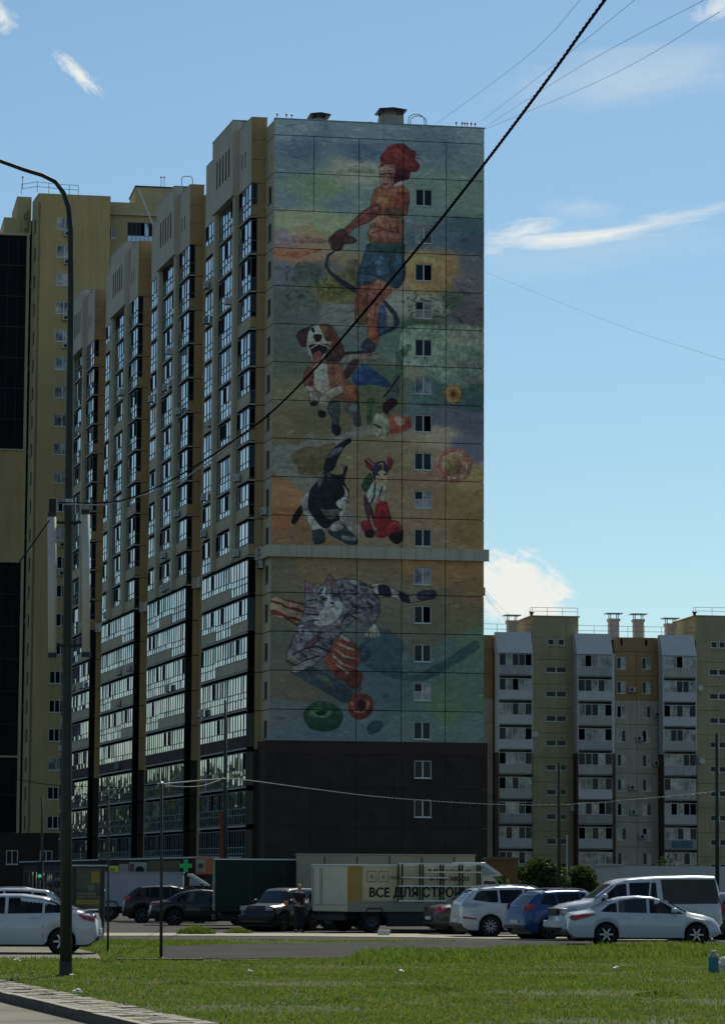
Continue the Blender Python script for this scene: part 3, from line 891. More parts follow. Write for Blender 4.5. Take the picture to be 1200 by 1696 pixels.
MURAL_GAIN = 3.8
mural_img = paint_mural()
mm = bpy.data.materials.new('mural_paint')
mm.use_nodes = True
t = NT(mm.node_tree)
b = mm.node_tree.nodes['Principled BSDF']
ti = t.n('ShaderNodeTexImage'); ti.image = mural_img; ti.extension = 'EXTEND'
geo = t.n('ShaderNodeNewGeometry')
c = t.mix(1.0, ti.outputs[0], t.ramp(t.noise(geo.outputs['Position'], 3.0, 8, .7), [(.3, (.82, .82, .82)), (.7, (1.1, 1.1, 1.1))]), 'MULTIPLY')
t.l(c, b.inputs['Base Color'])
b.inputs['Roughness'].default_value = .85
bu = t.n('ShaderNodeBump'); bu.inputs['Strength'].default_value = .35; bu.inputs['Distance'].default_value = .05
t.l(t.noise(geo.outputs['Position'], 9, 6, .7), bu.inputs['Height']); t.l(bu.outputs[0], b.inputs['Normal'])
M['mural'] = mm


def mural_uv(p):
    d = p - A0
    # solve p = A0 + UX*a (+ NXm*depth): use the component along the wall
    return (max(0.001, min(.999, d.dot(UX) / WALL_W)), max(0, min(1, (p.z - WALL_Z0) / (WALL_Z1 - WALL_Z0))))


# ------------------------------------------------------------------ shared building helpers
def holed(mb, x0, x1, y0, y1, z0, z1, holes, m=0):
    """wall slab with rectangular holes (hx0, hx1, hz0, hz1), cut into butting boxes"""
    xs = sorted({x0, x1, *[h[0] for h in holes], *[h[1] for h in holes]})
    for a, b_ in zip(xs[:-1], xs[1:]):
        zz = z0
        for h in sorted([h for h in holes if h[0] < (a + b_) / 2 < h[1]], key=lambda h: h[2]):
            if h[2] > zz: mb.box(a, b_, y0, y1, zz, h[2], m)
            zz = h[3]
        if zz < z1: mb.box(a, b_, y0, y1, zz, z1, m)
    return mb


def window(parent, fr, x, z, ww, hh, cols=2, rows=(1.0,), fw=.07, mul=.09, fm=None, pm=None, seed=0, tilt=.004, depth=.10,
           sill=True, weights=(0, 1, 0, 0), name='window', back=.0):
    """frame mesh with one joined mesh of panes below it; fr.y points out of the wall"""
    rr = random.Random(seed)
    fm = fm or M['white']
    f = MB(fr.moved(x, 0, z))
    y0, y1 = -depth + back, -depth + .05 + back
    f.box(0, fw, y0, y1, 0, hh); f.box(ww - fw, ww, y0, y1, 0, hh)
    f.box(fw, ww - fw, y0, y1, 0, fw); f.box(fw, ww - fw, y0, y1, hh - fw, hh)
    cw = (ww - 2 * fw) / cols
    p = MB(fr.moved(x, 0, z))
    zlist = [fw]
    for r_ in rows: zlist.append(fw + (hh - 2 * fw) * r_)
    for i in range(1, cols):
        f.box(fw + cw * i - mul / 2, fw + cw * i + mul / 2, y0 - .002, y1 + .012, fw, hh - fw)
    for j in range(1, len(zlist) - 1):
        for i in range(cols):
            f.box(fw + cw * i + (mul / 2 if i else 0), fw + cw * (i + 1) - (mul / 2 if i < cols - 1 else 0), y0, y1 + .006, zlist[j] - .03, zlist[j] + .03)
    if sill: f.box(-.04, ww + .04, y1, .07, -.05, -.005)
    for i in range(cols):
        for j in range(len(zlist) - 1):
            k = rr.choices(range(4), weights)[0] if j == len(zlist) - 2 else (0 if weights[0] else rr.choices(range(4), weights)[0])
            t1, t2, t3 = (rr.uniform(-tilt, tilt) for _ in range(3))
            yb = y0 + .02
            xa, xb = fw + cw * i, fw + cw * (i + 1)
            p.quad([(xa, yb + t1, zlist[j]), (xb, yb + t2, zlist[j]), (xb, yb + t2 + t3, zlist[j + 1]), (xa, yb + t1 + t3, zlist[j + 1])], k)
    o = f.build(name, fm, parent)
    q = p.build('pane', pm or [M['glass'], M['glassd'], M['black'], M['glassc']], o)
    return o


def ac_unit(parent, p, fr):
    """outdoor air-conditioner box with its fan ring on brackets, hung on a wall at local point p"""
    f = fr.moved(*p)
    b_ = MB(f).box(0, .8, .12, .42, 0, .55)
    o = b_.build('air_conditioner', M['acw'], parent)
    MB(f).lathe((.33, .425, .27), [(.2, 0), (.2, .015), (.05, .02)], 12, axis='y').build('fan_grille', M['metal_d'], o)
    MB(f).box(.08, .12, 0, .44, -.05, -.005).build('bracket', M['metal_d'], o)
    MB(f).box(.68, .72, 0, .44, -.05, -.005).build('bracket', M['metal_d'], o)
    return o


def rail(mb, pts, h=1.0, posts=1.2, r=.025):
    """tube railing along a polyline of world points"""
    for a, b_ in zip(pts[:-1], pts[1:]):
        a, b_ = V(a), V(b_)
        n = max(1, int((b_ - a).length / posts))
        for i in range(n + 1):
            q = a.lerp(b_, i / n)
            mb.tube([q, q + V((0, 0, h))], r, 4)
        for hh in (h, h * .55): mb.tube([a + V((0, 0, hh)), b_ + V((0, 0, hh))], r, 4)


def fz(k): return -.12 + 2.85 * k


# ------------------------------------------------------------------ ground sheets come with the yard; here the long tower with the painted end
FM = Frame(A0, UX, (UX.y, -UX.x, 0))                 # x right along the painted wall, y towards the camera
FS = Frame(A0, VX, -UX)                              # x away along the facade, y sideways out of it
tower = thing('apartment_tower', A0, 'long beige high-rise apartment block with the painted end wall', 'building')

core = MB(FS)
core.box(.3, 98.5, -15.84, -.3, 0, 57.9)
core.build('core_wall', M['joint'], tower)
MB(FS).box(.5, 98, -15.4, -.6, 57.9, 57.95).build('roof', M['concrete'], tower)
MB(FM).box(.02, 15.88, -.28, -.235, 11.0, 58.05).build('backing', M['joint'], tower)
# painted panels
cols5 = [0, 2.95, 6.36, 9.72, 13.0, 15.9]
zj = [11.85] + [2.725 + 2.85 * k for k in range(4, 20)] + [58.1]
WX0, WX1 = 10.66, 11.96
g = .028
for j in range(len(zj) - 1):
    za, zb = zj[j], zj[j + 1]
    k = j + 4
    cols = cols5 if (k >= 18 and k < 20) else ([0, 15.9] if k >= 20 else [0] + cols5[2:])
    for i in range(len(cols) - 1):
        xa, xb = cols[i], cols[i + 1]
        holes = [(WX0, WX1, 1.3 + 2.85 * k - .65, 1.3 + 2.85 * k + .65)] if (k <= 18 and xa < WX0 and xb > WX1) else []
        mb = MB(FM)
        holed(mb, xa + (g if i else 0), xb - (g if i < len(cols) - 2 else 0), -.22, random.uniform(-.003, .003), za + (g if j else 0), zb - g, holes)
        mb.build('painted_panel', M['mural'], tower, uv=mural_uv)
MB(FM).box(-.05, 15.97, -.5, .05, 58.1, 58.16).build('parapet_cap', M['metal_g'], tower)
# windows of the painted wall: three kinds, copied
wk = [window(tower, FM, WX0, 1.3 + 2.85 * 18 - .65, 1.3, 1.3, 2, seed=1, depth=.16, weights=(0, 1, 0, 0)),
      window(tower, FM, WX0, 1.3 + 2.85 * 17 - .65, 1.3, 1.3, 2, seed=2, depth=.16, weights=(0, 1, 0, .8)),
      window(tower, FM, WX0, 1.3 + 2.85 * 16 - .65, 1.3, 1.3, 2, seed=3, depth=.16, weights=(0, 1, 1, .4))]
wk.append(window(tower, FM, WX0, 1.3 + 2.85 * 15 - .65, 1.3, 1.3, 2, rows=(.5, 1.0), seed=9, depth=.16, weights=(0, 1, 0, 3)))
seq = [0, 1, 2, 0, 3, 0, 1, 2, 0, 3, 0, 1]
for n_, k in enumerate(range(14, 3, -1)):
    s_ = seq[n_]
    clone(wk[s_], tower, (0, 0, 2.85 * (k - (18 - s_))))
for k in (3, 2):
    d_ = FM.y * .25
    clone(wk[0], tower, (d_.x, d_.y, 2.85 * (k - 18)))
# dark base and the red-brown band above it
MB(FM).box(-.2, 16.1, -.25, .02, 0, 5.5).box(-.2, 16.1, -.25, .02, 10.85, 11.0).build('base_core', M['joint'], tower)
bx_ = [-.25, 2.95, 6.36, 9.72, 13.0, 16.15]
bz_ = [0, 2.72, 5.57, 8.42, 10.9]
for i in range(5):
    for j in range(4):
        hs = [(WX0, WX1, 1.3 + 2.85 * k - .65, 1.3 + 2.85 * k + .65) for k in (2, 3) if i == 3 and bz_[j] < 1.3 + 2.85 * k < bz_[j + 1]]
        mb = MB(FM)
        holed(mb, bx_[i] + (.012 if i else 0), bx_[i + 1] - .012, -.06, .25 + random.uniform(-.006, .004), bz_[j] + .012, bz_[j + 1] - .012, hs)
        mb.build('base_panel', M['darkbase'], tower)
mb = MB(FM); holed(mb, -.25, 16.15, -.06, .27, 10.9, 11.85, []); mb.build('band', M['redband'], tower)
MB(FS).box(.28, 2.9, -.05, .25, 0, 10.9).build('base_wall', M['darkbase'], tower)
MB(FS).box(.3, 2.9, -.05, .27, 10.9, 11.85).build('band', M['redband'], tower)
# cornice stones
for i in range(15):
    xa = -.35 + i * 16.6 / 15
    MB(FM).box(xa, xa + 16.6 / 15 - .02, .0, .34 + random.uniform(-.005, .005), 25.28, 26.15).build('cornice_stone', M['cornice'], tower)
for i in range(3):
    MB(FS).box(.02 + i * .95, .02 + i * .95 + .93, .0, .33, 25.28, 26.15).build('cornice_stone', M['cornice'], tower)
# side strip between the painted wall and the first bay
sidew = None
for j in range(len(zj) - 1):
    za, zb = zj[j], zj[j + 1]
    k = j + 4
    holes = [(1.0, 2.15, 1.3 + 2.85 * k - .65, 1.3 + 2.85 * k + .65)] if k <= 18 else ([(.9, 1.2, za + .9, za + 1.5), (2.2, 2.5, za + .9, za + 1.5)] if k == 19 else [])
    mb = MB(FS); holed(mb, .11, 2.98, -.1, 0, za + .03, zb - .03, holes)
    mb.build('side_panel', M['cream'], tower)
    if k <= 18:
        if sidew is None:
            sidew = window(tower, FS, 1.0, 1.3 + 2.85 * k - .65, 1.15, 1.3, 1, fm=M['frame'], seed=5, weights=(0, 1, 0, 0))
            k0 = k
        else:
            clone(sidew, tower, (0, 0, 2.85 * (k - k0)))
for k, s_ in ((9, 1.9), (10, 1.2), (8, 2.3), (2, -9)):
    if s_ > 0: ac_unit(tower, (s_, 0, fz(k) + (.15 if k > 8 else 2.0)), FS)
# black fill behind the little slots of the top strip stands in for shade
MB(FS).box(.85, 2.55, -.3, -.103, 54.4, 56.6).build('vent_shade_fill', M['black'], tower)

# ---- the four projecting sections of the long facade
PT = 1.1
LB = 17.3
GL = [M['glass'], M['glassd'], M['black'], M['glassc']]
bayvar = {}


def bay(key, s0, k, sa, sb, cols, spandrel, var, wts):
    """one storey of glazing on the facade plane, with a spandrel below when the storey has one"""
    ck = (key, spandrel, var)
    z0 = fz(k)
    if ck in bayvar:
        lst, s00, k00 = bayvar[ck]
        d = VX * (s0 - s00)
        for o in lst: clone(o, tower, (d.x, d.y, 2.85 * (k - k00)))
        return
    f = FS.moved(s0, PT, 0)
    lst = []
    if spandrel:
        gz = z0 + 1.0
        w_ = window(tower, f, sa, gz, sb - sa, z0 + 2.66 - gz, cols, rows=(.27, 1.0), fm=M['frame'], seed=hash(str(ck)) % 999, weights=wts,
                    tilt=.012, sill=False, fw=.05, mul=.05, depth=.03)
        lst.append(w_)
        n = max(3, int((sb - sa) / .55))
        mb = MB(f)
        for i in range(n):
            a = sa + (sb - sa) * i / n
            mb.box(a + .008, a + (sb - sa) / n - .008, -.06, .0, z0 + .2, gz - .01)
        lst.append(mb.build('spandrel', M['redband'] if spandrel == 'red' else M['cream'], tower))
    else:
        lst.append(window(tower, f, sa, z0 + .2, sb - sa, 2.46, cols, rows=(.28, .48, 1.0), fm=M['frame'], seed=hash(str(ck)) % 999,
                          weights=wts, tilt=.012, sill=False, fw=.05, mul=.05, depth=.03))
    lst.append(MB(f).box(sa, sb, -.06, .07, z0 + .02, z0 + .15).build('slab_edge', M['concrete'], tower))
    bayvar[ck] = (lst, s0, k)


import zlib


def hash(s): return zlib.crc32(s.encode())


for b_i in range(4):
    s0 = 3.0 + 24 * b_i
    f = FS.moved(s0)
    MB(f).box(.12, LB - .1, -.06, PT - .12, 0, 53.7).build('core_wall', M['black'], tower)
    # far end wall of the section
    MB(f).box(LB - .1, LB, -.06, PT, 0, 53.8).build('end_wall', M['brownp'], tower)
    MB(FS).box(s0 + LB, s0 + 24 - .02, -.06, .0, 0, 57.9).build('recess_wall', M['brownp'], tower)
    # return wall facing the camera, panel by panel
    fr_ = Frame(FS(s0, 0, 0), -UX, -VX)      # x out sideways, y towards the camera
    for k in range(0, 19):
        z0 = fz(k)
        lowk = k < 4
        wt_ = .62 if k >= 9 else .50
        m_ = M['darkbase'] if lowk else M['brownp']
        zt = min(z0 + 2.85, 53.8) - .03
        MB(fr_).box(-.05, wt_, -.11, 0, max(0, z0) + .03, zt).build('return_panel', m_, tower)
        f3 = fr_.moved(wt_ + .01, 0, 0)
        wd = PT - wt_ - .04
        if k >= 1:
            if k >= 9:
                full = (k + b_i) % 3 != 0
                window(tower, f3, 0, z0 + (.25 if full else 1.0), wd, 2.4 if full else 1.65, 1, rows=(.35, 1.0) if full else (.25, 1), fm=M['frame'], sill=False,
                       fw=.04, seed=k * 7 + b_i, weights=(0, 1, .6, 0), depth=.06, pm=[M['glassd'], M['glassd'], M['black'], M['glassc']])
                if not full: MB(f3).box(0, wd, -.08, -.02, z0 + .2, z0 + .98).build('spandrel', M['brownp'], tower)
                MB(f3).box(0, wd + .05, -.1, .02, z0 + .0, z0 + .14).build('slab_edge', M['concrete'], tower)
            else:
                window(tower, f3, 0, z0 + .2, wd, 2.5, 1, fm=M['metal_d'], sill=False, fw=.04, seed=k * 7 + b_i, weights=(0, 1, 2, 0), depth=.06,
                       pm=[M['glassd'], M['glassd'], M['black'], M['glassc']])
    MB(fr_).box(.0, .60, .0, .3, 25.28, 26.15).build('cornice_stone', M['cornice'], tower)
    MB(FS).box(s0 - 1.6, s0 - .32, .0, .3, 25.28, 26.15).build('cornice_stone', M['cornice'], tower) if b_i else None
    # storeys
    for k in range(9, 19):
        up = random.random() < (.95 if k >= 14 else .55 if k >= 12 else .12)
        wts = (6, .8, 1.3, .9)
        bay('A', s0, k, .0, 4.38, 4, None if up else 'beige', random.randrange(4), wts)
        up = random.random() < (.95 if k >= 13 else .5)
        bay('B', s0, k, 5.32, 11.78, 6, None if up else 'beige', random.randrange(4), (5, 1.2, 1.3, 1))
        up = random.random() < (.95 if k >= 14 else .35)
        bay('C', s0, k, 12.72, LB, 4, None if up else 'beige', random.randrange(4), wts)
    for k in range(1, 9):
        for key, sa, sb, n in (('D', 0, 5.9, 6), ('E', 5.92, 11.6, 6), ('F', 11.62, LB, 6)):
            if k == 4: sp = 'red'
            elif k < 4: sp = None
            else: sp = 'beige' if random.random() < .62 else None
            bay(key + ('l' if k < 2 else ''), s0, k, sa, sb, n, sp, random.randrange(5), (8, .7, .9, .6) if k >= 2 else (1, 6, 2, 0))
    MB(f).box(0, LB, PT - .1, PT + .05, 0, fz(1)).build('base_wall', M['darkbase'], tower)
    # pilasters
    for sa in (4.4, 11.8):
        MB(f).box(sa, sa + .9, PT - .12, PT + .32, fz(9) + .02, 53.8).build('pilaster', M['cream'], tower)
    # attic with its ventilation slots
    mb = MB(f)
    holed(mb, 0, 4.48, PT, PT + .02, 53.8, 58.85, [(2.05, 2.38, 55.5, 56.7), (3.2, 3.53, 55.5, 56.7)])
    holed(mb, 12.42, LB, PT - .2, PT + .02, 53.8, 58.85, [])
    mb.box(.03, LB, -.05, PT - .42, 53.8, 58.8)
    mb.build('attic_wall', M['attic'], tower)
    mb = MB(f)
    mb.box(1.9, 3.7, PT - .3, PT - .002, 55.3, 56.9); mb.box(4.74, 12.16, PT + .28, PT + .475, 55.3, 57.9)
    mb.build('vent_shade_fill', M['black'], tower)  # black fill set close behind the slots in place of their deep shade
    mb = MB(f)
    holed(mb, 4.5, 12.4, PT + .48, PT + .5, 53.8, 59.65, [(5.75 + 1.13 * i, 5.75 + 1.13 * i + .48, 55.5, 57.75) for i in range(5)])
    mb.box(4.5, 4.72, PT - .2, PT + .48, 53.8, 59.65); mb.box(12.18, 12.4, PT - .2, PT + .48, 53.8, 59.65)
    mb.box(4.72, 12.18, PT - .2, PT + .48, 53.8, 53.88); mb.box(4.72, 12.18, PT - 1.0, PT + .48, 59.5, 59.64)
    mb.build('attic_box', M['attic'], tower)
    for za, zb in ((53.83, 55.6), (55.63, 57.1), (57.13, 58.85)):
        MB(fr_).box(-.05, PT + .02, .0, .04, za, zb).build('return_panel', M['brownp'], tower)
    MB(f).box(0, LB, -.1, PT + .04, 58.86, 58.9).box(4.45, 12.45, PT - 1.0, PT + .54, 59.66, 59.7).build('parapet_cap', M['metal_g'], tower)
    # air conditioners on the bays
    for _ in range(9 if b_i < 2 else 6):
        k = random.randrange(4, 18)
        ac_unit(tower, (random.choice((.6, 2.6, 5.8, 8.4, 13.2, 15.2)), PT, fz(k) + random.choice((.25, .3))), f)
    MB(f).box(random.choice((4.3, 5.2)), 5.9, PT + .3, PT + .8, fz(16), fz(16) + .5).build('air_conditioner', M['acw'], tower)

# ---- roof furniture of the painted end
def cap_vent(x0, x1, d0, d1, h, over, hc):
    mb = MB(FM).box(x0, x1, -d1, -d0, 57.9, 58.1 + h)
    o = mb.build('chimney', M['concrete'], tower)
    mb = MB(FM)
    for xx in (x0 + .05, x1 - .2):
        for yy in (-d1 + .05, -d0 - .2): mb.box(xx, xx + .15, yy, yy + .15, 58.1 + h, 58.1 + h + hc)
    mb.build('post', M['metal_d'], o)
    MB(FM).prism([(x0 - over, 58.1 + h + hc), (x1 + over, 58.1 + h + hc), (x1 + over, 58.2 + h + hc), ((x0 + x1) / 2, 58.32 + h + hc), (x0 - over, 58.2 + h + hc)],
                 -d1 - over, -d0 + over).build('chimney_cap', M['metal_d'], o)


cap_vent(8.15, 9.85, .6, 2.2, .85, .2, .34)
cap_vent(3.0, 3.95, .6, 1.6, .32, .3, .2)
MB(FM).lathe((7.35, -1.2, 58.0), [(.28, 0), (.28, .35), (.33, .37), (.33, .42)], 12).build('vent_pipe', M['metal_g'], tower)
hoop = [FM(10.2 + .62 - .62 * math.cos(a), -.6, 58.1 + .55 + .45 * math.sin(a)) for a in np.linspace(0, math.pi, 9)]
hoop2 = [p + FM.x * .25 - FM.y * .5 for p in hoop]
mb = MB()
for hp in (hoop, hoop2): mb.tube([hp[0] - V((0, 0, .8))] + hp + [hp[-1] - V((0, 0, .8))], .035, 5)
mb.build('ladder_hoop', M['metal_g'], tower)
for x in (.25, .95, 1.35, 13.9, 14.35, 14.55, 14.75, 15.05, 15.35):
    o = MB(FM).tube([(x, -.7, 57.9), (x, -.7, 58.55)], .02, 4, raw=False).build('aerial_rod', M['metal_d'], tower)
    MB(FM).lathe((x, -.7, 58.5), [(.02, 0), (.07, .03), (.07, .16), (.02, .2)], 8).build('obstruction_lamp', M['redlamp'], o)
MB(FM).box(15.9, 16.12, -.9, -.5, 22.8, 23.4).build('air_conditioner', M['acw'], tower)

# ------------------------------------------------------------------ yellow tower on the left, behind
def hit(px, py, o, n):
    d = _fw + _rt * ((px - 600) / FOC) + _up * ((848 - py) / FOC)
    return CAMP + d * ((V(o) - CAMP).dot(V(n)) / d.dot(V(n)))


M['yellow'] = mat('yellow_render', (0.47, 0.35, 0.165), 0.9, 0.06, 0.35, bump=.25, streak=True)
M['yellow2'] = mat('pale_yellow_render', (0.45, 0.375, 0.21), 0.9, 0.08, 0.4, bump=.25, streak=True)
M['blackpan'] = mat('black_cladding', (0.009, 0.010, 0.013), 0.8, 0.3, .3, spec=.15)
OY = at(115, 1380, 340); OY.z = 0
NY = V((UX.y, -UX.x, 0))
FY = Frame(OY, UX, NY)


def yx(px, py=900, dep=0):
    return (hit(px, py, OY - NY * dep, NY) - OY).dot(UX)


def yz(px, py, dep=0):
    return hit(px, py, OY - NY * dep, NY).z


ytower = thing('apartment_tower', OY, 'yellow high-rise with dark glazed corner behind the long beige block', 'building')
zt = yz(115, 322)
XA, XB = yx(54), yx(175)
zb0 = yz(115, 1380)
rows_c = [yz(98, y) for y in (370, 1362)]
nfl = 21
fh = (rows_c[0] - rows_c[1]) / nfl
wxa, wxb = yx(86), yx(113)
sxs = [(-4.2, 0)]
holes = [(wxa, wxb, rows_c[1] + fh * k - .68, rows_c[1] + fh * k + .68) for k in range(nfl + 1)]
mb = MB(FY); holed(mb, XA, XB, -.4, 0, zb0, zt, holes); mb.build('wall', M['yellow'], ytower)
mb = MB(FY); mb.box(XA + .3, XB, -16, -.42, 0, zt - .3); mb.build('core_wall', M['black'], ytower)
mb = MB(FY); mb.box(XB - .35, XB, -16, -.42, 0, zt); mb.build('wall', M['yellow2'], ytower)
FYS = Frame(FY(XA, 0, 0), VX, -UX)
holes = [(1.4, 2.8, rows_c[1] + fh * k - .68, rows_c[1] + fh * k + .68) for k in range(nfl + 1)]
mb = MB(FYS); holed(mb, .0, 4.6, -.28, 0.002, zb0, zt - 1.0, holes); mb.build('side_wall', M['yellow2'], ytower)
MB(FYS).box(0.1, 4.6, -.25, 0, zt - 1.0, zt - .02).build('side_wall', M['yellow2'], ytower)
v3 = [window(ytower, FY, wxa, holes[0][2], wxb - wxa, 1.36, 3, seed=11, weights=(0, 3, 0, 1), sill=True),
      window(ytower, FY, wxa, holes[0][2] + fh, wxb - wxa, 1.36, 3, seed=12, weights=(0, 3, 1, 1), sill=True),
      window(ytower, FY, wxa, holes[0][2] + 2 * fh, wxb - wxa, 1.36, 2, seed=13, weights=(0, 0, 0, 1), sill=True)]
for k in range(3, nfl + 1):
    s_ = random.choice((0, 1, 0)) if k < 10 else random.choice((2, 2, 1))
    clone(v3[s_], ytower, (0, 0, fh * (k - s_)))
sw = window(ytower, FYS, 1.4, holes[0][2], 1.4, 1.36, 1, fm=M['frame'], seed=4)
for k in range(1, nfl + 1): clone(sw, ytower, (0, 0, fh * k))
for k in (21, 20, 17, 18, 10, 9): ac_unit(ytower, (wxb - 1.0, 0, rows_c[1] + fh * k - 1.45), FY)
# dark base with lit-framed windows
MB(FY).box(yx(-40), XB + 3, -.38, .3, 0, zb0 - .02).build('base_wall', M['darkbase'], ytower)
for pxa, pxb in ((20, 39), (75, 95)):
    window(ytower, FY.moved(0, .36, 0), yx(pxa), yz(60, 1432), yx(pxb) - yx(pxa), 1.5, 2, seed=pxa, weights=(0, 1, 1, 0))
# dark glazed corner on the far left, in horizontal lifts with pale slab lines
dep = 4.5
X0, X1 = yx(-45, 900, dep), yx(36, 900, dep)
FD = FY.moved(0, -dep, 0)
marks = [388, 745, 930, 1253, 1380]
for a, b2, m_ in ((388, 745, 'blackpan'), (745, 930, 'yellow'), (930, 1253, 'blackpan'), (1253, 1380, 'blackpan')):
    za, zb = yz(18, b2, dep), yz(18, a, dep)
    o = MB(FD).box(X0, X1, -10, -.0 if m_ == 'yellow' else -.25, za + .12, zb - .12).build('corner_cladding', M[m_], ytower)
    MB(FD).box(X0, X1 + .1, -10, .12, zb - .1, zb + .1).build('slab_edge', M['cream'], ytower)
    if m_ == 'blackpan':
        n = int((zb - za) / fh)
        mb = MB(FD)
        for i in range(1, n):
            mb.box(X0, X1, -.24, -.2, za + (zb - za) * i / n - .05, za + (zb - za) * i / n + .05)
        for xx in np.arange(X0, X1, 1.1): mb.box(xx, xx + .05, -.24, -.19, za + .15, zb - .15)
        mb.build('mullion', M['metal_d'], o)
MB(FD).box(X1, X1 + .3, -9, .15, 0, yz(30, 385, dep)).build('pilaster', M['cream'], ytower)
MB(FD).box(X1 + .3, XA + 1, -2.0, -1.6, 0, yz(40, 360, dep)).build('recess_wall', M['blackpan'], ytower)
for k in range(4, 20, 3): ac_unit(ytower, (X1 + .5, -1.6, rows_c[1] + fh * k), FD)
for pxa, pxb, py in ((7, 34, 360), (29, 53, 325), (40, 50, 348)):
    MB(FD).box(yx(pxa, py, dep), yx(pxb, py, dep), -9, -.1 if py < 350 else .1, yz(20, 387, dep), yz(pxa, py, dep)).build('roof_storey', M['yellow2'], ytower)
# right wing set back, with its glazed loggia column
dep2 = 3.0
FW = FY.moved(0, -dep2, 0)
xa, xb = XB - .3, yx(420, 400, dep2)
zw = yz(200, 335, dep2)
lg = (yx(211, 400, dep2), yx(254, 400, dep2)); wn = (yx(177, 400, dep2), yx(193, 400, dep2))
holes = []
for k in range(0, 22):
    zc = rows_c[1] + fh * k - .25
    holes += [(lg[0], lg[1], zc - 1.15, zc + 1.35), (wn[0], wn[1], zc - .62, zc + .72)]
mb = MB(FW); holed(mb, xa, xb, -.4, 0, 0, zw, holes); mb.box(xa, xb, -12, -2, 0, zw - .2)
mb.build('wing_wall', M['yellow2'], ytower)
MB(FW).box(xa, xb, .0, .45, yz(200, 357, dep2), yz(200, 352, dep2)).build('slab_edge', M['cream'], ytower)
for k in range(14, 22):
    zc = rows_c[1] + fh * k - .25
    window(ytower, FW, lg[0], zc - 1.15, lg[1] - lg[0], 2.5, 6, rows=(.4, 1.0), fm=M['frame'], seed=k + 40, weights=(1, 3, 1, 2), sill=False, fw=.05, mul=.05)
    window(ytower, FW, wn[0], zc - .62, wn[1] - wn[0], 1.34, 2, seed=k + 70, weights=(0, 1, 0, 2))
xa, xb = yx(227, 310, dep2), yx(330, 310, dep2)
MB(FW).box(xa, xb, -8, -1.2, zw - .5, yz(260, 307, dep2)).build('roof_storey', M['yellow2'], ytower)
MB(FW).box(xa - .1, xb, -8.1, -1.1, yz(260, 307, dep2), yz(260, 305, dep2)).build('parapet_cap', M['metal_d'], ytower)
mb = MB(); mb.tube([hit(230, 313, OY - NY * 1.5, NY), hit(254, 374, OY - NY * 1.5, NY)], .09, 6); mb.build('leaning_pole', M['white'], ytower)
mb = MB()
q = [hit(x, y, OY - NY * 5, NY) for x, y in ((36, 322), (62, 318), (100, 322), (130, 324))]
rail(mb, q, 1.15, 1.0, .03); mb.build('roof_railing', M['metal_g'], ytower)
mb = MB(); q = [hit(x, y, OY - NY * 4, NY) for x, y in ((301, 307), (301, 296), (304, 292), (316, 292), (319, 296), (319, 307))]
mb.tube(q, .05, 5); mb.build('ladder_hoop', M['metal_g'], ytower)
for x in (267, 272, 38):
    p = hit(x, 304, OY - NY * 4.5, NY)
    o = MB().tube([p - V((0, 0, .6)), p + V((0, 0, .7))], .03, 4).build('aerial_rod', M['metal_d'], ytower)
    MB().lathe(p + V((0, 0, .6)), [(.02, 0), (.09, .03), (.09, .2), (.02, .24)], 8).build('obstruction_lamp', M['redlamp'], o)

# ------------------------------------------------------------------ nine-storey panel block on the right
M['olive'] = mat('olive_panel', (0.42, 0.36, 0.205), 0.92, 0.12, 0.6, bump=.3, streak=True)
M['orange'] = mat('orange_brown_panel', (0.40, 0.25, 0.12), 0.92, 0.12, 0.6, bump=.3, streak=True)
M['greyp'] = mat('grey_beige_wall_panel', (0.48, 0.43, 0.32), 0.92, 0.12, 0.6, bump=.3, streak=True)
M['whitep'] = mat('white_parapet_sheet', (0.60, 0.585, 0.56), 0.7, 0.05, 1.2)
M['greysh'] = mat('grey_parapet_sheet', (0.48, 0.465, 0.43), 0.8, 0.08, 1.2)
M['maroon'] = mat('maroon_side_sheet', (0.12, 0.065, 0.05), 0.9, 0.1, .8)
M['chim'] = mat('chimney_render', (0.46, 0.40, 0.34), 0.9, 0.12, 1.5)
OP = at(1000, 1480, 361); OP.z = 0
thp = math.radians(8.8)
XP = V((math.cos(thp), math.sin(thp), 0)); NP = V((XP.y, -XP.x, 0))
FP = Frame(OP, XP, NP)


def px_(px, dep=0, py=1250): return (hit(px, py, OP + NP * dep, NP) - OP).dot(XP)
def pz_(py, px=1000, dep=0): return hit(px, py, OP + NP * dep, NP).z


pblock = thing('panel_apartment_block', OP, 'nine-storey olive and grey panel block with white balconies', 'building')
Hf = 2.8
zrow = pz_(1097)                    # centre of the top glazing row
rowz = [zrow - Hf * k for k in range(10)]
zroof = pz_(1055)
MB(FP).box(px_(780), px_(1260), -12, -.12, 0, zroof - .3).build('core_wall', M['joint'], pblock)
MB(FP).box(px_(780), px_(1260), -12, -.0, zroof - .3, zroof).build('roof_edge', M['greyp'], pblock)


def pwall(pa, pb, k0, k1, m_, split=1, name='wall_panel', dep=0, holes=()):
    x0, x1 = px_(pa), px_(pb)
    for k in range(k0, k1):
        zc = rowz[k] - .1
        for s_ in range(split):
            a = x0 + (x1 - x0) * s_ / split; b2 = x0 + (x1 - x0) * (s_ + 1) / split
            hs = [(px_(h[0]), px_(h[1]), zc + h[2], zc + h[3]) for h in holes if a < px_(h[0]) and px_(h[1]) < b2]
            mb = MB(FP); holed(mb, a + .02, b2 - .02, -.14 + dep, dep, zc - 1.38, zc + 1.38, hs)
            mb.build(name, m_, pblock)


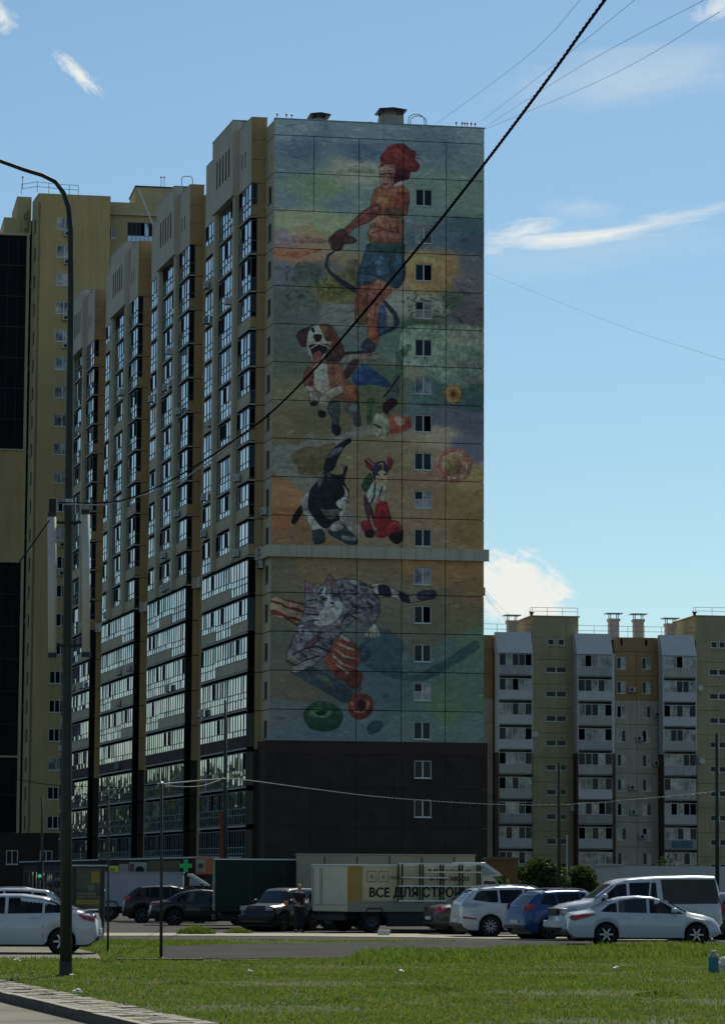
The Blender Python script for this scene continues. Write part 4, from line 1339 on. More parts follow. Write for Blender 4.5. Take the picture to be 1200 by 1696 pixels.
wh = [(1021, 1036, -.65, .75), (1062.5, 1078, -.65, .75)]
pwall(1018, 1089, 0, 2, M['orange'], 2, holes=wh)
pwall(1018, 1089, 2, 10, M['greyp'], 2, holes=wh)
MB(FP).box(px_(1016), px_(1091), -.1, .02, rowz[0] + 1.32, zroof).build('wall_panel', M['orange'], pblock)
for pxx in (1029, 1070):
    MB(FP).box(px_(pxx) - .12, px_(pxx) + .12, .0, .025, rowz[0] + 2.0, rowz[0] + 2.7).build('vent_slot', M['black'], pblock)
MB(FP).box(px_(790), px_(818), -.1, .02, rowz[0] + 1.32, zroof).build('wall_panel', M['orange'], pblock)
pwall(790, 816, 0, 2, M['orange']); pwall(790, 816, 2, 10, M['greyp'])
vw = [window(pblock, FP, px_(1021), rowz[k] - .75, px_(1036) - px_(1021), 1.4, 2, seed=90 + k, weights=(0, 1, .5, 2)) for k in range(4)]
dxw = XP * (px_(1062.5) - px_(1021))
for k in range(9):
    if k >= 4: clone(vw[k % 4], pblock, (0, 0, rowz[k] - rowz[k % 4]))
    j = (k * 3 + 1) % 4
    clone(vw[j], pblock, (dxw.x, dxw.y, rowz[k] - rowz[j]))
# stair sections, windows between the storeys
for (pa, pb, w0, w1) in ((880, 957, 903, 937), (1152, 1262, 1174, 1204)):
    x0, x1 = px_(pa), px_(pb)
    zs0 = pz_(1020, (pa + pb) / 2)
    MB(FP).box(x0, x1, -10, .18, zroof - .2, zs0 - .15).build('stair_head', M['olive'], pblock)
    MB(FP).box(x0 - .15, x1 + .15, -10.1, .25, zs0 - .15, zs0).build('parapet_cap', M['brownp'], pblock)
    for k in range(-1, 10):
        zc = rowz[0] - Hf * k - 1.45
        if k == -1:
            MB(FP).box(x0 + .02, x1 - .02, .04, .18, zc + 1.12 - 2.24, zroof - .22).build('wall_panel', M['olive'], pblock)
            mid = (px_(w0) + px_(w1)) / 2
            for xx in (px_(w0) + .2, px_(w1) - 1.0):
                window(pblock, FP.moved(0, .29, 0), xx, zc + .5, .75, .75, 1, seed=k + 5)
            continue
        hs = [(px_(w0), px_(w1), zc + .15, zc + .85)] if k < 9 else []
        mb = MB(FP); holed(mb, x0 + .02, x1 - .02, .04, .18, max(0, zc - 1.12), zc + 1.64, hs); mb.build('wall_panel', M['olive'], pblock)
        if hs: window(pblock, FP.moved(0, .18, 0), hs[0][0], hs[0][2], hs[0][1] - hs[0][0], .7, 2, seed=int(pa) + k, mul=.14)
    mb = MB(); z9 = zs0
    rail(mb, [FP(x0, -1, z9), FP(x0 + .1, -.2, z9), FP(x1, -.2, z9)], .95, 1.6, .025); mb.build('roof_railing', M['metal_g'], pblock)
    MB(FP).lathe((x0 + .25, -1.2, z9), [(.16, 0), (.16, .35), (.3, .36), (.3, .5), (.05, .62)], 10).build('vent_pipe', M['metal_d'], pblock)
# balcony columns
BD = 2.4
PAR = ([M['whitep'], M['whitep'], mat('yellowed_parapet_sheet', (.48, .45, .38), .7, .08, 1.2, streak=True), mat('weathered_parapet_sheet', (.43, .43, .42), .7, .12, 1.2, streak=True)],
       [M['greysh'], mat('stained_parapet_sheet', (.36, .34, .30), .8, .12, 1.2, streak=True)])
for bi, (pa, pb) in enumerate(((826, 880.5), (957, 1013), (1099, 1152))):
    x0, x1 = px_(pa, BD), px_(pb, BD)
    for k in range(9):
        zc = rowz[k]
        o = MB(FP).box(x0, x1, BD - .08, BD, zc - 1.72, zc - .72).build('balcony_parapet', random.choice(PAR[0] if k < 6 else PAR[1]), pblock)
        if bi == 2 and k == 7: MB(FP).box(x0 + .8, x1 - .5, BD + .002, BD + .03, zc - 1.6, zc - .8).build('blue_screen', mat('blue_sheet', (.10, .15, .21), .7, .2, 2), o)
        MB(FP).box(x0, x1, .2, BD - .1, zc - 1.86, zc - 1.74).build('balcony_slab', M['concrete'], pblock)
        window(pblock, FP.moved(0, BD, 0), x0, zc - .7, x1 - x0, 1.36, 5, seed=200 + bi * 20 + k, weights=(0, 2.4, .9, 4), sill=False, fw=.05, mul=.07, tilt=.01)
        MB(FP).box(x0 + .1, x1 - .1, .3, .5, zc - 1.7, zc + 1.0).build('room_wall', M['greyp'], pblock)
    MB(FP).box(x0, x1, .2, BD - .25, 0, rowz[8] - 1.9).build('ground_wall', M['greyp'], pblock)
    for xx, sd in ((x0 - .1, 0), (x1, 1)):
        MB(FP).box(xx, xx + .1, .16, BD - .0, rowz[4] + .66, rowz[0] + .9).build('side_sheet', M['whitep'], pblock)
        MB(FP).box(xx, xx + .1, .16, BD - .0, 0, rowz[4] + .62).build('side_sheet', M['maroon'], pblock)
    za, zb = rowz[0] + .72, rowz[0] + 3.2
    MB(FP).prism([(BD + .06, za), (BD + .06, za + .05), (1.2, zb), (.2, zb), (.2, za)], x0 - .15, x1 + .12, axis='x').build('balcony_canopy', M['whitep'], pblock)
    if bi == 1:
        MB(FP).box(x1 + .12, px_(1018, BD), 1.6, BD - .1, rowz[4] + .66, rowz[0] + .9).build('side_sheet', M['whitep'], pblock)
        MB(FP).box(x1 + .12, px_(1018, BD), 1.6, BD - .1, 0, rowz[4] + .62).build('side_sheet', M['maroon'], pblock)
for pc, top, dp in ((847, 1018, 3), (1016, 1015, 3), (1057, 1016, 3), (1110, 1023, 5)):
    xx = px_(pc, -dp)
    zt_ = pz_(top + 10, pc, -dp)
    o = MB(FP).box(xx - .55, xx + .55, -dp - .55, -dp + .55, zroof, zt_).build('chimney', M['chim'], pblock)
    MB(FP).box(xx - .65, xx + .65, -dp - .65, -dp + .65, zt_ - .3, zt_).build('collar', M['chim'], o)
    mb = MB(FP)
    for a in (-.5, .42):
        for b2 in (-.5, .42): mb.box(xx + a, xx + a + .08, -dp + b2, -dp + b2 + .08, zt_, zt_ + .55)
    mb.build('post', M['metal_d'], o)
    MB(FP).box(xx - .95, xx + .95, -dp - .8, -dp + .8, zt_ + .55, zt_ + .65).build('chimney_cap', M['metal_g'], o)
for a, b2 in ((795, 880), (957, 1152)):
    mb = MB(); rail(mb, [FP(px_(a), -.3, zroof), FP(px_(b2), -.3, zroof)], 1.3, 1.8, .025); mb.build('roof_railing', M['metal_g'], pblock)

# outdoor units and dishes hung here and there on the panel block
for k, pxx in ((1, 1040), (3, 1052), (4, 1080), (6, 1042), (7, 1056), (2, 1082), (5, 1040)):
    ac_unit(pblock, (px_(pxx), 0, rowz[k] - .6), FP)
for k, pxx in ((3, 885), (6, 946), (4, 1160), (1, 1158)):
    f_ = FP.moved(px_(pxx), .18, rowz[k] - .3)
    o = MB(f_).lathe((0, .25, .3), [(.05, -.06), (.25, -.02), (.36, .05)], 12, axis='y').build('satellite_dish', M['whitep'], pblock)
    MB(f_).box(-.02, .02, 0, .22, .1, .14).build('bracket', M['metal_d'], o)

# ------------------------------------------------------------------ the ground
def ground_mat(name, c1, c2, scale, rough=.95, bump=.5, c3=None):
    m = bpy.data.materials.new(name); m.use_nodes = True
    t = NT(m.node_tree); b = m.node_tree.nodes['Principled BSDF']
    geo = t.n('ShaderNodeNewGeometry'); pos = geo.outputs['Position']
    c = t.ramp(t.noise(pos, scale, 8, .65), [(.35, c1), (.65, c2)])
    if c3: c = t.mix(t.math('MULTIPLY', t.math('SUBTRACT', t.noise(pos, scale * .22, 5, .6), .5), 5, clamp=True), c, c3)
    t.l(c, b.inputs['Base Color']); b.inputs['Roughness'].default_value = rough
    b.inputs['Specular IOR Level'].default_value = .12
    bu = t.n('ShaderNodeBump'); bu.inputs['Strength'].default_value = bump; bu.inputs['Distance'].default_value = .03
    t.l(t.noise(pos, scale * 9, 8, .7), bu.inputs['Height']); t.l(bu.outputs[0], b.inputs['Normal'])
    return m


M['soil'] = ground_mat('lawn_soil', (.045, .058, .018), (.075, .085, .028), .9, c3=(.10, .09, .05))
M['asphalt'] = ground_mat('asphalt', (.013, .013, .013), (.030, .029, .027), 1.3, c3=(.042, .038, .032))
M['lot'] = ground_mat('dusty_lot', (.028, .027, .026), (.055, .052, .047), .6)
M['sand'] = ground_mat('dusty_pavement', (.28, .255, .19), (.42, .385, .29), 1.6)
M['roadd'] = ground_mat('dusty_road', (.13, .12, .095), (.24, .22, .17), .9)
M['paver'] = mat('dusty_paver', (.36, .335, .25), .95, .2, 5, bump=.6)
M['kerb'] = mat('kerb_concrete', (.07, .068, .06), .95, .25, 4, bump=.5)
# pale dust on the kerb tops; shade is painted into the dark side faces
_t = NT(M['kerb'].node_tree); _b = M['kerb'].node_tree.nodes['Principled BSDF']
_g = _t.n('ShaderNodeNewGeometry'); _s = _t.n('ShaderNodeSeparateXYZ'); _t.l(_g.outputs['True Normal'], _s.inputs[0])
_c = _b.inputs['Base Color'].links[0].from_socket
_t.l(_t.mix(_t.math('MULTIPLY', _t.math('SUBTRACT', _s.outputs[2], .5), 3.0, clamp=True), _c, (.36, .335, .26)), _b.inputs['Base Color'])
M['white2'] = mat('white_car_paint', (.46, .48, .49), .28, .05, .8, coat=.6)

base = MB().box(-2500, 2500, -300, 4000, -.6, -.16).build('ground', M['lot'])
tag(base, kind='structure')
tag(MB().box(-2400, 2400, 90, 3900, -.5, -.01).build('parking_lot', M['lot']), kind='structure')


def sheet(name, pts, z, m_, step=None):
    q = [gnd(x, y, z) for x, y in pts] if len(pts[0]) == 2 else [V(p) for p in pts]
    top = [V((p.x, p.y, z)) for p in q]
    mb = MB()
    n = len(top)
    mb.quad(top, raw=True)
    for i in range(n):
        a, b2 = top[i], top[(i + 1) % n]
        mb.quad([a, V((a.x, a.y, z - .3)), V((b2.x, b2.y, z - .3)), b2], raw=True)
    return fix_normals(tag(mb.build(name, m_), kind='structure'))


# kerb line of the near road, from the far left down to the lower right
Ka, Kb = gnd(0, 1640, .0), gnd(240, 1694, .0)
kd = (Kb - Ka).normalized(); kn = V((-kd.y, kd.x, 0))       # kn points to the lawn side
if kn.y < 0: kn = -kn
K0 = Ka - kd * 14; K1 = Ka + kd * 34
sheet('road', [K0 + kn * -.15, K1 + kn * -.15, K1 + kn * -9, K0 + kn * -9], -.145, M['roadd'])
lawn = sheet('lawn', [K0 + kn * .9, K1 + kn * .9, V((60, K1.y + .3, 0)), V((60, 96.5, 0)), V((-60, 96.5, 0)), V((-60, K0.y + .5, 0))], .0, M['soil'])
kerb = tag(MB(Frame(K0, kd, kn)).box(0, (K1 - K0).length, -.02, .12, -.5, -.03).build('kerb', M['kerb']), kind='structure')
L = (K1 - K0).length
n = int(L / 1.0)
for i in range(8, n):
    if (K0 + kd * i).y < 20: break
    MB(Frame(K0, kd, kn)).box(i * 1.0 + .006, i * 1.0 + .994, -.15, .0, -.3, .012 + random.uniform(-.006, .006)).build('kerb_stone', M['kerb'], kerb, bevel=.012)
pave = tag(MB(Frame(K0, kd, kn)).box(0, L, .121, .92, -.4, -.025).build('pavement', M['sand']), kind='structure')
cnt = 0
for i in range(int(8 / .26), int(L / .26)):
    if (K0 + kd * i * .26).y < 33: break
    for j in range(3):
        if cnt > 285: break
        if random.random() < .10: continue
        off = .13 * (j % 2)
        MB(Frame(K0, kd, kn)).box(i * .26 + off + .008, i * .26 + off + .252, .01 + j * .29, .01 + j * .29 + .275, -.05,
                                  .006 + random.uniform(-.012, .008)).build('paver', M['paver'], pave)
        cnt += 1

# far strips: pavement by the parked cars, grass strip, asphalt path, its kerb
sheet('pavement', [gnd(-200, 1545), gnd(500, 1546), gnd(800, 1547.5), gnd(1400, 1553), gnd(1400, 1561), gnd(900, 1557), gnd(700, 1553), gnd(500, 1551), gnd(330, 1550),
                   gnd(-200, 1551)], .012, M['sand'])
sheet('asphalt_path', [gnd(268, 1568), gnd(420, 1564), gnd(700, 1560), gnd(900, 1559), gnd(1400, 1563), gnd(1400, 1570), gnd(1200, 1569),
                       gnd(1000, 1572), gnd(800, 1577), gnd(660, 1583), gnd(600, 1587.5), gnd(300, 1589), gnd(262, 1589)], .018, M['asphalt'])
# side road under the white car on the left
sheet('side_road', [gnd(-400, 1567), gnd(120, 1570), gnd(162, 1580), gnd(168, 1589), gnd(-400, 1589)], .014, M['roadd'])
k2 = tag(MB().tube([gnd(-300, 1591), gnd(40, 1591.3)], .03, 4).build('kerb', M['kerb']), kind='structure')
for a, b2 in ((-60, 158), (120, 352), (366, 470), (474, 592)):
    pa, pb = gnd(a, 1591), gnd(b2, 1591 + (b2 - 120) * .003)
    L2 = (pb - pa).length; d2 = (pb - pa).normalized()
    for i in range(int(L2 / 1.0)):
        f = Frame(pa + d2 * i, d2, V((-d2.y, d2.x, 0)))
        if random.random() < .1: continue
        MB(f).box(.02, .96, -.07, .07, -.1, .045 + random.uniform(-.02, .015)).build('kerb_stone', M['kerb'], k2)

# ------------------------------------------------------------------ grass blades
def leaf_mat(name, c1, c2, tr=.55, scale=.8):
    m = bpy.data.materials.new(name); m.use_nodes = True
    t = NT(m.node_tree); m.node_tree.nodes.clear()
    out = t.n('ShaderNodeOutputMaterial')
    geo = t.n('ShaderNodeNewGeometry')
    c = t.ramp(t.noise(geo.outputs['Position'], scale, 5, .65), [(.3, c1), (.7, c2)])
    rnd = t.ramp(geo.outputs['Random Per Island'], [(0, (.75, .75, .75)), (1, (1.25, 1.2, 1.05))])
    c = t.mix(1.0, c, rnd, 'MULTIPLY')
    d = t.n('ShaderNodeBsdfPrincipled'); d.inputs['Roughness'].default_value = .6
    d.inputs['Specular IOR Level'].default_value = .25
    tl = t.n('ShaderNodeBsdfTranslucent')
    t.l(c, d.inputs['Base Color']); t.l(c, tl.inputs['Color'])
    mx = t.n('ShaderNodeMixShader'); mx.inputs[0].default_value = tr
    t.l(d.outputs[0], mx.inputs[1]); t.l(tl.outputs[0], mx.inputs[2]); t.l(mx.outputs[0], out.inputs[0])
    return m


M['grass'] = leaf_mat('grass_blades', (.082, .142, .020), (.150, .196, .032), .55, .5)
M['grassy'] = leaf_mat('dry_grass_blades', (.16, .15, .05), (.24, .21, .09), .5, .5)


def inside(poly, x, y):
    c = np.zeros(x.shape, bool); n = len(poly)
    for i in range(n):
        xa, ya = poly[i]; xb, yb = poly[(i + 1) % n]
        if ya == yb: continue
        c ^= ((ya > y) != (yb > y)) & (x < (xb - xa) * (y - ya) / (yb - ya) + xa)
    return c


def blades(name, x, y, h, wd, m_, z=0.0, lean=.35):
    n = len(x)
    r = rng
    a = r.random(n) * 2 * np.pi; la = r.random(n) * 2 * np.pi; ll = r.random(n) * lean * h
    dx, dy = np.cos(a) * wd, np.sin(a) * wd
    lx, ly = np.cos(la) * ll, np.sin(la) * ll
    v = np.zeros((n, 5, 3))
    v[:, 0] = np.stack([x - dx, y - dy, np.full(n, z - .02)], 1)
    v[:, 1] = np.stack([x + dx, y + dy, np.full(n, z - .02)], 1)
    v[:, 2] = np.stack([x + dx * .8 + lx * .35, y + dy * .8 + ly * .35, z + h * .55], 1)
    v[:, 3] = np.stack([x - dx * .8 + lx * .35, y - dy * .8 + ly * .35, z + h * .55], 1)
    v[:, 4] = np.stack([x + lx, y + ly, z + h * (1 - .3 * r.random(n))], 1)
    me = bpy.data.meshes.new(name)
    base_i = np.arange(n)[:, None] * 5
    loops = np.concatenate([base_i + np.array([0, 1, 2, 3]), base_i + np.array([3, 2, 4])], 1).ravel()
    starts = np.concatenate([np.arange(n)[:, None] * 7, np.arange(n)[:, None] * 7 + 4], 1).ravel()
    totals = np.tile([4, 3], n)
    me.vertices.add(n * 5); me.vertices.foreach_set('co', v.ravel())
    me.loops.add(n * 7); me.loops.foreach_set('vertex_index', loops.astype(np.int32))
    me.polygons.add(n * 2); me.polygons.foreach_set('loop_start', starts.astype(np.int32)); me.polygons.foreach_set('loop_total', totals.astype(np.int32))
    me.update(calc_edges=True)
    me.materials.append(m_)
    o = bpy.data.objects.new(name, me); COL.objects.link(o)
    return o


def fnoise(x, y, s):
    return (np.sin(x * s + 1.3 * np.sin(y * s * .7)) + np.sin(y * s * 1.3 + 1.7 * np.sin(x * s * .6 + 2)) + np.sin((x + y) * s * .6)) / 3


def px_poly(pts): return [(gnd(a, b2).x, gnd(a, b2).y) for a, b2 in pts]


holes_ = [px_poly(p) for p in ([(268, 1568), (420, 1564), (700, 1560), (900, 1559), (1400, 1563), (1400, 1570), (1200, 1569), (1000, 1572),
                                (800, 1577), (660, 1583), (600, 1587.5), (300, 1589), (262, 1589)],
                               [(-400, 1567), (120, 1570), (162, 1580), (168, 1589), (-400, 1589)])]
# density falls with distance, so that the blades keep about the same number per pixel
Ngr = 230000
yy = 28 + (96 - 28) * rng.random(Ngr) ** 1.15
xx = (rng.random(Ngr) - .5) * (yy * .25 + 3)
q = (xx - K0.x) * kn.x + (yy - K0.y) * kn.y
keep = q > .88 + .07 * fnoise(xx, yy, 5)
for hp in holes_: keep &= ~inside(hp, xx, yy)
# far limit: pavement edge
far = np.array([gnd(p, 1551.5 if p < 600 else 1554).y for p in range(0, 1300, 100)])
keep &= yy < np.interp(600 + xx / yy * FOC, np.arange(0, 1300, 100), far)
keep &= (fnoise(xx, yy, .9) + .35 * fnoise(xx, yy, 4.1) > -.46) | (rng.random(Ngr) < .22)
xx, yy = xx[keep], yy[keep]
hh = (.024 + .042 * rng.random(len(xx))) * (1 + .5 * fnoise(xx, yy, .55) + .35 * fnoise(xx, yy, 2.3)) * (1 + (yy - 40) / 160)
tag(blades('grass', xx, yy, hh, .006 + yy * .00012, M['grass']), 'short sunlit green grass of the lawn', 'grass', kind='stuff')
# taller growth along the near side of the path, and dry stalks
reg = px_poly([(560, 1600), (600, 1580), (680, 1577), (820, 1574), (1000, 1569), (1200, 1566), (1210, 1585), (1000, 1590), (800, 1594)])
n = 26000
bx = [p[0] for p in reg]; by = [p[1] for p in reg]
x2 = min(bx) + (max(bx) - min(bx)) * rng.random(n); y2 = min(by) + (max(by) - min(by)) * rng.random(n)
k_ = inside(reg, x2, y2) & (fnoise(x2, y2, 1.1) > -.35); x2, y2 = x2[k_], y2[k_]
tag(blades('tall_grass', x2, y2, (.10 + .13 * rng.random(len(x2))) * (1 + .4 * fnoise(x2, y2, 1.7)), .016 + 0 * x2, M['grass'], lean=.6),
    'taller grass fringe along the asphalt path', 'grass', kind='stuff')
n = 5000
y3 = 30 + 55 * rng.random(n); x3 = (rng.random(n) - .5) * (y3 * .25)
k_ = ((x3 - K0.x) * kn.x + (y3 - K0.y) * kn.y > 1.0)
for hp in holes_: k_ &= ~inside(hp, x3, y3)
x3, y3 = x3[k_], y3[k_]
tag(blades('dry_grass', x3, y3, .05 + .06 * rng.random(len(x3)), .010 + 0 * x3, M['grassy'], lean=.9), 'scattered dry straw among the lawn grass', 'grass', kind='stuff')


def weed_clump(px, py, wpx, h, label, n=1500):
    c = gnd(px, py); rx = wpx / FOC * c.y / 2
    a = rng.random(n) * 6.28; rr = np.sqrt(rng.random(n))
    x = c.x + rx * rr * np.cos(a); y = c.y + min(rx, 1.5) * rr * np.sin(a)
    o = blades('weed_clump', x, y, h * (1.1 - .8 * rr) * (.6 + .5 * rng.random(n)), .02 + 0 * x, M['grass'], lean=.8)
    return tag(o, label, 'weeds', kind='stuff')


for i_, (wx, wy, ww_, wh_) in enumerate(((720, 1640, 70, .13), (300, 1630, 60, .10), (940, 1622, 60, .12), (560, 1660, 90, .12), (1090, 1650, 90, .13))):
    weed_clump(wx, wy, ww_, wh_, ('broad-leaved weed patch in the lawn below the middle of the tower', 'small weed patch in the lawn right of the big lamp foot', 'weed patch in the right lawn below the white crossover', 'weed patch at the bottom centre of the lawn', 'weed patch in the lower right lawn left of the bottle')[i_], 500)
weed_clump(325, 1547, 64, .42, 'bright weed clump beside the pavement in front of the dark saloon')
weed_clump(395, 1546, 50, .28, 'low weeds at the foot of the dark green box truck', 900)
weed_clump(640, 1586, 70, .22, 'leafy weed clump at the left end of the tall grass fringe', 1200)
# far ground cover beyond the left edge: a belt of trees and sheds that the lower glazing mirrors
def foliage_mesh(name, centres, n, size, m_, parent=None, origin=None):
    """leaf-sized faces scattered through several soft lumps"""
    w_ = np.array([c[3] ** 3 for c in centres], float); w_ /= w_.sum()
    idx = rng.choice(len(centres), n, p=w_)
    C_ = np.array(centres)[idx]
    d = rng.normal(size=(n, 3)); d /= np.linalg.norm(d, axis=1)[:, None]
    rad = C_[:, 3] * (1 - .55 * rng.random(n) ** 1.6) * (.85 + .3 * rng.random(n))
    p = C_[:, :3] + d * rad[:, None] * np.array([1, 1, .85])
    a = rng.normal(size=(n, 3)); a /= np.linalg.norm(a, axis=1)[:, None]
    b2 = np.cross(a, rng.normal(size=(n, 3))); b2 /= np.linalg.norm(b2, axis=1)[:, None]
    s_ = size * (.6 + .8 * rng.random(n))[:, None]
    org = np.array(origin if origin is not None else (0, 0, 0), float)
    v = np.stack([p - a * s_, p + b2 * s_ * .6, p + a * s_, p - b2 * s_ * .6], 1) - org
    me = bpy.data.meshes.new(name)
    me.from_pydata(v.reshape(-1, 3).tolist(), [], (np.arange(n)[:, None] * 4 + np.arange(4)).tolist())
    me.materials.append(m_)
    o = bpy.data.objects.new(name, me)
    return link(o, parent, org)


M['leaf'] = leaf_mat('tree_leaves', (.028, .050, .012), (.065, .095, .022), .4, .8)
M['bark'] = mat('bark', (.06, .05, .04), .95, .2, 4, bump=.6)
cs = []
for i in range(190):
    tt = random.random()
    cs.append((-52 - 200 * tt + random.uniform(-4, 12) * tt, 345 + 90 * tt + random.uniform(-12, 12), random.uniform(2, 10.5), random.uniform(3.5, 6.5)))
tag(foliage_mesh('far_trees', cs, 40000, .8, M['leaf']), 'dark belt of trees far off to the left of the towers', 'trees', kind='stuff')

# ------------------------------------------------------------------ cars
M['paint_white'] = M['white2']
M['paint_black'] = mat('black_car_paint', (.010, .010, .012), .3, .1, 1, coat=.35)
M['paint_blue'] = mat('blue_car_paint', (.010, .050, .17), .35, .1, 1, coat=.3)
M['paint_grey'] = mat('dark_grey_car_paint', (.022, .025, .028), .3, .1, 1, coat=.5)
M['carglass'] = glass_mat('car_glass', (.004, .005, .006), 1.33, wav=.004)
M['carglass2'] = glass_mat('car_glass_reflecting', (.012, .018, .018), 1.5, wav=.01)
M['rubber'] = mat('tyre_rubber', (.015, .015, .016), .85, .1, 5)
M['rim'] = mat('alloy_rim', (.35, .36, .37), .35, .08, 5, metal=.8)
M['rim_d'] = mat('dark_steel_rim', (.06, .06, .065), .5, .1, 5, metal=.5)
M['lampred'] = mat('red_tail_lamp', (.30, .012, .014), .2, .1, 6, coat=.6)
M['lampclr'] = mat('clear_head_lamp', (.30, .32, .34), .12, .1, 6, coat=.8)
M['lampor'] = mat('orange_lamp', (.55, .12, .02), .2, .1, 6, coat=.6)
M['plastic'] = mat('black_plastic', (.02, .02, .021), .6, .1, 6)
M['plate'] = mat('number_plate', (.5, .5, .48), .5, .05, 6)
M['chrome'] = mat('chrome', (.6, .6, .6), .15, .02, 6, metal=1.0)


def interp(pts, x):
    xs = [p[0] for p in pts]; ys = [p[1] for p in pts]
    return float(np.interp(x, xs, ys))


def car(name, label, cat, paint, L, W, top, belt, wheels, wr, loc, rot, glasses, lamps, zlow=.22, roofw=.72, tail=.10, nose=.14,
        rimm='rim', spokes=6, group=None, extras=None, mirror=None, plate=True, windshield=None, rear_glass=None, roof_glass=None,
        arch_m=None, handle_z=.8, handles=(1.6, 2.6), rails=False, seam=()):
    """x forward from the rear bumper; side outline (top), belt line and two wheel positions give the body"""
    R = thing(name, (0, 0, 0), label, cat, group)
    arc = wr + .055
    st = set(np.linspace(0, L, 40).tolist()) | {p[0] for p in top}
    for xw in wheels:
        for a in np.linspace(0, math.pi, 13): st.add(xw + arc * math.cos(a))
    st = sorted(x for x in st if 0 <= x <= L)

    def hw(x):
        h = W / 2
        if x < tail * 3: h *= 1 - .16 * (1 - x / (tail * 3)) ** 2
        if x > L - nose * 4: h *= 1 - .22 * ((x - L + nose * 4) / (nose * 4)) ** 2
        return h

    def zb(x):
        z = zlow
        for xw in wheels:
            d = abs(x - xw)
            if d < arc: z = max(z, wr + math.sqrt(max(0, arc * arc - d * d)))
        if x < .25: z = max(z, zlow + (.25 - x) * .6)
        if x > L - .3: z = max(z, zlow + (x - L + .3) * .4)
        return z

    def half(x):
        zt = interp(top, x); ze = min(interp(belt, x), zt - .015); h = hw(x); z0 = min(zb(x), ze - .03)
        up = max(0., min(1., (zt - ze) / .35))
        wr_ = h * (roofw * up + .90 * (1 - up))
        pts = [(h * .93, z0), (h * .985, z0 + (ze - z0) * .22), (h, z0 + (ze - z0) * .5), (h * .992, z0 + (ze - z0) * .74), (h * .965, z0 + (ze - z0) * .94),
               (h * .945, ze)]
        zi = zt - min(.09, (zt - ze) * .5)
        pts += [(h * .945 + (wr_ - h * .945) * f, ze + (zi - ze) * f) for f in (.5, 1.0)]
        pts += [(wr_ - min(.07, wr_ * .1), zt - (zt - zi) * .32), (wr_ * .75, zt - (zt - zi) * .05), (0, zt)]
        return pts

    def yat(x, z):
        pts = half(x)
        for (ya, za), (yb, zb_) in zip(pts[:-1], pts[1:]):
            if za <= z <= zb_: return ya + (yb - ya) * (z - za) / max(1e-6, zb_ - za)
        return pts[-4][0] if z > pts[-1][1] else pts[0][0]
    mb = MB()
    rows = [half(x) for x in st]
    m = len(rows[0])
    for sgn in (-1, 1):
        i0 = len(mb.v)
        for x, rw in zip(st, rows):
            for y, z in rw: mb.v.append(V((x, y * sgn, z)))
        for i in range(len(st) - 1):
            for j in range(m - 1):
                a = i0 + i * m + j
                mb.f.append((a, a + 1, a + m + 1, a + m)[::sgn]); mb.m.append(0)
        for i in (0, len(st) - 1):
            row = [i0 + i * m + j for j in range(m)]
            b0 = len(mb.v); mb.v.append(V((st[i], 0, rows[i][0][1])))
            mb.f.append(tuple(row + [b0])); mb.m.append(0)
    o = mb.build('body', paint, R, origin=(0, 0, 0), smooth=True)
    import bmesh
    bm = bmesh.new(); bm.from_mesh(o.data)
    bmesh.ops.remove_doubles(bm, verts=bm.verts, dist=.002)
    bmesh.ops.recalc_face_normals(bm, faces=bm.faces)
    for e in bm.edges:
        if len(e.link_faces) == 2 and e.calc_face_angle(0) > math.radians(38): e.smooth = False
    bm.to_mesh(o.data); bm.free()
    body = o
    # underbody and wheel wells
    ub = MB()
    ub.box(.25, L - .3, -W * .40, W * .40, .17, .52)
    ub.build('underbody', M['plastic'], R, origin=(0, 0, 0))
    # side windows, doors lines, lamps: plates that follow the side surface
    def side_plate(pname, pts, mt, off, parent, sides=(-1, 1), nsub=5, curve=True):
        xs = sorted({p[0] for p in pts} | set(np.linspace(min(p[0] for p in pts), max(p[0] for p in pts), nsub * 2).tolist()))
        def zr(x):
            zz = []
            n = len(pts)
            for i in range(n):
                (xa, za), (xb, zb_) = pts[i], pts[(i + 1) % n]
                if xa == xb:
                    if abs(x - xa) < 1e-6: zz += [za, zb_]
                    continue
                if min(xa, xb) - 1e-6 <= x <= max(xa, xb) + 1e-6: zz.append(za + (zb_ - za) * (x - xa) / (xb - xa))
            return min(zz), max(zz)
        for sg in sides:
            mb = MB(); rws = []
            for x in xs:
                lo, hi = zr(x)
                rws.append([(x, sg * (yat(x, lo + (hi - lo) * f) + off), lo + (hi - lo) * f) for f in (0, .5, 1)])
            for a, b2 in zip(rws[:-1], rws[1:]):
                for j in range(2):
                    q = [a[j], b2[j], b2[j + 1], a[j + 1]]
                    mb.quad(q[::-sg] if sg > 0 else q)
                    e = [(p[0], p[1] - sg * .02, p[2]) for p in q]
                    if j == 0: mb.quad([q[0], e[0], e[1], q[1]])
                    else: mb.quad([q[2], e[2], e[3], q[3]])
            mb.build(pname, mt, parent, origin=(0, 0, 0), smooth=curve)
    for gpts, gm in glasses: side_plate('side_window', gpts, M[gm], .008, R)
    for (lname, lpts, lm) in lamps: side_plate(lname, lpts, M[lm], .012, R)
    for (xs_, za, zb_) in seam: side_plate('door_seam', [(xs_, za), (xs_ + .014, za), (xs_ + .014, zb_), (xs_, zb_)], M['plastic'], .003, body, nsub=1)
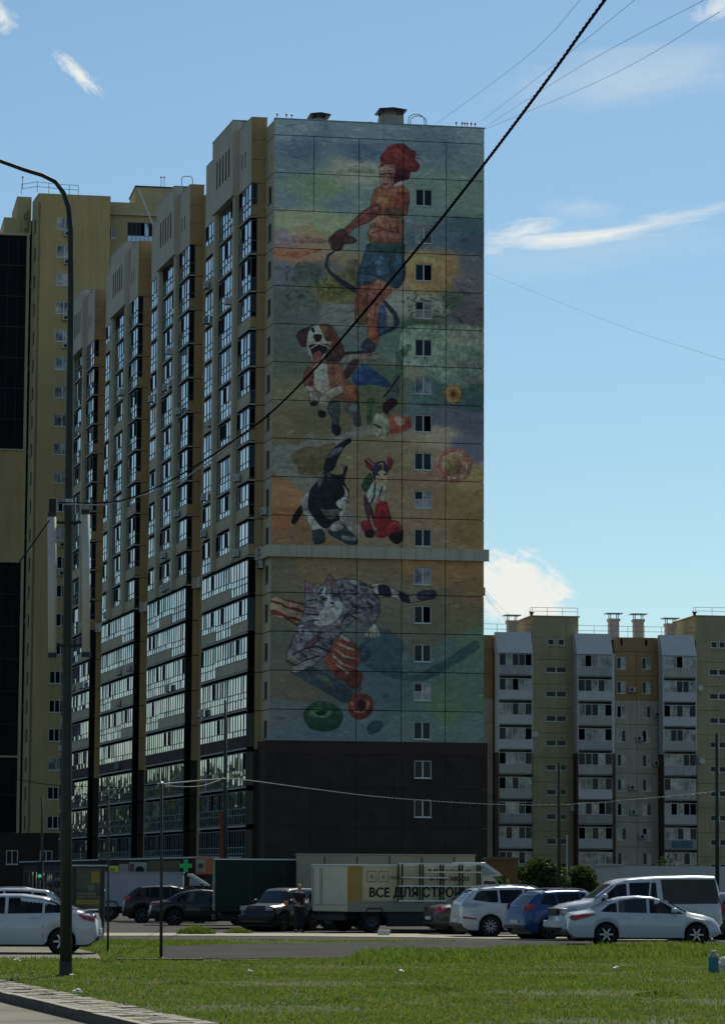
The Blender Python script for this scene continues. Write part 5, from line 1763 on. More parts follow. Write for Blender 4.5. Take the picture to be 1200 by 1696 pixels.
    # front and rear glass across the body
    def across(pname, xa, xb, fa, mt, z_in=.0):
        mb = MB(); xs = np.linspace(xa, xb, 7); rws = []
        for x in xs:
            z = interp(top, x); pts = half(x); wd = pts[7][0] * fa
            rws.append([(x, wd * f, z + .008 - .02 * f * f) for f in (-1, -.6, 0, .6, 1)])
        for a, b2 in zip(rws[:-1], rws[1:]):
            for j in range(4): mb.quad([a[j], b2[j], b2[j + 1], a[j + 1]][::-1])
        mb.build(pname, mt, R, origin=(0, 0, 0), smooth=True)
    if windshield: across('windscreen', *windshield, .93, M['carglass2'])
    if rear_glass: across('rear_window', *rear_glass, .90, M['carglass'])
    for xh in handles:
        for sg in (-1, 1):
            yv = yat(xh, handle_z)
            MB().box(xh, xh + .2, sg * (yv + .005) - .015, sg * (yv + .005) + .02, handle_z, handle_z + .03).build('door_handle', paint, R, origin=(0, 0, 0))
    if mirror:
        for sg in (-1, 1):
            yv = yat(mirror[0], mirror[1])
            MB().lathe((mirror[0], sg * (yv + .11), mirror[1]), [(.02, 0), (.10, .02), (.11, .08), (.08, .13), (.02, .15)], 8).build('wing_mirror', paint, R, origin=(0, 0, 0), smooth=True)
    if rails:
        for sg in (-1, 1):
            xs = np.linspace(rails[0], rails[1], 8)
            pts = [(x, sg * half(x)[8][0] * .93, interp(top, x) + (.05 if 0 < i < 7 else -.02)) for i, x in enumerate(xs)]
            MB().tube(pts, .02, 6).build('roof_rail', M['chrome'], R, origin=(0, 0, 0))
    if plate:
        MB().box(-.03, .01, -.26, .26, .50, .61).build('number_plate', M['plate'], R, origin=(0, 0, 0))
    MB().box(-.025, .12, -W * .42, W * .42, zlow + .12, zlow + .22).build('bumper_strip', M['plastic'], R, origin=(0, 0, 0))
    # wheels
    for xw in wheels:
        for sg in (-1, 1):
            yo = sg * (W / 2 - .04)
            c = (xw, 0, wr)
            tw = .2
            w0 = MB().lathe(c, [(wr * .60, yo - sg * .10), (wr * .64, yo - sg * 0), (wr * .93, yo + sg * .0), (wr, yo - sg * .03), (wr, yo - sg * (tw - .03)), (wr * .93, yo - sg * tw), (.05, yo - sg * tw)], 24, axis='y')
            wo = w0.build('wheel', M['rubber'], R, origin=(xw, yo, wr), smooth=False)
            rb = MB()
            rb.lathe(c, [(.03, yo - sg * .02), (wr * .12, yo - sg * .012), (wr * .15, yo - sg * .05), (wr * .60, yo - sg * .09), (wr * .62, yo - sg * .01), (wr * .67, yo + sg * .004), (wr * .67, yo - sg * .03)], 20, axis='y', m=1)
            for k in range(spokes):
                th = 2 * math.pi * k / spokes
                ca, sa = math.cos(th), math.sin(th)
                for (r0_, r1_, hw0, hw1) in ((wr * .08, wr * .64, .03, .022),):
                    q = []
                    for rr_, ww in ((r0_, hw0), (r1_, hw1)):
                        for s2 in (-1, 1): q.append((xw + ca * rr_ - sa * ww * s2, yo - sg * .006, wr + sa * rr_ + ca * ww * s2))
                    rb.quad([q[0], q[1], q[3], q[2]], 0)
                    qb = [(p[0], p[1] - sg * .03, p[2]) for p in q]
                    rb.quad([q[0], q[2], qb[2], qb[0]], 0); rb.quad([q[1], q[3], qb[3], qb[1]], 0)
            rb.build('rim', [M[rimm], M['rim_d']], wo, origin=(xw, yo, wr))
        ww_ = MB()
        ww_.lathe((xw, 0, wr), [(arc * .97, -W / 2 + .06), (arc * .97, W / 2 - .06)], 20, axis='y').build('wheel_well', M['black'], R, origin=(0, 0, 0))
    if extras: extras(R, yat, half)
    R.location = loc
    R.rotation_euler = (0, 0, rot)
    return R


def side_at(px, Y, rot=0):
    p = at(px, 1560, Y); return V((p.x, Y, 0))


sedan_top = [(0, .50), (.03, .80), (.12, .92), (.55, .985), (.72, 1.03), (1.25, 1.30), (1.6, 1.39), (2.05, 1.43), (2.5, 1.40), (2.95, 1.27), (3.42, 1.02), (3.6, .955), (4.0, .88),
             (4.3, .77), (4.43, .62), (4.5, .40)]
sedan_belt = [(0, .45), (.1, .86), (1, .93), (2, .90), (3.3, .86), (4.1, .72), (4.4, .55), (4.5, .35)]
gl_sedan = [([(.98, .965), (1.45, .945), (1.45, 1.22), (1.25, 1.18)], 'carglass'), ([(1.50, .945), (2.32, .93), (2.32, 1.335), (2.0, 1.345), (1.60, 1.29), (1.50, 1.25)], 'carglass2'),
            ([(2.40, .93), (3.40, .905), (3.15, 1.04), (2.85, 1.21), (2.62, 1.305), (2.40, 1.33)], 'carglass')]
car('parked_car', 'white saloon seen from its side, nearest of the cars parked at the right', 'car', M['paint_white'], 4.5, 1.72, sedan_top, sedan_belt, (1.14, 3.76), .31,
    at(934, 1560, 92.5) * 1, 0, gl_sedan,
    [('tail_lamp', [(.02, .78), (.10, .84), (.50, .885), (.86, .90), (.62, .80), (.20, .70)], 'lampred'),
     ('head_lamp', [(4.02, .74), (4.20, .76), (4.44, .60), (4.30, .60), (4.12, .66)], 'lampclr')],
    windshield=(2.72, 3.50), rear_glass=(.62, 1.35), mirror=(3.12, .93), seam=((1.46, .35, .93), (2.36, .28, .92), (3.36, .32, .88)), handles=(1.62, 2.52), handle_z=.80)
SED = bpy.data.objects['parked_car']; SED.location = (at(934, 1556, 92.5).x, 92.5, 0); SED.rotation_euler = (0, 0, math.radians(2))

lift_top = [(0, .46), (.02, .80), (.10, .98), (.32, 1.02), (.42, 1.04), (.9, 1.24), (1.35, 1.38), (1.9, 1.45), (2.4, 1.45), (2.9, 1.38), (3.5, 1.05), (3.9, .95), (4.2, .8), (4.3, .5)]
lift_belt = [(0, .42), (.08, .92), (1, .98), (2, .95), (3.3, .90), (4.1, .75), (4.3, .45)]
def spoiler(R, yat, half):
    MB().box(.10, .36, -.62, .62, 1.045, 1.075).build('spoiler', M['paint_white'], R, origin=(0, 0, 0), bevel=.01)
    MB().lathe((1.75, -.25, .78), [(.18, 0), (.2, .2), (.17, .32), (.1, .36)], 8).build('seat', M['greysh'], R, origin=(0, 0, 0))
gl_lift = [([(.62, 1.01), (1.30, .985), (1.30, 1.31), (1.05, 1.24)], 'carglass'), ([(1.36, .985), (2.2, .97), (2.2, 1.375), (1.8, 1.375), (1.36, 1.325)], 'carglass'),
           ([(2.28, .97), (3.3, .94), (3.0, 1.18), (2.75, 1.33), (2.28, 1.375)], 'carglass')]
c1 = car('parked_car', 'white liftback passing behind the big street lamp at the left edge', 'car', M['paint_white'], 4.3, 1.70, lift_top, lift_belt, (.88, 3.4), .30,
         (0, 0, 0), 0, gl_lift, [('tail_lamp', [(.02, .80), (.06, .96), (.30, .985), (.50, .97), (.36, .84), (.12, .78)], 'lampred'),
                                 ('head_lamp', [(3.8, .78), (4.0, .8), (4.22, .62), (4.0, .66)], 'lampclr')],
         windshield=(2.75, 3.45), rear_glass=(.45, 1.2), mirror=(3.1, .98), seam=((1.33, .4, .97), (2.24, .3, .96)), handles=(1.45,), handle_z=.86, extras=spoiler, roofw=.74)
# its tail points to the right of the picture, so it is turned round
c1.rotation_euler = (0, 0, math.radians(180)); c1.location = (at(159, 1590, 77).x, 78.2, 0.014)
c1.scale = (1, 1, 1)

suv_top = [(0, .55), (.02, .95), (.08, 1.12), (.40, 1.45), (.55, 1.56), (1.2, 1.64), (2.0, 1.66), (2.6, 1.60), (2.95, 1.46), (3.5, 1.10), (3.9, 1.02), (4.3, .9), (4.42, .6)]
suv_belt = [(0, .5), (.06, 1.02), (.8, 1.10), (2, 1.04), (3.4, .98), (4.2, .82), (4.42, .5)]
gl_suv = [([(.40, 1.20), (.95, 1.13), (1.25, 1.12), (1.25, 1.52), (.62, 1.50)], 'carglass'), ([(1.32, 1.10), (2.1, 1.07), (2.1, 1.54), (1.32, 1.53)], 'carglass'),
          ([(2.18, 1.07), (3.25, 1.02), (2.85, 1.38), (2.6, 1.50), (2.18, 1.54)], 'carglass')]
lamp_suv = [('tail_lamp', [(.02, 1.0), (.06, 1.10), (.40, 1.10), (.75, 1.08), (.5, .98), (.15, .94)], 'lampclr'),
            ('tail_lamp', [(.05, .60), (.05, .66), (.5, .60), (.5, .56)], 'lampred')]
def arch(R, yat, half):
    pass
car('parked_car', 'white crossover with dark glazed tail parked between black hatchback and blue car', 'car', M['paint_white'], 4.42, 1.80, suv_top, suv_belt, (.98, 3.5), .345,
    (at(754, 1550, 104).x, 104.5, 0), math.radians(13), gl_suv, lamp_suv, rails=(.6, 2.9), rear_glass=(.09, .5), windshield=(2.7, 3.4), mirror=(3.0, 1.08), spokes=10,
    seam=((1.28, .5, 1.1), (2.14, .4, 1.06)), handle_z=.98, handles=(1.45, 2.3))
hb_top = [(0, .5), (.02, .9), (.10, 1.05), (.5, 1.42), (.7, 1.5), (1.4, 1.55), (2.0, 1.55), (2.5, 1.46), (3.2, 1.05), (3.6, .98), (3.95, .85), (4.05, .5)]
hb_belt = [(0, .45), (.08, .95), (.8, 1.04), (2, 1.0), (3.1, .94), (3.9, .78), (4.05, .45)]
gl_hb = [([(.55, 1.12), (1.1, 1.06), (1.1, 1.42), (.72, 1.40)], 'carglass'), ([(1.16, 1.06), (1.95, 1.03), (1.95, 1.46), (1.16, 1.44)], 'carglass'),
         ([(2.02, 1.03), (2.98, .98), (2.6, 1.30), (2.42, 1.42), (2.02, 1.46)], 'carglass')]
lamp_hb = [('tail_lamp', [(.03, .92), (.04, 1.08), (.22, 1.12), (.34, 1.10), (.30, .95), (.10, .90)], 'lampred')]
cb = car('parked_car', 'bright blue hatchback squeezed between the white crossover and the white van', 'car', M['paint_blue'], 4.05, 1.75, hb_top, hb_belt, (.8, 3.25), .32,
         (at(852, 1552, 100).x, 100.2, 0), math.radians(24), gl_hb, lamp_hb, rear_glass=(.14, .62), windshield=(2.5, 3.15), mirror=(2.8, 1.02), rimm='rim_d',
         seam=((1.13, .5, 1.05),), handle_z=.92, handles=(1.25, 2.1), rails=(.7, 2.4))
ck_top = [(0, .5), (.03, .78), (.12, .92), (.45, 1.0), (.6, 1.02), (1.15, 1.30), (1.6, 1.42), (2.2, 1.44), (2.6, 1.35), (3.2, 1.0), (3.8, .88), (4.2, .5)]
lamp_bk = [('tail_lamp', [(.03, .74), (.05, .90), (.22, .95), (.40, .94), (.34, .80), (.12, .72)], 'lampred')]
car('parked_car', 'black liftback with red tail lamp, leftmost of the cars parked at the right', 'car', M['paint_grey'], 4.2, 1.72, ck_top, sedan_belt, (.85, 3.4), .31,
    (at(709, 1547, 108).x, 108.3, 0), math.radians(15), gl_sedan, lamp_bk, rear_glass=(.62, 1.3), windshield=(2.7, 3.2), rimm='rim_d', handles=(1.6,))

# white van with a grey rear side panel, facing left
van_top = [(0, .6), (.02, 1.2), (.12, 1.78), (.22, 2.02), (.9, 2.03), (2.1, 2.0), (3.1, 1.91), (3.4, 1.82), (4.05, 1.36), (4.2, 1.26), (4.9, 1.13), (5.15, 1.02), (5.28, .6)]
van_belt = [(0, .55), (.05, 1.15), (1, 1.20), (3.9, 1.18), (4.6, 1.05), (5.1, .92), (5.28, .5)]
gl_van = [([(.08, 1.16), (1.94, 1.14), (2.00, 1.90), (.24, 1.91)], 'vanpanel'), ([(2.14, 1.26), (2.38, 1.26), (2.30, 1.80), (2.16, 1.80)], 'carglass'),
          ([(2.44, 1.26), (3.02, 1.25), (3.02, 1.79), (2.36, 1.81)], 'carglass'), ([(3.12, 1.25), (3.98, 1.22), (3.62, 1.55), (3.40, 1.73), (3.12, 1.77)], 'carglass')]
M['vanpanel'] = mat('grey_van_panel', (.055, .053, .045), .8, .1, 2)
def van_front(R, yat, half):
    MB().box(5.16, 5.30, -.55, .55, .78, 1.0).build('grille', M['plastic'], R, origin=(0, 0, 0), bevel=.02)
    MB().box(5.05, 5.36, -.82, .82, .40, .62).build('bumper', M['plate'], R, origin=(0, 0, 0), bevel=.04)
    for sg in (-1, 1): MB().box(5.02, 5.22, sg * .72 - .13, sg * .72 + .13, .82, 1.0).build('head_lamp', M['lampclr'], R, origin=(0, 0, 0), bevel=.02)
cv = car('parked_van', 'white van with grey rear side panel standing behind the white saloon', 'van', M['paint_white'], 5.28, 1.82, van_top, van_belt, (1.1, 4.3), .34,
         (0, 0, 0), 0, gl_van, [('head_lamp', [(4.72, .88), (4.75, 1.02), (5.10, .98), (5.16, .84)], 'lampclr')], windshield=(3.5, 4.12), mirror=(3.85, 1.3),
         seam=((3.06, .5, 1.24),), handle_z=1.08, handles=(3.2,), extras=van_front, roofw=.80, rimm='rim_d', zlow=.35)
cv.rotation_euler = (0, 0, math.radians(180 + 12)); p = at(1185, 1550, 99); cv.location = (p.x, 99.3, 0)

# dark saloon at the left and a few others in the second row
car('parked_car', 'dark saloon standing in front of the white box truck', 'car', M['paint_black'], 4.4, 1.75, sedan_top, sedan_belt, (1.0, 3.6), .31,
    (at(245, 1540, 126).x, 126.5, -.01), math.radians(5), gl_sedan, [('tail_lamp', [(.02, .78), (.08, .88), (.35, .90), (.5, .86), (.3, .78), (.1, .72)], 'lampred')],
    rear_glass=(.62, 1.35), windshield=(2.72, 3.5), rimm='rim_d', mirror=(3.1, .93))
c = car('parked_car', 'low maroon estate half hidden behind the tail of the dark saloon', 'car', mat('maroon_paint', (.020, .008, .009), .35, .1, 1, coat=.3), 4.0, 1.7, hb_top, hb_belt, (.8, 3.2), .31,
        (at(203, 1536, 133).x, 133.0, -.01), math.radians(4), gl_hb, lamp_hb, rear_glass=(.14, .6), windshield=(2.5, 3.1), rimm='rim_d', rails=(.6, 2.4))
c = car('parked_car', 'dark estate with sloping windscreen behind the white liftback at the far left', 'car', M['paint_black'], 4.2, 1.75, hb_top, hb_belt, (.8, 3.3), .31,
        (at(-60, 1540, 105).x, 105, 0), math.radians(8), gl_hb, lamp_hb, rear_glass=(.14, .6), windshield=(2.5, 3.1), rimm='rim_d')
c = car('parked_car', 'silver-roofed dark hatchback just entering the right edge of the photo', 'car', M['paint_grey'], 4.0, 1.72, hb_top, hb_belt, (.8, 3.2), .31,
        (at(1185, 1550, 98).x, 100.5, 0), math.radians(20), gl_hb, lamp_hb, rear_glass=(.14, .62), windshield=(2.5, 3.1), rimm='rim_d')
c = car('parked_car', 'pale small car seen past the roof of the white crossover', 'car', M['paint_white'], 3.9, 1.65, hb_top, hb_belt, (.8, 3.1), .31,
        (at(772, 1540, 122).x, 122, .12), math.radians(10), gl_hb, lamp_hb, rear_glass=(.14, .62), windshield=(2.5, 3.1), rimm='rim_d')
c = car('parked_car', 'white hatchback roof showing behind the big street lamp', 'car', M['paint_white'], 3.9, 1.65, hb_top, hb_belt, (.8, 3.1), .31,
        (0, 0, 0), 0, gl_hb, lamp_hb, rear_glass=(.14, .62), windshield=(2.5, 3.1), rimm='rim_d')
c.rotation_euler = (0, 0, math.radians(185)); c.location = (at(112, 1500, 98).x, 98.5, -.02)
# dark off-roader facing left beside the person
def orv(R, yat, half):
    for sg in (-1, 1):
        MB().box(4.0, 4.2, sg * .62 - .14, sg * .62 + .14, .80, .98).build('head_lamp', M['lampclr'], R, origin=(0, 0, 0), bevel=.02)
    MB().box(3.0, 3.25, .80, .88, 1.02, 1.20).build('side_lamp', M['lampor'], R, origin=(0, 0, 0))
    MB().box(4.12, 4.3, -.8, .8, .42, .62).build('bumper', M['plastic'], R, origin=(0, 0, 0), bevel=.04)
orv_top = [(0, .6), (.02, 1.3), (.12, 1.62), (.4, 1.68), (1.6, 1.70), (2.3, 1.66), (2.5, 1.58), (3.05, 1.10), (3.2, 1.06), (4.0, 1.0), (4.15, .85), (4.2, .5)]
orv_belt = [(0, .55), (.05, 1.05), (2, 1.05), (3, 1.0), (4, .9), (4.2, .45)]
gl_orv = [([(.3, 1.12), (1.1, 1.1), (1.1, 1.56), (.35, 1.55)], 'carglass'), ([(1.18, 1.1), (1.95, 1.09), (1.95, 1.56), (1.18, 1.57)], 'carglass'), ([(2.02, 1.09), (2.9, 1.05), (2.45, 1.48), (2.02, 1.56)], 'carglass')]
c = car('parked_car', 'dark off-roader facing left, partly hidden by the standing person', 'car', M['paint_black'], 4.2, 1.78, orv_top, orv_belt, (.9, 3.3), .36,
        (0, 0, 0), 0, gl_orv, [], windshield=(2.5, 3.05), rimm='rim_d', extras=orv, mirror=(2.8, 1.1))
c.rotation_euler = (0, 0, math.radians(180 + 60)); c.location = (at(506, 1540, 113).x, 115.6, 0); c.scale = (.85, .85, .9)

# ------------------------------------------------------------------ low shop row at the foot of the tower
M['orange_s'] = mat('orange_sign', (.50, .12, .03), .5, .08, 2)
M['yellow_s'] = mat('yellow_sign', (.55, .50, .06), .5, .08, 2)
M['green_s'] = mat('green_cross', (.02, .30, .08), .4, .05, 2, emit=(.02, .75, .22), emit_s=.05)
M['brown_s'] = mat('brown_sign', (.13, .095, .05), .6, .15, .6)
M['photo_s'] = mat('pale_poster', (.30, .28, .22), .6, .25, 1.2)
M['tarp'] = mat('grey_tarpaulin', (.25, .24, .185), .85, .1, .9, bump=.5, bscale=1.6, dirt=(.15, .15, .12))
M['tarp_g'] = mat('dark_green_tarpaulin', (.012, .024, .018), .75, .15, .8, bump=.4, bscale=1.8)
M['boxw'] = mat('dirty_white_box', (.30, .315, .32), .7, .08, .8, bump=.2, bscale=1.4, dirt=(.22, .22, .21))
M['boxc'] = mat('cream_box', (.54, .50, .37), .6, .06, .8, dirt=(.36, .35, .28))
M['banner'] = mat('beige_banner', (.46, .40, .235), .7, .1, 1.2, bump=.2, bscale=2, dirt=(.3, .28, .18))
M['ochre'] = mat('ochre_panel', (.30, .20, .045), .7, .12, 1.5)
M['ink'] = mat('black_lettering', (.012, .012, .012), .7, 0)
M['inkg'] = mat('faded_lettering', (.22, .21, .14), .7, 0)

shop = thing('shop_row', FS(-1, 3, 0), 'low dark shop row along the foot of the long beige tower', 'shops')
f = FS.moved(4, 0, 0)
MB(f).box(0, 92, PT + .2, PT + 3.0, 0, 3.3).build('wall', mat('shop_wall', (.05, .048, .045), .8, .2, .6), shop)
MB(f).box(-.2, 92.2, PT + .1, PT + 3.4, 3.3, 3.42).build('roof_slab', M['greysh'], shop)
# shop windows with frames
for i in range(18):
    window(shop, f.moved(0, PT + 3.12, 0), 2 + i * 5, .5, 3.6, 1.9, 3, fm=M['frame'], seed=300 + i, weights=(0, 3, 1, 0), sill=False)


def sign(name, label, cat, pxa, pxb, pya, pyb, m_, depth_px=None, th=.15, text=None):
    """flat board fixed above the shops, facing the camera side"""
    Y = depth_px
    a, b2 = at(pxa, pyb, Y), at(pxb, pya, Y)
    fr = Frame((a.x, Y, 0), (1, 0, 0), (0, -1, 0))
    o = MB(fr).box(0, b2.x - a.x, 0, th, a.z, b2.z).build(name, m_, bevel=.01)
    tag(o, label, cat)
    return o, fr, a, b2


def words(txt, fr, x, y, z, height, m_, parent, width=None, bold=.0, name='lettering'):
    """flat lettering as mesh, standing on a surface facing fr.y"""
    c = bpy.data.curves.new('w', 'FONT'); c.body = txt; c.size = height / .72; c.extrude = .004
    o = bpy.data.objects.new('w', c); COL.objects.link(o)
    dg = bpy.context.evaluated_depsgraph_get()
    me = bpy.data.meshes.new_from_object(o.evaluated_get(dg))
    bpy.data.objects.remove(o)
    xs = [v.co.x for v in me.vertices]
    k = (width / (max(xs) - min(xs))) if width else 1.0
    x0 = min(xs)
    org = fr(x, y, z)
    for v in me.vertices:
        v.co = fr(x + (v.co.x - x0) * k, y + v.co.z, z + v.co.y) - org
    me.materials.clear(); me.materials.append(m_)
    if bold:
        V0 = [v.co.copy() for v in me.vertices]; F0 = [tuple(p.vertices) for p in me.polygons]; VV, FF = [], []
        for kx, kz in ((0, 0), (bold, 0), (-bold, 0), (0, bold * .6), (0, -bold * .6)):
            n0 = len(VV)
            VV += [tuple(v + fr.x * kx + fr.z * kz + fr.y * (kx * .02 + kz * .03)) for v in V0]; FF += [tuple(i + n0 for i in f_) for f_ in F0]
        me.clear_geometry(); me.from_pydata(VV, [], FF); me.update()
    q = bpy.data.objects.new(name, me)
    return link(q, parent, org)


# a canopy of shop boards; they stand about 200 m away in front of the row
o, fr, a, b2 = sign('shop_sign', 'small yellow shop board, leftmost above the white truck box', 'sign', 180, 197, 1434, 1447, M['yellow_s'], 196)
words('24', fr, .1, .16, a.z + .12, .22, M['ink'], o)
sign('shop_sign', 'pale green and cream picture board next to the yellow one', 'sign', 198, 213, 1431, 1448, M['photo_s'], 196)
o, fr, a, b2 = sign('shop_sign', 'cream picture board with a dark round dish on it', 'sign', 214, 244, 1428, 1450, M['photo_s'], 196)
MB(fr).lathe(((b2.x - a.x) * .6, .16, a.z + .3), [(.28, 0), (.28, .01)], 14, axis='y').build('printed_dish', M['ink'], o)
MB(fr).box(.05, .3, .151, .16, a.z + .1, b2.z - .1).build('printed_strip', M['maroon'], o)
sign('shop_sign', 'long plain brown shop board between cream picture board and green cross', 'sign', 245, 298, 1426, 1450, M['brown_s'], 196)
o, fr, a, b2 = sign('shop_sign', 'orange-red box sign with a pale square emblem above the white truck cab', 'sign', 324, 352, 1420, 1448, M['orange_s'], 196, th=.5)
MB(fr).box(.06, .62, .501, .52, a.z + .15, b2.z - .12).build('emblem_panel', M['photo_s'], o)
MB(fr).lathe((.34, .522, a.z + .52), [(.17, 0), (.17, .006)], 12, axis='y').build('emblem', M['maroon'], o)
a = at(308, 1434, 195)
gc = MB(Frame((a.x, 195, a.z), (1, 0, 0), (0, -1, 0)))
gc.box(-.13, .13, 0, .12, -.38, .38).box(-.38, -.132, 0, .12, -.13, .13).box(.132, .38, 0, .12, -.13, .13)
tag(gc.build('pharmacy_cross', M['green_s']), 'lit green pharmacy cross above the white truck cab', 'sign')
# the sign posts/brackets carrying the boards: one long fascia behind them
o = MB().box(at(165, 1450, 198).x, at(352, 1450, 198).x, 197, 199.5, 0, at(200, 1424, 198).z).build('kiosk_row', M['darkbase'])
tag(o, 'row of dark kiosks carrying the bright shop boards', 'kiosk')
# small kiosk to the right of the tower
pa, pb = at(806, 1450, 170), at(857, 1420, 170)
k_ = thing('kiosk', (pa.x, 170, 0), 'brown flat-roofed kiosk right of the tower base', 'kiosk')
MB().box(pa.x, pb.x, 170, 173, 0, pb.z - .12).build('wall', mat('brown_kiosk', (.17, .085, .035), .85, .15, 1.5), k_)
MB().box(pa.x - .1, pb.x + .1, 169.9, 173.1, pb.z - .12, pb.z).build('roof', M['brown_s'], k_)
MB().box(pa.x + .5, pa.x + 1.1, 169.95, 170, 0, 2).build('door', M['metal_d'], k_)
# long low grey wall in front of the panel block
pa = at(1000, 1430, 250)
tag(MB().box(at(985, 1430, 250).x, at(1230, 1430, 250).x, 250, 251, 0, at(1000, 1434, 250).z).box(at(985, 1430, 250).x, at(1030, 1430, 250).x, 249.8, 251.2, at(1000, 1434, 250).z, at(1000, 1431, 250).z)
    .build('garage_wall', M['greysh']), 'long low grey garage front before the panel block', 'garage')

# ------------------------------------------------------------------ trucks
def truck(name, label, length, width, zf, zt, mbox, loc, rot, cab=None, frame_m=None, cabm=None, deflector=False, wheels=(1.0, 1.9), door=None, extras=None, cat='truck', lip=True, cabl=1.9, cabh=2.1):
    """local x forward; the load box starts at x=0 (rear)"""
    R = thing(name, (0, 0, 0), label, cat)
    MB().box(0, length, -width / 2, width / 2, zf, zt).build('load_box', mbox, R, origin=(0, 0, 0), bevel=.03)
    if lip:
        MB().box(-.03, length + .03, -width / 2 - .03, width / 2 + .03, zt, zt + .05).build('roof_edge', frame_m or M['boxw'], R, origin=(0, 0, 0))
    MB().box(.2, length + (cabl if cab else 0), -width / 2 + .45, width / 2 - .45, zf - .28, zf - .02).build('chassis', M['metal_d'], R, origin=(0, 0, 0))
    for sg in (-1, 1):
        MB().box(max(wheels) + .6, length - .1, sg * (width / 2 - .06) - .025, sg * (width / 2 - .06) + .025, .2, zf - .02).build('shade_side_guard', M['plastic'], R, origin=(0, 0, 0))  # guard enlarged into a dark sheet that stands in for shade under the truck
    MB().box(-.06, .05, -width / 2 + .1, width / 2 - .1, zf - .3, zf - .12).build('rear_bumper', M['metal_d'], R, origin=(0, 0, 0))
    wr = .40
    allw = list(wheels) + ([length + cabl * .55] if cab else [])
    for xw in allw:
        for sg in (-1, 1):
            yo = sg * (width / 2 - .08)
            w0 = MB().lathe((xw, 0, wr), [(wr * .55, yo - sg * .08), (wr * .6, yo), (wr * .95, yo), (wr, yo - sg * .04), (wr, yo - sg * .3), (.05, yo - sg * .3)], 18, axis='y').build('wheel', M['rubber'], R, origin=(xw, yo, wr))
            MB().lathe((xw, 0, wr), [(.06, yo - sg * .0), (.1, yo - sg * .05), (wr * .5, yo - sg * .03), (wr * .58, yo + sg * .005), (wr * .58, yo - sg * .05)], 12, axis='y').build('rim', M['rim_d'], w0, origin=(xw, yo, wr))
            MB().prism([(xw - .52, wr + .1), (xw - .3, wr + .46), (xw + .3, wr + .46), (xw + .52, wr + .1), (xw + .48, wr + .1), (xw + .28, wr + .42), (xw - .28, wr + .42), (xw - .48, wr + .1)],
                       yo - .14, yo + .14).build('mudguard', M['plastic'], R, origin=(0, 0, 0))
    if cab:
        x0 = length + .12
        prof = [(x0, .5), (x0 + cabl - .05, .5), (x0 + cabl, .95), (x0 + cabl - .1, 1.12), (x0 + cabl - .75, 1.25), (x0 + cabl - 1.25, cabh - .08), (x0 + cabl - 1.4, cabh), (x0, cabh)]
        w2 = width * .45
        MB().prism(prof, -w2, w2).build('cab', cab, R, origin=(0, 0, 0), bevel=.05)
        for sg in (-1, 1):
            y = sg * w2
            MB().prism([(x0 + .12, 1.22), (x0 + cabl - .84, 1.26), (x0 + cabl - 1.27, cabh - .18), (x0 + .12, cabh - .16)], y - .01, y + .01).build('side_window', M['carglass'], R, origin=(0, 0, 0))
            MB().box(x0 + cabl - .95, x0 + cabl - .85, y + sg * .02, y + sg * .25, 1.3, 1.65).build('wing_mirror', M['plastic'], R, origin=(0, 0, 0), bevel=.02)
        MB().quad([(x0 + cabl - .77, -w2 + .12, 1.27), (x0 + cabl - .77, w2 - .12, 1.27), (x0 + cabl - 1.24, w2 - .15, cabh - .1), (x0 + cabl - 1.24, -w2 + .15, cabh - .1)]).build('windscreen', M['carglass2'], R, origin=(-.012, 0, -.01))
        if deflector:
            zt2 = max(zt - .02, cabh + .5)
            MB().prism([(x0 + .05, zt2), (x0 + .25, zt2), (x0 + .95, cabh + .12), (x0 + 1.05, cabh + .02), (x0 + .85, cabh + .02), (x0 + .15, zt2 - .12), (x0 + .05, zt2 - .12)],
                       -w2 + .1, w2 - .1).build('wind_deflector', M['white2'], R, origin=(0, 0, 0), bevel=.02)
            for sg in (-1, 1):
                MB().prism([(x0 + .15, zt2 - .15), (x0 + .85, cabh + .03), (x0 + .15, cabh + .03)], sg * (w2 - .12) - .01, sg * (w2 - .12) + .01).build('deflector_side', M['boxw'], R, origin=(0, 0, 0))
    if extras: extras(R)
    R.location = loc; R.rotation_euler = (0, 0, rot)
    return R


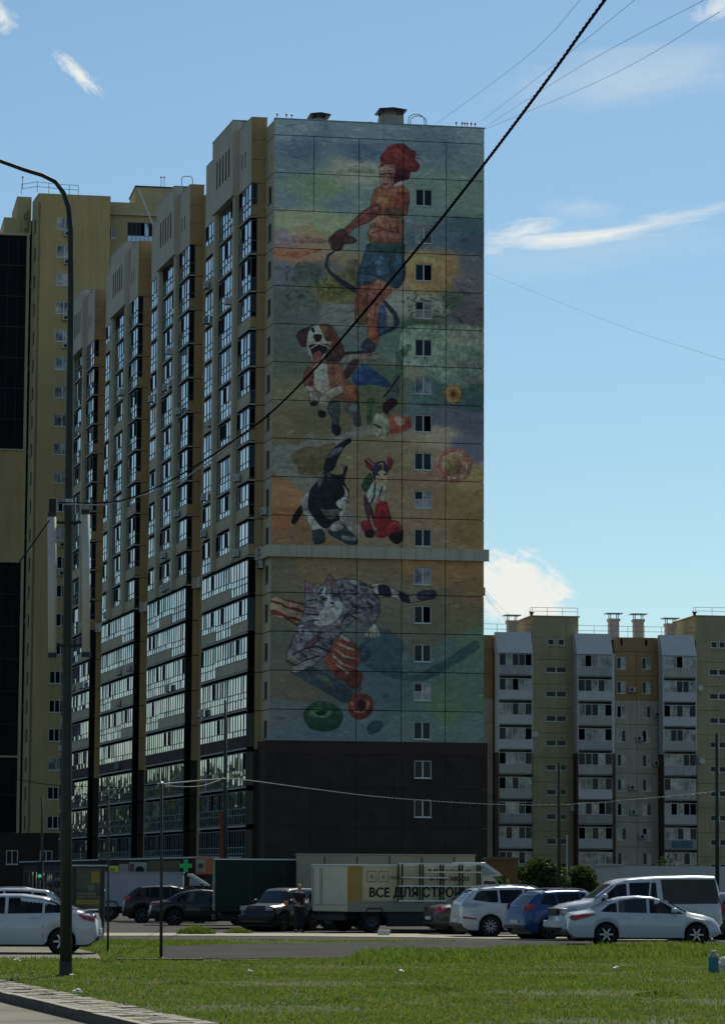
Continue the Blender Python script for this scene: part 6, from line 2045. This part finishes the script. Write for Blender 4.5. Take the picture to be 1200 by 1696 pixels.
# lettered truck with cream box and ladder rack
SW = 2.15
BR = math.radians(35)
def lettered(R):
    L, y = 5.85, -SW / 2
    fr = Frame((0, y, 0), (1, 0, 0), (0, -1, 0))       # x forward, y out of the near side
    MB(fr).box(.03, .62, .002, .03, 1.05, 2.32).build('ochre_panel', M['ochre'], R, origin=(0, 0, 0))
    o = MB(fr).box(.66, L - .02, .002, .03, 1.12, 2.32).build('banner', M['banner'], R, origin=(0, 0, 0))
    words('BCE ДЛЯ СТРОЙКИ', fr, .95, .032, 1.24, .34, M['ink'], o, width=4.75, bold=.018)
    words('8-912-310-10-00', fr, 3.5, .032, 2.10, .13, M['ink'], o, width=1.9, bold=.006)
    words('8-980-380-03', fr, 3.55, .032, 1.82, .15, M['ink'], o, width=1.75, bold=.008)
    words('СТРОИТЕЛЬНЫЕ', fr, 1.75, .032, 1.86, .10, M['ink'], o, width=.95)
    words('МАТЕРИАЛЫ', fr, 2.72, .032, 1.86, .07, M['inkg'], o, width=.7)
    for i in range(2):
        x = .82 + i * .5
        MB(fr).box(x, x + .42, .031, .034, 1.75, 2.15).build('faded_emblem', M['inkg'], o, origin=(0, 0, 0))
        MB(fr).box(x + .04, x + .38, .0345, .038, 1.79, 2.11).build('faded_emblem', M['banner'], o, origin=(0, 0, 0))
        MB(fr).box(x + .15, x + .27, .0385, .041, 1.86, 2.02).build('faded_emblem', M['inkg'], o, origin=(0, 0, 0))
    MB(fr).box(.03, L, .004, .04, .72, 1.09).build('side_board', M['tarp'], R, origin=(0, 0, 0))
    # rear doors
    for (y0, y1) in ((-SW / 2 + .04, .52), (.56, SW / 2 - .02)):
        d = MB().box(-.045, -.002, y0, y1, .96, 2.27).build('rear_door', M['boxc'], R, origin=(0, 0, 0), bevel=.01)
        MB().box(-.08, -.05, y1 - .12, y1 - .09, .98, 2.25).build('locking_rod', M['metal_g'], d, origin=(0, 0, 0))
    # ladder rack on the side: uprights and rails
    for x in (2.05, 2.22, 3.0, 3.12, 3.9, 4.02, 4.75, 4.87, 5.55, 5.66):
        MB(fr).box(x, x + .045, .16, .21, 1.05, 2.44).build('rack_upright', M['metal_d'], R, origin=(0, 0, 0))
    for z, a, b2 in ((1.08, 2.05, 5.7), (1.60, 2.05, 5.7), (1.90, 2.2, 4.2), (2.10, 3.2, 5.7), (2.39, 2.05, 5.7)):
        MB(fr).box(a, b2, .215, .26, z, z + .045).build('rack_rail', M['white'], R, origin=(0, 0, 0))
    MB(fr).box(4.55, 4.75, .05, .12, .55, .75).build('tail_lamp', M['lampor'], R, origin=(0, 0, 0))


truck('delivery_truck', 'cream box truck with black lettering and a ladder rack on its side', 5.85, SW, .72, 2.33, M['boxc'], (at(545, 1540, 111.5).x, 111.4, 0), BR, cab=M['boxc'],
      frame_m=M['white'], deflector=True, wheels=(1.15,), extras=lettered, cabl=1.9, cabh=1.98)
# dark green box truck
def gbox(R):
    for x in (1.3, 2.6):
        MB().box(x, x + .05, -1.165, -1.15, .65, 2.5).build('side_seam', M['metal_d'], R, origin=(0, 0, 0))
    MB().box(-.03, -.0, -1.1, -.02, .65, 2.5).build('rear_door', M['tarp'], R, origin=(0, 0, 0))
    MB().box(-.03, -.0, .02, 1.1, .65, 2.5).build('rear_door', M['tarp'], R, origin=(0, 0, 0))
    for y in (-.3, .3): MB().box(-.06, -.035, y, y + .04, .75, 2.58).build('locking_rod', M['metal_g'], R, origin=(0, 0, 0))
truck('box_truck', 'dark green tarpaulin box truck left of the person', 3.6, 2.3, .60, 2.55, M['tarp_g'], (at(352, 1540, 119).x, 120.2, 0), math.radians(4), cab=M['paint_black'], frame_m=M['white'],
      wheels=(1.2,), extras=gbox, cabh=1.9)
# grey tarpaulin trailer behind
def tbox(R):
    for x in np.arange(1.0, 6.3, 1.2): MB().box(x, x + .04, -1.22, -1.2, .8, 2.68).build('tarpaulin_strap', M['metal_d'], R, origin=(0, 0, 0))
truck('semi_trailer', 'long grey tarpaulin trailer rising behind the lettered cream truck', 6.6, 2.4, .75, 2.74, M['tarp'], (at(489, 1540, 117).x, 118.3, 0), math.radians(2), frame_m=M['tarp'],
      wheels=(1.2, 2.4), extras=tbox, cat='trailer')
truck('box_truck', 'dirty white box truck with white wind deflector behind the dark saloon', 4.2, 2.1, .60, 2.07, M['boxw'], (at(140, 1540, 137).x, 138, 0), math.radians(2), cab=M['paint_black'], frame_m=M['boxw'],
      wheels=(1.0,), deflector=True, cabh=1.50, cabl=1.6)

# ------------------------------------------------------------------ advertising stand / shelter behind the big lamp
Y = 100
a, b2 = at(118, 1545, Y), at(174, 1436, Y)
ad = thing('poster_stand', (a.x, Y, 0), 'black poster stand with faded yellow advert behind the big lamp', 'billboard')
fr = Frame((a.x, Y, 0), (1, 0, 0), (0, -1, 0)); WD = b2.x - a.x
zt = b2.z
MB(fr).box(0, WD, -.2, 0, .3, zt).build('cabinet', M['paint_black'], ad, bevel=.02)
MB(fr).box(WD - .12, WD, 0, .08, 0, zt).build('frame_post', M['metal_d'], ad); MB(fr).box(0, .12, 0, .08, 0, zt).build('frame_post', M['metal_d'], ad)
po = MB(fr).box(.13, WD - .14, .002, .02, .95, zt - .1).build('poster', mat('dark_green_poster', (.035, .04, .028), .4, .5, 3, coat=.3), ad)
MB(fr).box(.13, WD - .14, .021, .026, 1.02, 1.17).build('printed_strip', M['ochre'], po)
MB(fr).box(WD - .42, WD - .14, .021, .026, zt - .5, zt - .14).build('printed_patch', M['ochre'], po)
words('КУХНИ И ШКАФЫ', fr, .16, .021, 1.32, .075, M['photo_s'], po, width=.62)
words('НОВЫЕ ПРОЕКТЫ', fr, .16, .021, 1.22, .07, M['photo_s'], po, width=.74)
MB(fr).lathe((.62, .021, 1.55), [(.11, 0), (.11, .004)], 12, axis='y').build('printed_disc', mat('dull_green_print', (.12, .13, .08), .5, .2, 3), po)
MB(fr).box(-.1, WD + .05, -.3, .25, zt + .02, zt + .07).build('roof', M['metal_g'], ad)

# ------------------------------------------------------------------ big street lamp with light tubes
Y = 60.0
b0 = gnd(109, 1617)
Y = b0.y
M['pole'] = mat('dark_green_pole_paint', (.030, .034, .026), .6, .25, 2.5, bump=.2, streak=True)
lamp = thing('street_lamp', (b0.x, b0.y, 0), 'tall dark curved street lamp with two pale vertical tubes, left foreground', 'street lamp')
pts = [(109.5, 1621, .118), (110.5, 1300, .105), (112.5, 1000, .085), (114.5, 800, .072), (116.5, 600, .062), (117.6, 480, .056), (117, 380, .052),
       (114, 345, .05), (106, 320, .047), (92, 301, .044), (70, 290, .042), (40, 281, .040), (0, 266.5, .038), (-60, 247, .036)]
path = [at(x, y, Y) for x, y, r_ in pts]
MB().tube(path, [p[2] for p in pts], 14).build('mast', M['pole'], lamp, smooth=True)
e = path[-1]
MB(Frame(e, (-1, 0, .28), (0, 1, 0))).prism([(0, -.05), (.75, -.08), (.82, .02), (.6, .12), (0, .08)], -.16, .16).build('lamp_head', M['metal_g'], lamp, bevel=.02)
MB(Frame((b0.x, b0.y, 0))).lathe((0, 0, -.02), [(.19, 0), (.19, .05), (.125, .07), (.125, .3)], 14).build('base_flange', M['pole'], lamp)
M['tube'] = mat('frosted_light_tube', (.46, .43, .37), .6, .06, 5)
for xa, ya, yb, rr_ in ((86.5, 852, 1085, .082), (142, 848, 1084, .080)):
    p1, p2 = at(xa, ya, Y - .1), at(xa + .5, yb, Y - .1)
    o = MB().tube([p2, p1], rr_, 12).build('light_tube', M['tube'], lamp, smooth=True)
    for p in (p1, p2): MB().lathe(p - V((0, 0, .05)), [(rr_ * 1.1, 0), (rr_ * 1.12, .09)], 12).build('end_cap', M['metal_d'], o)
    for yy_ in (865, 1069):
        MB().tube([at(xa, yy_, Y - .1), at(113, yy_ + 1, Y)], .028, 6).build('bracket', M['metal_d'], lamp)
MB().tube([at(113, 830, Y), at(97, 832, Y)], .03, 6).build('cable_bracket', M['metal_g'], lamp)
MB().box(at(82, 850, Y).x, at(94, 850, Y).x, Y - .1, Y + .1, at(88, 852, Y).z, at(88, 826, Y).z).build('cable_box', M['plastic'], lamp, bevel=.01)
MB().lathe(at(113, 832, Y), [(.092, -.06), (.096, .06)], 12).build('pole_clamp', M['metal_g'], lamp)

# ------------------------------------------------------------------ overhead cables
def cable(name, label, pts, r, m_, twist=0, n=90, strands=2):
    """pts: (pixel x, pixel y, depth); a smooth curve through them in space"""
    P3 = [at(x, y, 1.0 * Y_) for x, y, Y_ in pts]
    def cr(t):
        i = min(int(t), len(P3) - 2); u = t - i
        p0, p1, p2, p3 = (P3[max(0, min(len(P3) - 1, i + d))] for d in (-1, 0, 1, 2))
        return .5 * (2 * p1 + (p2 - p0) * u + (2 * p0 - 5 * p1 + 4 * p2 - p3) * u * u + (3 * p1 - p0 - 3 * p2 + p3) * u ** 3)
    c = [cr(t) for t in np.linspace(0, len(P3) - 1, n)]
    if not twist:
        o = MB().tube(c, r, 6).build(name, m_, smooth=True)
        return tag(o, label, 'cable')
    R = thing(name, c[0], label, 'cable')
    Ls = [0]
    for a, b2 in zip(c[:-1], c[1:]): Ls.append(Ls[-1] + (b2 - a).length)
    tot = Ls[-1]; steps = min(3200, max(n, int(tot / twist * 8)))
    ts = np.linspace(0, tot, steps)
    idx = np.interp(ts, Ls, np.linspace(0, len(P3) - 1, n))
    cc = [cr(t) for t in idx]
    for s_ in range(strands):
        pp = []
        for i, p in enumerate(cc):
            tg = (cc[min(i + 1, steps - 1)] - cc[max(i - 1, 0)]).normalized()
            u = tg.cross(V((0, 0, 1))).normalized(); w_ = tg.cross(u)
            th = 2 * math.pi * (ts[i] / twist + s_ / strands)
            pp.append(p + (u * math.cos(th) + w_ * math.sin(th)) * r)
        MB().tube(pp, r * .95, 5, caps=False).build('strand', m_, R, smooth=True)
    return R


M['cableblk'] = mat('black_cable', (.010, .010, .011), .9, .1, 3, spec=0)
M['cablegry'] = mat('grey_cable_sheath', (.16, .165, .16), .45, .1, 3)
M['wire'] = mat('thin_grey_wire', (.16, .19, .24), .6, .1, 3)


def dY(px): return 1 / (1 / 60 + (1 / 17.5 - 1 / 60) * max(0, px - 97) / (1010 - 97))


cp = [(97, 832), (150, 833), (200, 829), (262, 806), (330, 768), (395, 724), (450, 682), (520, 612), (600, 520), (700, 400), (800, 273), (900, 140), (970, 42), (1030, -40)]
cable('overhead_cable', 'thick twisted black cable crossing the painted wall diagonally up to the right', [(x, y, dY(x)) for x, y in cp], .0058, M['cableblk'], twist=.24, n=160, strands=3)
cable('overhead_cable', 'black cable dropping from the big lamp to the left edge', [(82, 862, 59.9), (60, 893, 59), (30, 935, 57.8), (0, 982, 56.5), (-60, 1080, 54)], .014, M['cableblk'])
cable('overhead_cable', 'thin pale cable leaving the big lamp bracket to the right just above the black one', [(97, 832, 60), (150, 836.5, 58), (200, 830, 56), (300, 795, 52), (430, 700, 46)], .012, M['cablegry'])
cable('festoon_cable', 'pale twisted cable sagging across the dark tower base and the panel block',
      [(268, 1299, 73), (373, 1290, 110), (415, 1293, 118), (520, 1307, 140), (640, 1321, 158), (800, 1331.5, 175), (925, 1333, 185), (1040, 1325, 186), (1187, 1311, 188), (1260, 1302, 188)],
      .013, M['cablegry'], twist=1.6, n=140)
cable('overhead_cable', 'pale cable from the short post up to the tall dark post', [(268, 1299, 73), (300, 1303, 90), (340, 1300, 120), (373, 1288, 168)], .012, M['cablegry'])
cable('overhead_cable', 'thin wire from left edge to the short post top', [(0, 1283, 120), (70, 1298, 110), (180, 1304, 90), (268, 1299, 73)], .012, M['cableblk'])
for i, (a, b2, c_) in enumerate((((722, 205, 231), (870, 95, 160), (960, 0, 120)), ((798, 200, 231), (920, 105, 160), (1050, 0, 120)), ((800, 212, 231), (960, 110, 150), (1165, 0, 110)),
                                ((800, 215, 231), (1000, 130, 150), (1190, 20, 110)), ((803, 978, 229), (830, 1008, 300), (860, 1035, 355)), ((803, 990, 229), (822, 1012, 300), (845, 1035, 355)),
                                ((803, 450, 231), (1000, 530, 180), (1210, 600, 130)), ((803, 985, 229), (826, 1012, 300), (852, 1037, 355)))):
    lab = ['faint wire from the tower roof, steepest of the fan at upper right', 'faint wire from the roof corner, second of the fan', 'faint wire from the roof corner ending near the top right',
           'faint wire from the roof corner, lowest of the fan', 'thin upper wire from the tower to the panel block roof', 'thin lower wire from the tower to the panel block roof',
           'single faint wire descending to the right across the open sky', 'thin middle wire from the tower to the panel block roof'][i]
    cable('overhead_wire', lab, [a, b2, c_], .008 if i in (4, 5, 7, 6) else .009, M['wire'], n=24)

# ------------------------------------------------------------------ posts
def post(label, px, ytop, ybot, Y, r0, r1, m_, name='post', cat='post', lean=0):
    p0 = at(px, 1500, Y); base_ = V((p0.x, Y, 0)); top = at(px + lean, ytop, Y)
    R = thing(name, base_, label, cat)
    MB().tube([base_, top], [r0, r1], 8).build('shaft', m_, R, smooth=True)
    MB().lathe(base_, [(r0 * 2, 0), (r0 * 2, .04), (r0 * 1.1, .06)], 8).build('base_plate', m_, R)
    return R, base_, top


R_, bb, tt = post('short dark post with a bright tip standing on the near kerb line', 268, 1297, 1590, gnd(268, 1589).y, .036, .030, M['pole'])
MB().lathe(tt, [(.045, -.02), (.045, .02), (.01, .04)], 8).build('cap', M['metal_g'], R_)
R_, bb, tt = post('thin dark post in the grass just right of the white liftback', 180, 1324, 1580, gnd(179, 1577).y, .03, .02, M['pole'])
R_, bb, tt = post('tall dark post with rusty red foot in front of the tower', 373, 1160, 1420, 168, .16, .07, M['pole'])
MB().tube([bb + V((-.17, -.1, 0)), at(367.5, 1345, 167.9)], [.14, .10], 8).build('red_stay', mat('rusty_red_paint', (.16, .035, .02), .8, .2, 3), R_)
R_, bb, tt = post('thin wooden pole before the olive part of the panel block', 925, 1263, 1470, 185, .12, .09, M['bark'])
R_, bb, tt = post('thin pale pole right of the wooden pole by the bush', 938, 1383, 1470, 200, .05, .04, M['metal_g'])
R_, bb, tt = post('dark pole near the right edge before the panel block', 1187, 1215, 1440, 188, .13, .10, M['pole'], lean=-1)
R_, bb, tt = post('thin traffic light post with a small green light at far left', 70, 1320, 1500, 150, .06, .05, M['metal_d'], name='traffic_light', cat='traffic light')
p = at(67, 1442, 149.8)
o = MB().box(p.x - .14, p.x + .14, 149.6, 149.85, p.z - .42, p.z + .42).build('signal_head', M['plastic'], R_)
for dz_, m_ in ((.25, M['plastic']), (0, M['plastic'])): MB().lathe((p.x, 149.6, p.z + dz_), [(.09, 0), (.09, -.02)], 10, axis='y').build('lens', m_, o)
MB().lathe((p.x, 149.6, p.z - .25), [(.09, 0), (.09, -.02)], 10, axis='y').build('lens', mat('green_lamp', (.02, .4, .2), .3, 0, emit=(.1, 1, .45), emit_s=.35), o)

# ------------------------------------------------------------------ bush and small tree by the panel block
def bush(label, px, pyb, Y, w_, h_, n, cat='bush', name='bush', cols=9):
    p0 = at(px, 1500, Y); c0 = V((p0.x, Y, 0))
    R = thing(name, c0, label, cat)
    cs = []
    for i in range(cols):
        cs.append((c0.x + random.uniform(-.5, .5) * w_, Y + random.uniform(-.3, .3) * w_, h_ * random.uniform(.28, .68), random.uniform(.22, .34) * h_))
    foliage_mesh('foliage', cs, n, .16, M['leaf'], R, c0)
    mb = MB()
    for i in range(5):
        a = V((c0.x + random.uniform(-.2, .2), Y, 0)); mb.tube([a, a + V((random.uniform(-1, 1) * w_ * .25, 0, h_ * .7))], [.05, .02], 5)
    mb.build('stem', M['bark'], R)
    return R


bush('round dark green bush by the thin poles before the panel block', 885, 1470, 200, 2.9, 3.5, 5200)
bush('smaller dark green bush touching the right side of the round one', 938, 1470, 203, 2.6, 3.0, 4200)
bush('thin yellowish tree top in front of the third balcony column', 1095, 1450, 262, 2.4, 4.6, 900, cat='tree', name='young_tree')
bush('dark shrub against the right side of the kiosk', 812, 1450, 168, 1.0, 2.6, 900)

# ------------------------------------------------------------------ bottle, bag, litter
Yb = gnd(1181, 1611).y
pb_ = gnd(1181, 1611)
s_ = Yb / FOC
bt = thing('bottle', pb_, 'big clear plastic bottle half full of teal liquid on the lawn', 'bottle')
M['liquid'] = mat('teal_liquid', (.008, .13, .17), .15, .1, 6, coat=.5)
M['clearp'] = mat('clear_plastic', (.22, .26, .24), .15, .1, 6, coat=.6)
rb = 8.6 * s_
MB().lathe(pb_, [(rb * .9, 0), (rb, .02), (rb, 24 * s_), (rb, 24.2 * s_)], 14).build('liquid', M['liquid'], bt, smooth=False)
MB().lathe(pb_ + V((0, 0, 24.3 * s_)), [(rb, 0), (rb * .9, 4 * s_), (rb * .45, 8 * s_), (rb * .4, 9.5 * s_)], 14).build('shoulder', M['clearp'], bt, smooth=True)
MB().lathe(pb_ + V((0, 0, 34 * s_)), [(rb * .5, 0), (rb * .5, 2.2 * s_), (rb * .1, 2.4 * s_)], 12).build('cap', M['white'], bt)


def crumpled(name, label, cat, c, sx, sy, sz, m_, n=60, seed=1):
    import bmesh
    bm = bmesh.new(); bmesh.ops.create_icosphere(bm, subdivisions=3, radius=1)
    rr = random.Random(seed)
    ph = [rr.uniform(0, 6) for _ in range(6)]
    for v in bm.verts:
        k = 1 + .22 * math.sin(v.co.x * 5 + ph[0]) * math.cos(v.co.y * 4 + ph[1]) + .14 * math.sin(v.co.z * 9 + ph[2] + v.co.x * 3) + rr.uniform(-.05, .05)
        v.co *= k; v.co.z = max(v.co.z, -.55)
        v.co = V((v.co.x * sx, v.co.y * sy, (v.co.z + .55) * sz))
    me = bpy.data.meshes.new(name); bm.to_mesh(me); bm.free(); me.materials.append(m_)
    o = bpy.data.objects.new(name, me); link(o, None, c)
    return tag(o, label, cat)


M['bagw'] = mat('white_plastic_bag', (.62, .60, .52), .5, .06, 8)
crumpled('plastic_bag', 'crumpled white plastic bag beside the teal bottle at the right edge', 'bag', gnd(1200, 1607), .16, .14, .19, M['bagw'], seed=4)
p = gnd(635, 1549)
st_ = thing('foam_box', p, 'small white foam box lying on the pavement before the lettered truck', 'box')
MB(Frame(p)).box(-.2, .2, -.15, .15, 0, .12).build('tray', M['bagw'], st_)
MB(Frame(p)).box(-.18, .22, -.15, .15, .125, .18).build('lid', M['bagw'], st_)
lit = [(315, 1546, 'white paper scrap by the weeds left of the green truck'), (664, 1612, 'white crumpled scrap in the middle of the lawn'), (1020, 1607, 'pale paper scrap lying in the right lawn'),
       (1078, 1556, 'flat pale scrap on the pavement under the white saloon'), (780, 1548, 'white scrap beneath the tail of the white crossover'), (28, 1593, 'pale scrap on the kerb below the white liftback'),
       (414, 1613, 'small white scrap left of centre in the lawn'), (128, 1646, 'pale clod on the grass edge by the foreground pavers'), (1178, 1600, 'tiny yellowish scrap beside the bottle cap')]
for i, (x, y, lb) in enumerate(lit):
    crumpled('litter', lb, 'litter', gnd(x, y), *(random.uniform(.05, .09) for _ in range(2)), .05, M['bagw'], seed=20 + i)

# ------------------------------------------------------------------ the standing person
Yp = 110.5
pp = at(495, 1545, Yp); P0 = V((pp.x, Yp, 0))
person = thing('person', P0, 'person in dark T-shirt and trousers standing with bent arms beside the cream truck', 'person')
M['skin'] = mat('skin', (.36, .20, .14), .6, .08, 8)
M['tshirt'] = mat('black_cloth', (.014, .014, .016), .9, .15, 8, bump=.3)
M['jeans'] = mat('dark_trousers', (.02, .022, .028), .9, .15, 8, bump=.3)
M['hair'] = mat('short_fair_hair', (.20, .14, .09), .8, .2, 20)


def skinned(name, verts, edges, radii, m_, parent, sub=1, root=0):
    me = bpy.data.meshes.new(name)
    me.from_pydata(verts, edges, [])
    o = bpy.data.objects.new(name, me); COL.objects.link(o)
    sk = o.modifiers.new('s', 'SKIN'); sk.use_smooth_shade = True
    for i, r_ in enumerate(radii):
        me.skin_vertices[0].data[i].radius = (r_, r_) if not isinstance(r_, tuple) else r_
    me.skin_vertices[0].data[root].use_root = True
    ss = o.modifiers.new('u', 'SUBSURF'); ss.levels = sub; ss.render_levels = sub
    dg = bpy.context.evaluated_depsgraph_get()
    m2 = bpy.data.meshes.new_from_object(o.evaluated_get(dg))
    bpy.data.objects.remove(o)
    m2.materials.clear(); m2.materials.append(m_)
    m2.name = name
    for p_ in m2.polygons: p_.use_smooth = True
    q = bpy.data.objects.new(name, m2)
    return link(q, parent, WORG[parent.name])


# stands with his back half turned, both forearms lifted in front, weight on the right leg
bv = [(0, 0, .95), (0, 0, 1.12), (0, .01, 1.30), (0, .01, 1.43), (0, .0, 1.50), (0, -.01, 1.57),           # 0-5 spine, neck
      (-.10, 0, .90), (-.12, -.02, .50), (-.13, .03, .09), (-.14, -.10, .04),                               # 6-9 left leg
      (.10, 0, .90), (.11, .0, .50), (.10, .05, .09), (.13, -.08, .04),                                     # 10-13 right leg
      (-.17, .01, 1.42), (-.23, .02, 1.18), (-.17, -.20, 1.10),                                             # 14-16 left arm
      (.17, .01, 1.42), (.25, .03, 1.17), (.20, -.20, 1.08),                                                # 17-19 right arm
      (0, -.01, 1.66), (0, -.012, 1.72)]                                                                    # 20-21 head
be = [(0, 1), (1, 2), (2, 3), (3, 4), (4, 5), (0, 6), (6, 7), (7, 8), (8, 9), (0, 10), (10, 11), (11, 12), (12, 13), (3, 14), (14, 15), (15, 16), (3, 17), (17, 18), (18, 19), (5, 20), (20, 21)]
brd = [(.16, .12), (.145, .11), (.17, .12), (.13, .10), .06, .055, .095, .065, .045, .04, .095, .065, .045, .04, .065, .045, .032, .065, .045, .032, .085, .06]
rz = Matrix.Rotation(math.radians(25), 3, 'Z')
def rp(vs): return [tuple(rz @ V(v)) for v in vs]
skinned('body', rp(bv), be, brd, M['skin'], person, 2)
# clothes over the body
sv = [(0, 0, .93), (0, 0, 1.12), (0, .01, 1.30), (0, .01, 1.43), (-.17, .01, 1.42), (-.215, .02, 1.25), (.17, .01, 1.42), (.225, .025, 1.25)]
skinned('t_shirt', rp(sv), [(0, 1), (1, 2), (2, 3), (3, 4), (4, 5), (3, 6), (6, 7)], [(.185, .145), (.17, .135), (.19, .145), (.145, .12), .085, .075, .085, .075], M['tshirt'], person, 2)
tv = [(0, 0, .97), (-.10, 0, .88), (-.12, -.02, .50), (-.13, .03, .10), (.10, 0, .88), (.11, .0, .50), (.10, .05, .10)]
skinned('trousers', rp(tv), [(0, 1), (1, 2), (2, 3), (0, 4), (4, 5), (5, 6)], [(.175, .14), .12, .09, .075, .12, .09, .075], M['jeans'], person, 2)
for sg, x in ((-1, -.135), (1, .115)):
    skinned('shoe', rp([(x, .06, .05), (x, -.08, .045), (x + sg * .01, -.17, .035)]), [(0, 1), (1, 2)], [(.05, .05), (.055, .045), (.04, .03)], M['rubber'], person, 1)
# hair, ears, nose
def ell(name, c, r_, m_, parent, zc=None):
    import bmesh
    bm = bmesh.new(); bmesh.ops.create_uvsphere(bm, u_segments=16, v_segments=12, radius=1)
    for v in bm.verts:
        if zc is not None and v.co.z < zc and v.co.y < .2: v.co *= .9
        v.co = rz @ V((v.co.x * r_[0] + c[0], v.co.y * r_[1] + c[1], v.co.z * r_[2] + c[2]))
    me = bpy.data.meshes.new(name); bm.to_mesh(me); bm.free(); me.materials.append(m_)
    for p_ in me.polygons: p_.use_smooth = True
    return link(bpy.data.objects.new(name, me), parent, WORG[parent.name])
person.scale = (.94, .94, .94)
ell('head', (0, -.015, 1.665), (.078, .098, .118), M['skin'], person)
ell('hair', (0, .012, 1.70), (.081, .092, .092), M['hair'], person, 0)
for sg in (-1, 1): ell('ear', (sg * .08, 0, 1.655), (.012, .022, .034), M['skin'], person)
ell('nose', (0, -.118, 1.655), (.014, .02, .026), M['skin'], person)
for sg in (-1, 1): ell('eye', (sg * .03, -.108, 1.685), (.012, .008, .008), M['ink'], person)
# hands: palm and five bent fingers each
for sg, hx in ((-1, -.15), (1, .18)):
    pv = [(hx, -.215, 1.095), (hx - sg * .012, -.27, 1.09)]
    skinned('palm', rp(pv), [(0, 1)], [(.03, .02), (.042, .018)], M['skin'], person, 1)
    for k in range(4):
        o_ = (k - 1.5) * .02; ln = (.8, 1.0, .95, .75)[k]
        fv = [(hx - sg * .012 + o_, -.28, 1.09), (hx - sg * .012 + o_, -.28 - .035 * ln, 1.082), (hx - sg * .012 + o_, -.28 - .055 * ln, 1.055), (hx - sg * .012 + o_, -.28 - .052 * ln, 1.03)]
        skinned('finger', rp(fv), [(0, 1), (1, 2), (2, 3)], [.0095, .009, .0085, .007], M['skin'], person, 1)
    skinned('thumb', rp([(hx - sg * .04, -.235, 1.10), (hx - sg * .065, -.265, 1.10), (hx - sg * .06, -.30, 1.09)]), [(0, 1), (1, 2)], [.012, .011, .009], M['skin'], person, 1)
q_ = rz @ V((.2, -.29, 1.12))
tag(MB(Frame(P0 + q_, tuple(rz @ V((1, 0, 0))), tuple(rz @ V((0, 1, 0))))).box(-.035, .035, -.006, .006, -.09, .05).build('phone', M['white']), 'small white phone held up in the hand of the standing person', 'phone')

# ------------------------------------------------------------------ shared group names of the repeats
for pre, gname in (('parked_car', 'cars parked on the lot'), ('shop_sign', 'boards above the kiosks'), ('overhead_wire', 'faint overhead wires'), ('overhead_cable', 'overhead cables'),
                   ('litter', 'litter scraps on the ground'), ('post', 'posts and poles'), ('weed_clump', 'weed clumps'), ('box_truck', 'box trucks'), ('bush', 'bushes by the panel block'),
                   ('apartment_tower', 'high-rise blocks')):
    for o in list(COL.objects):
        if o.parent is None and (o.name == pre or o.name.startswith(pre + '.')) and o.get('label'):
            o['group'] = gname
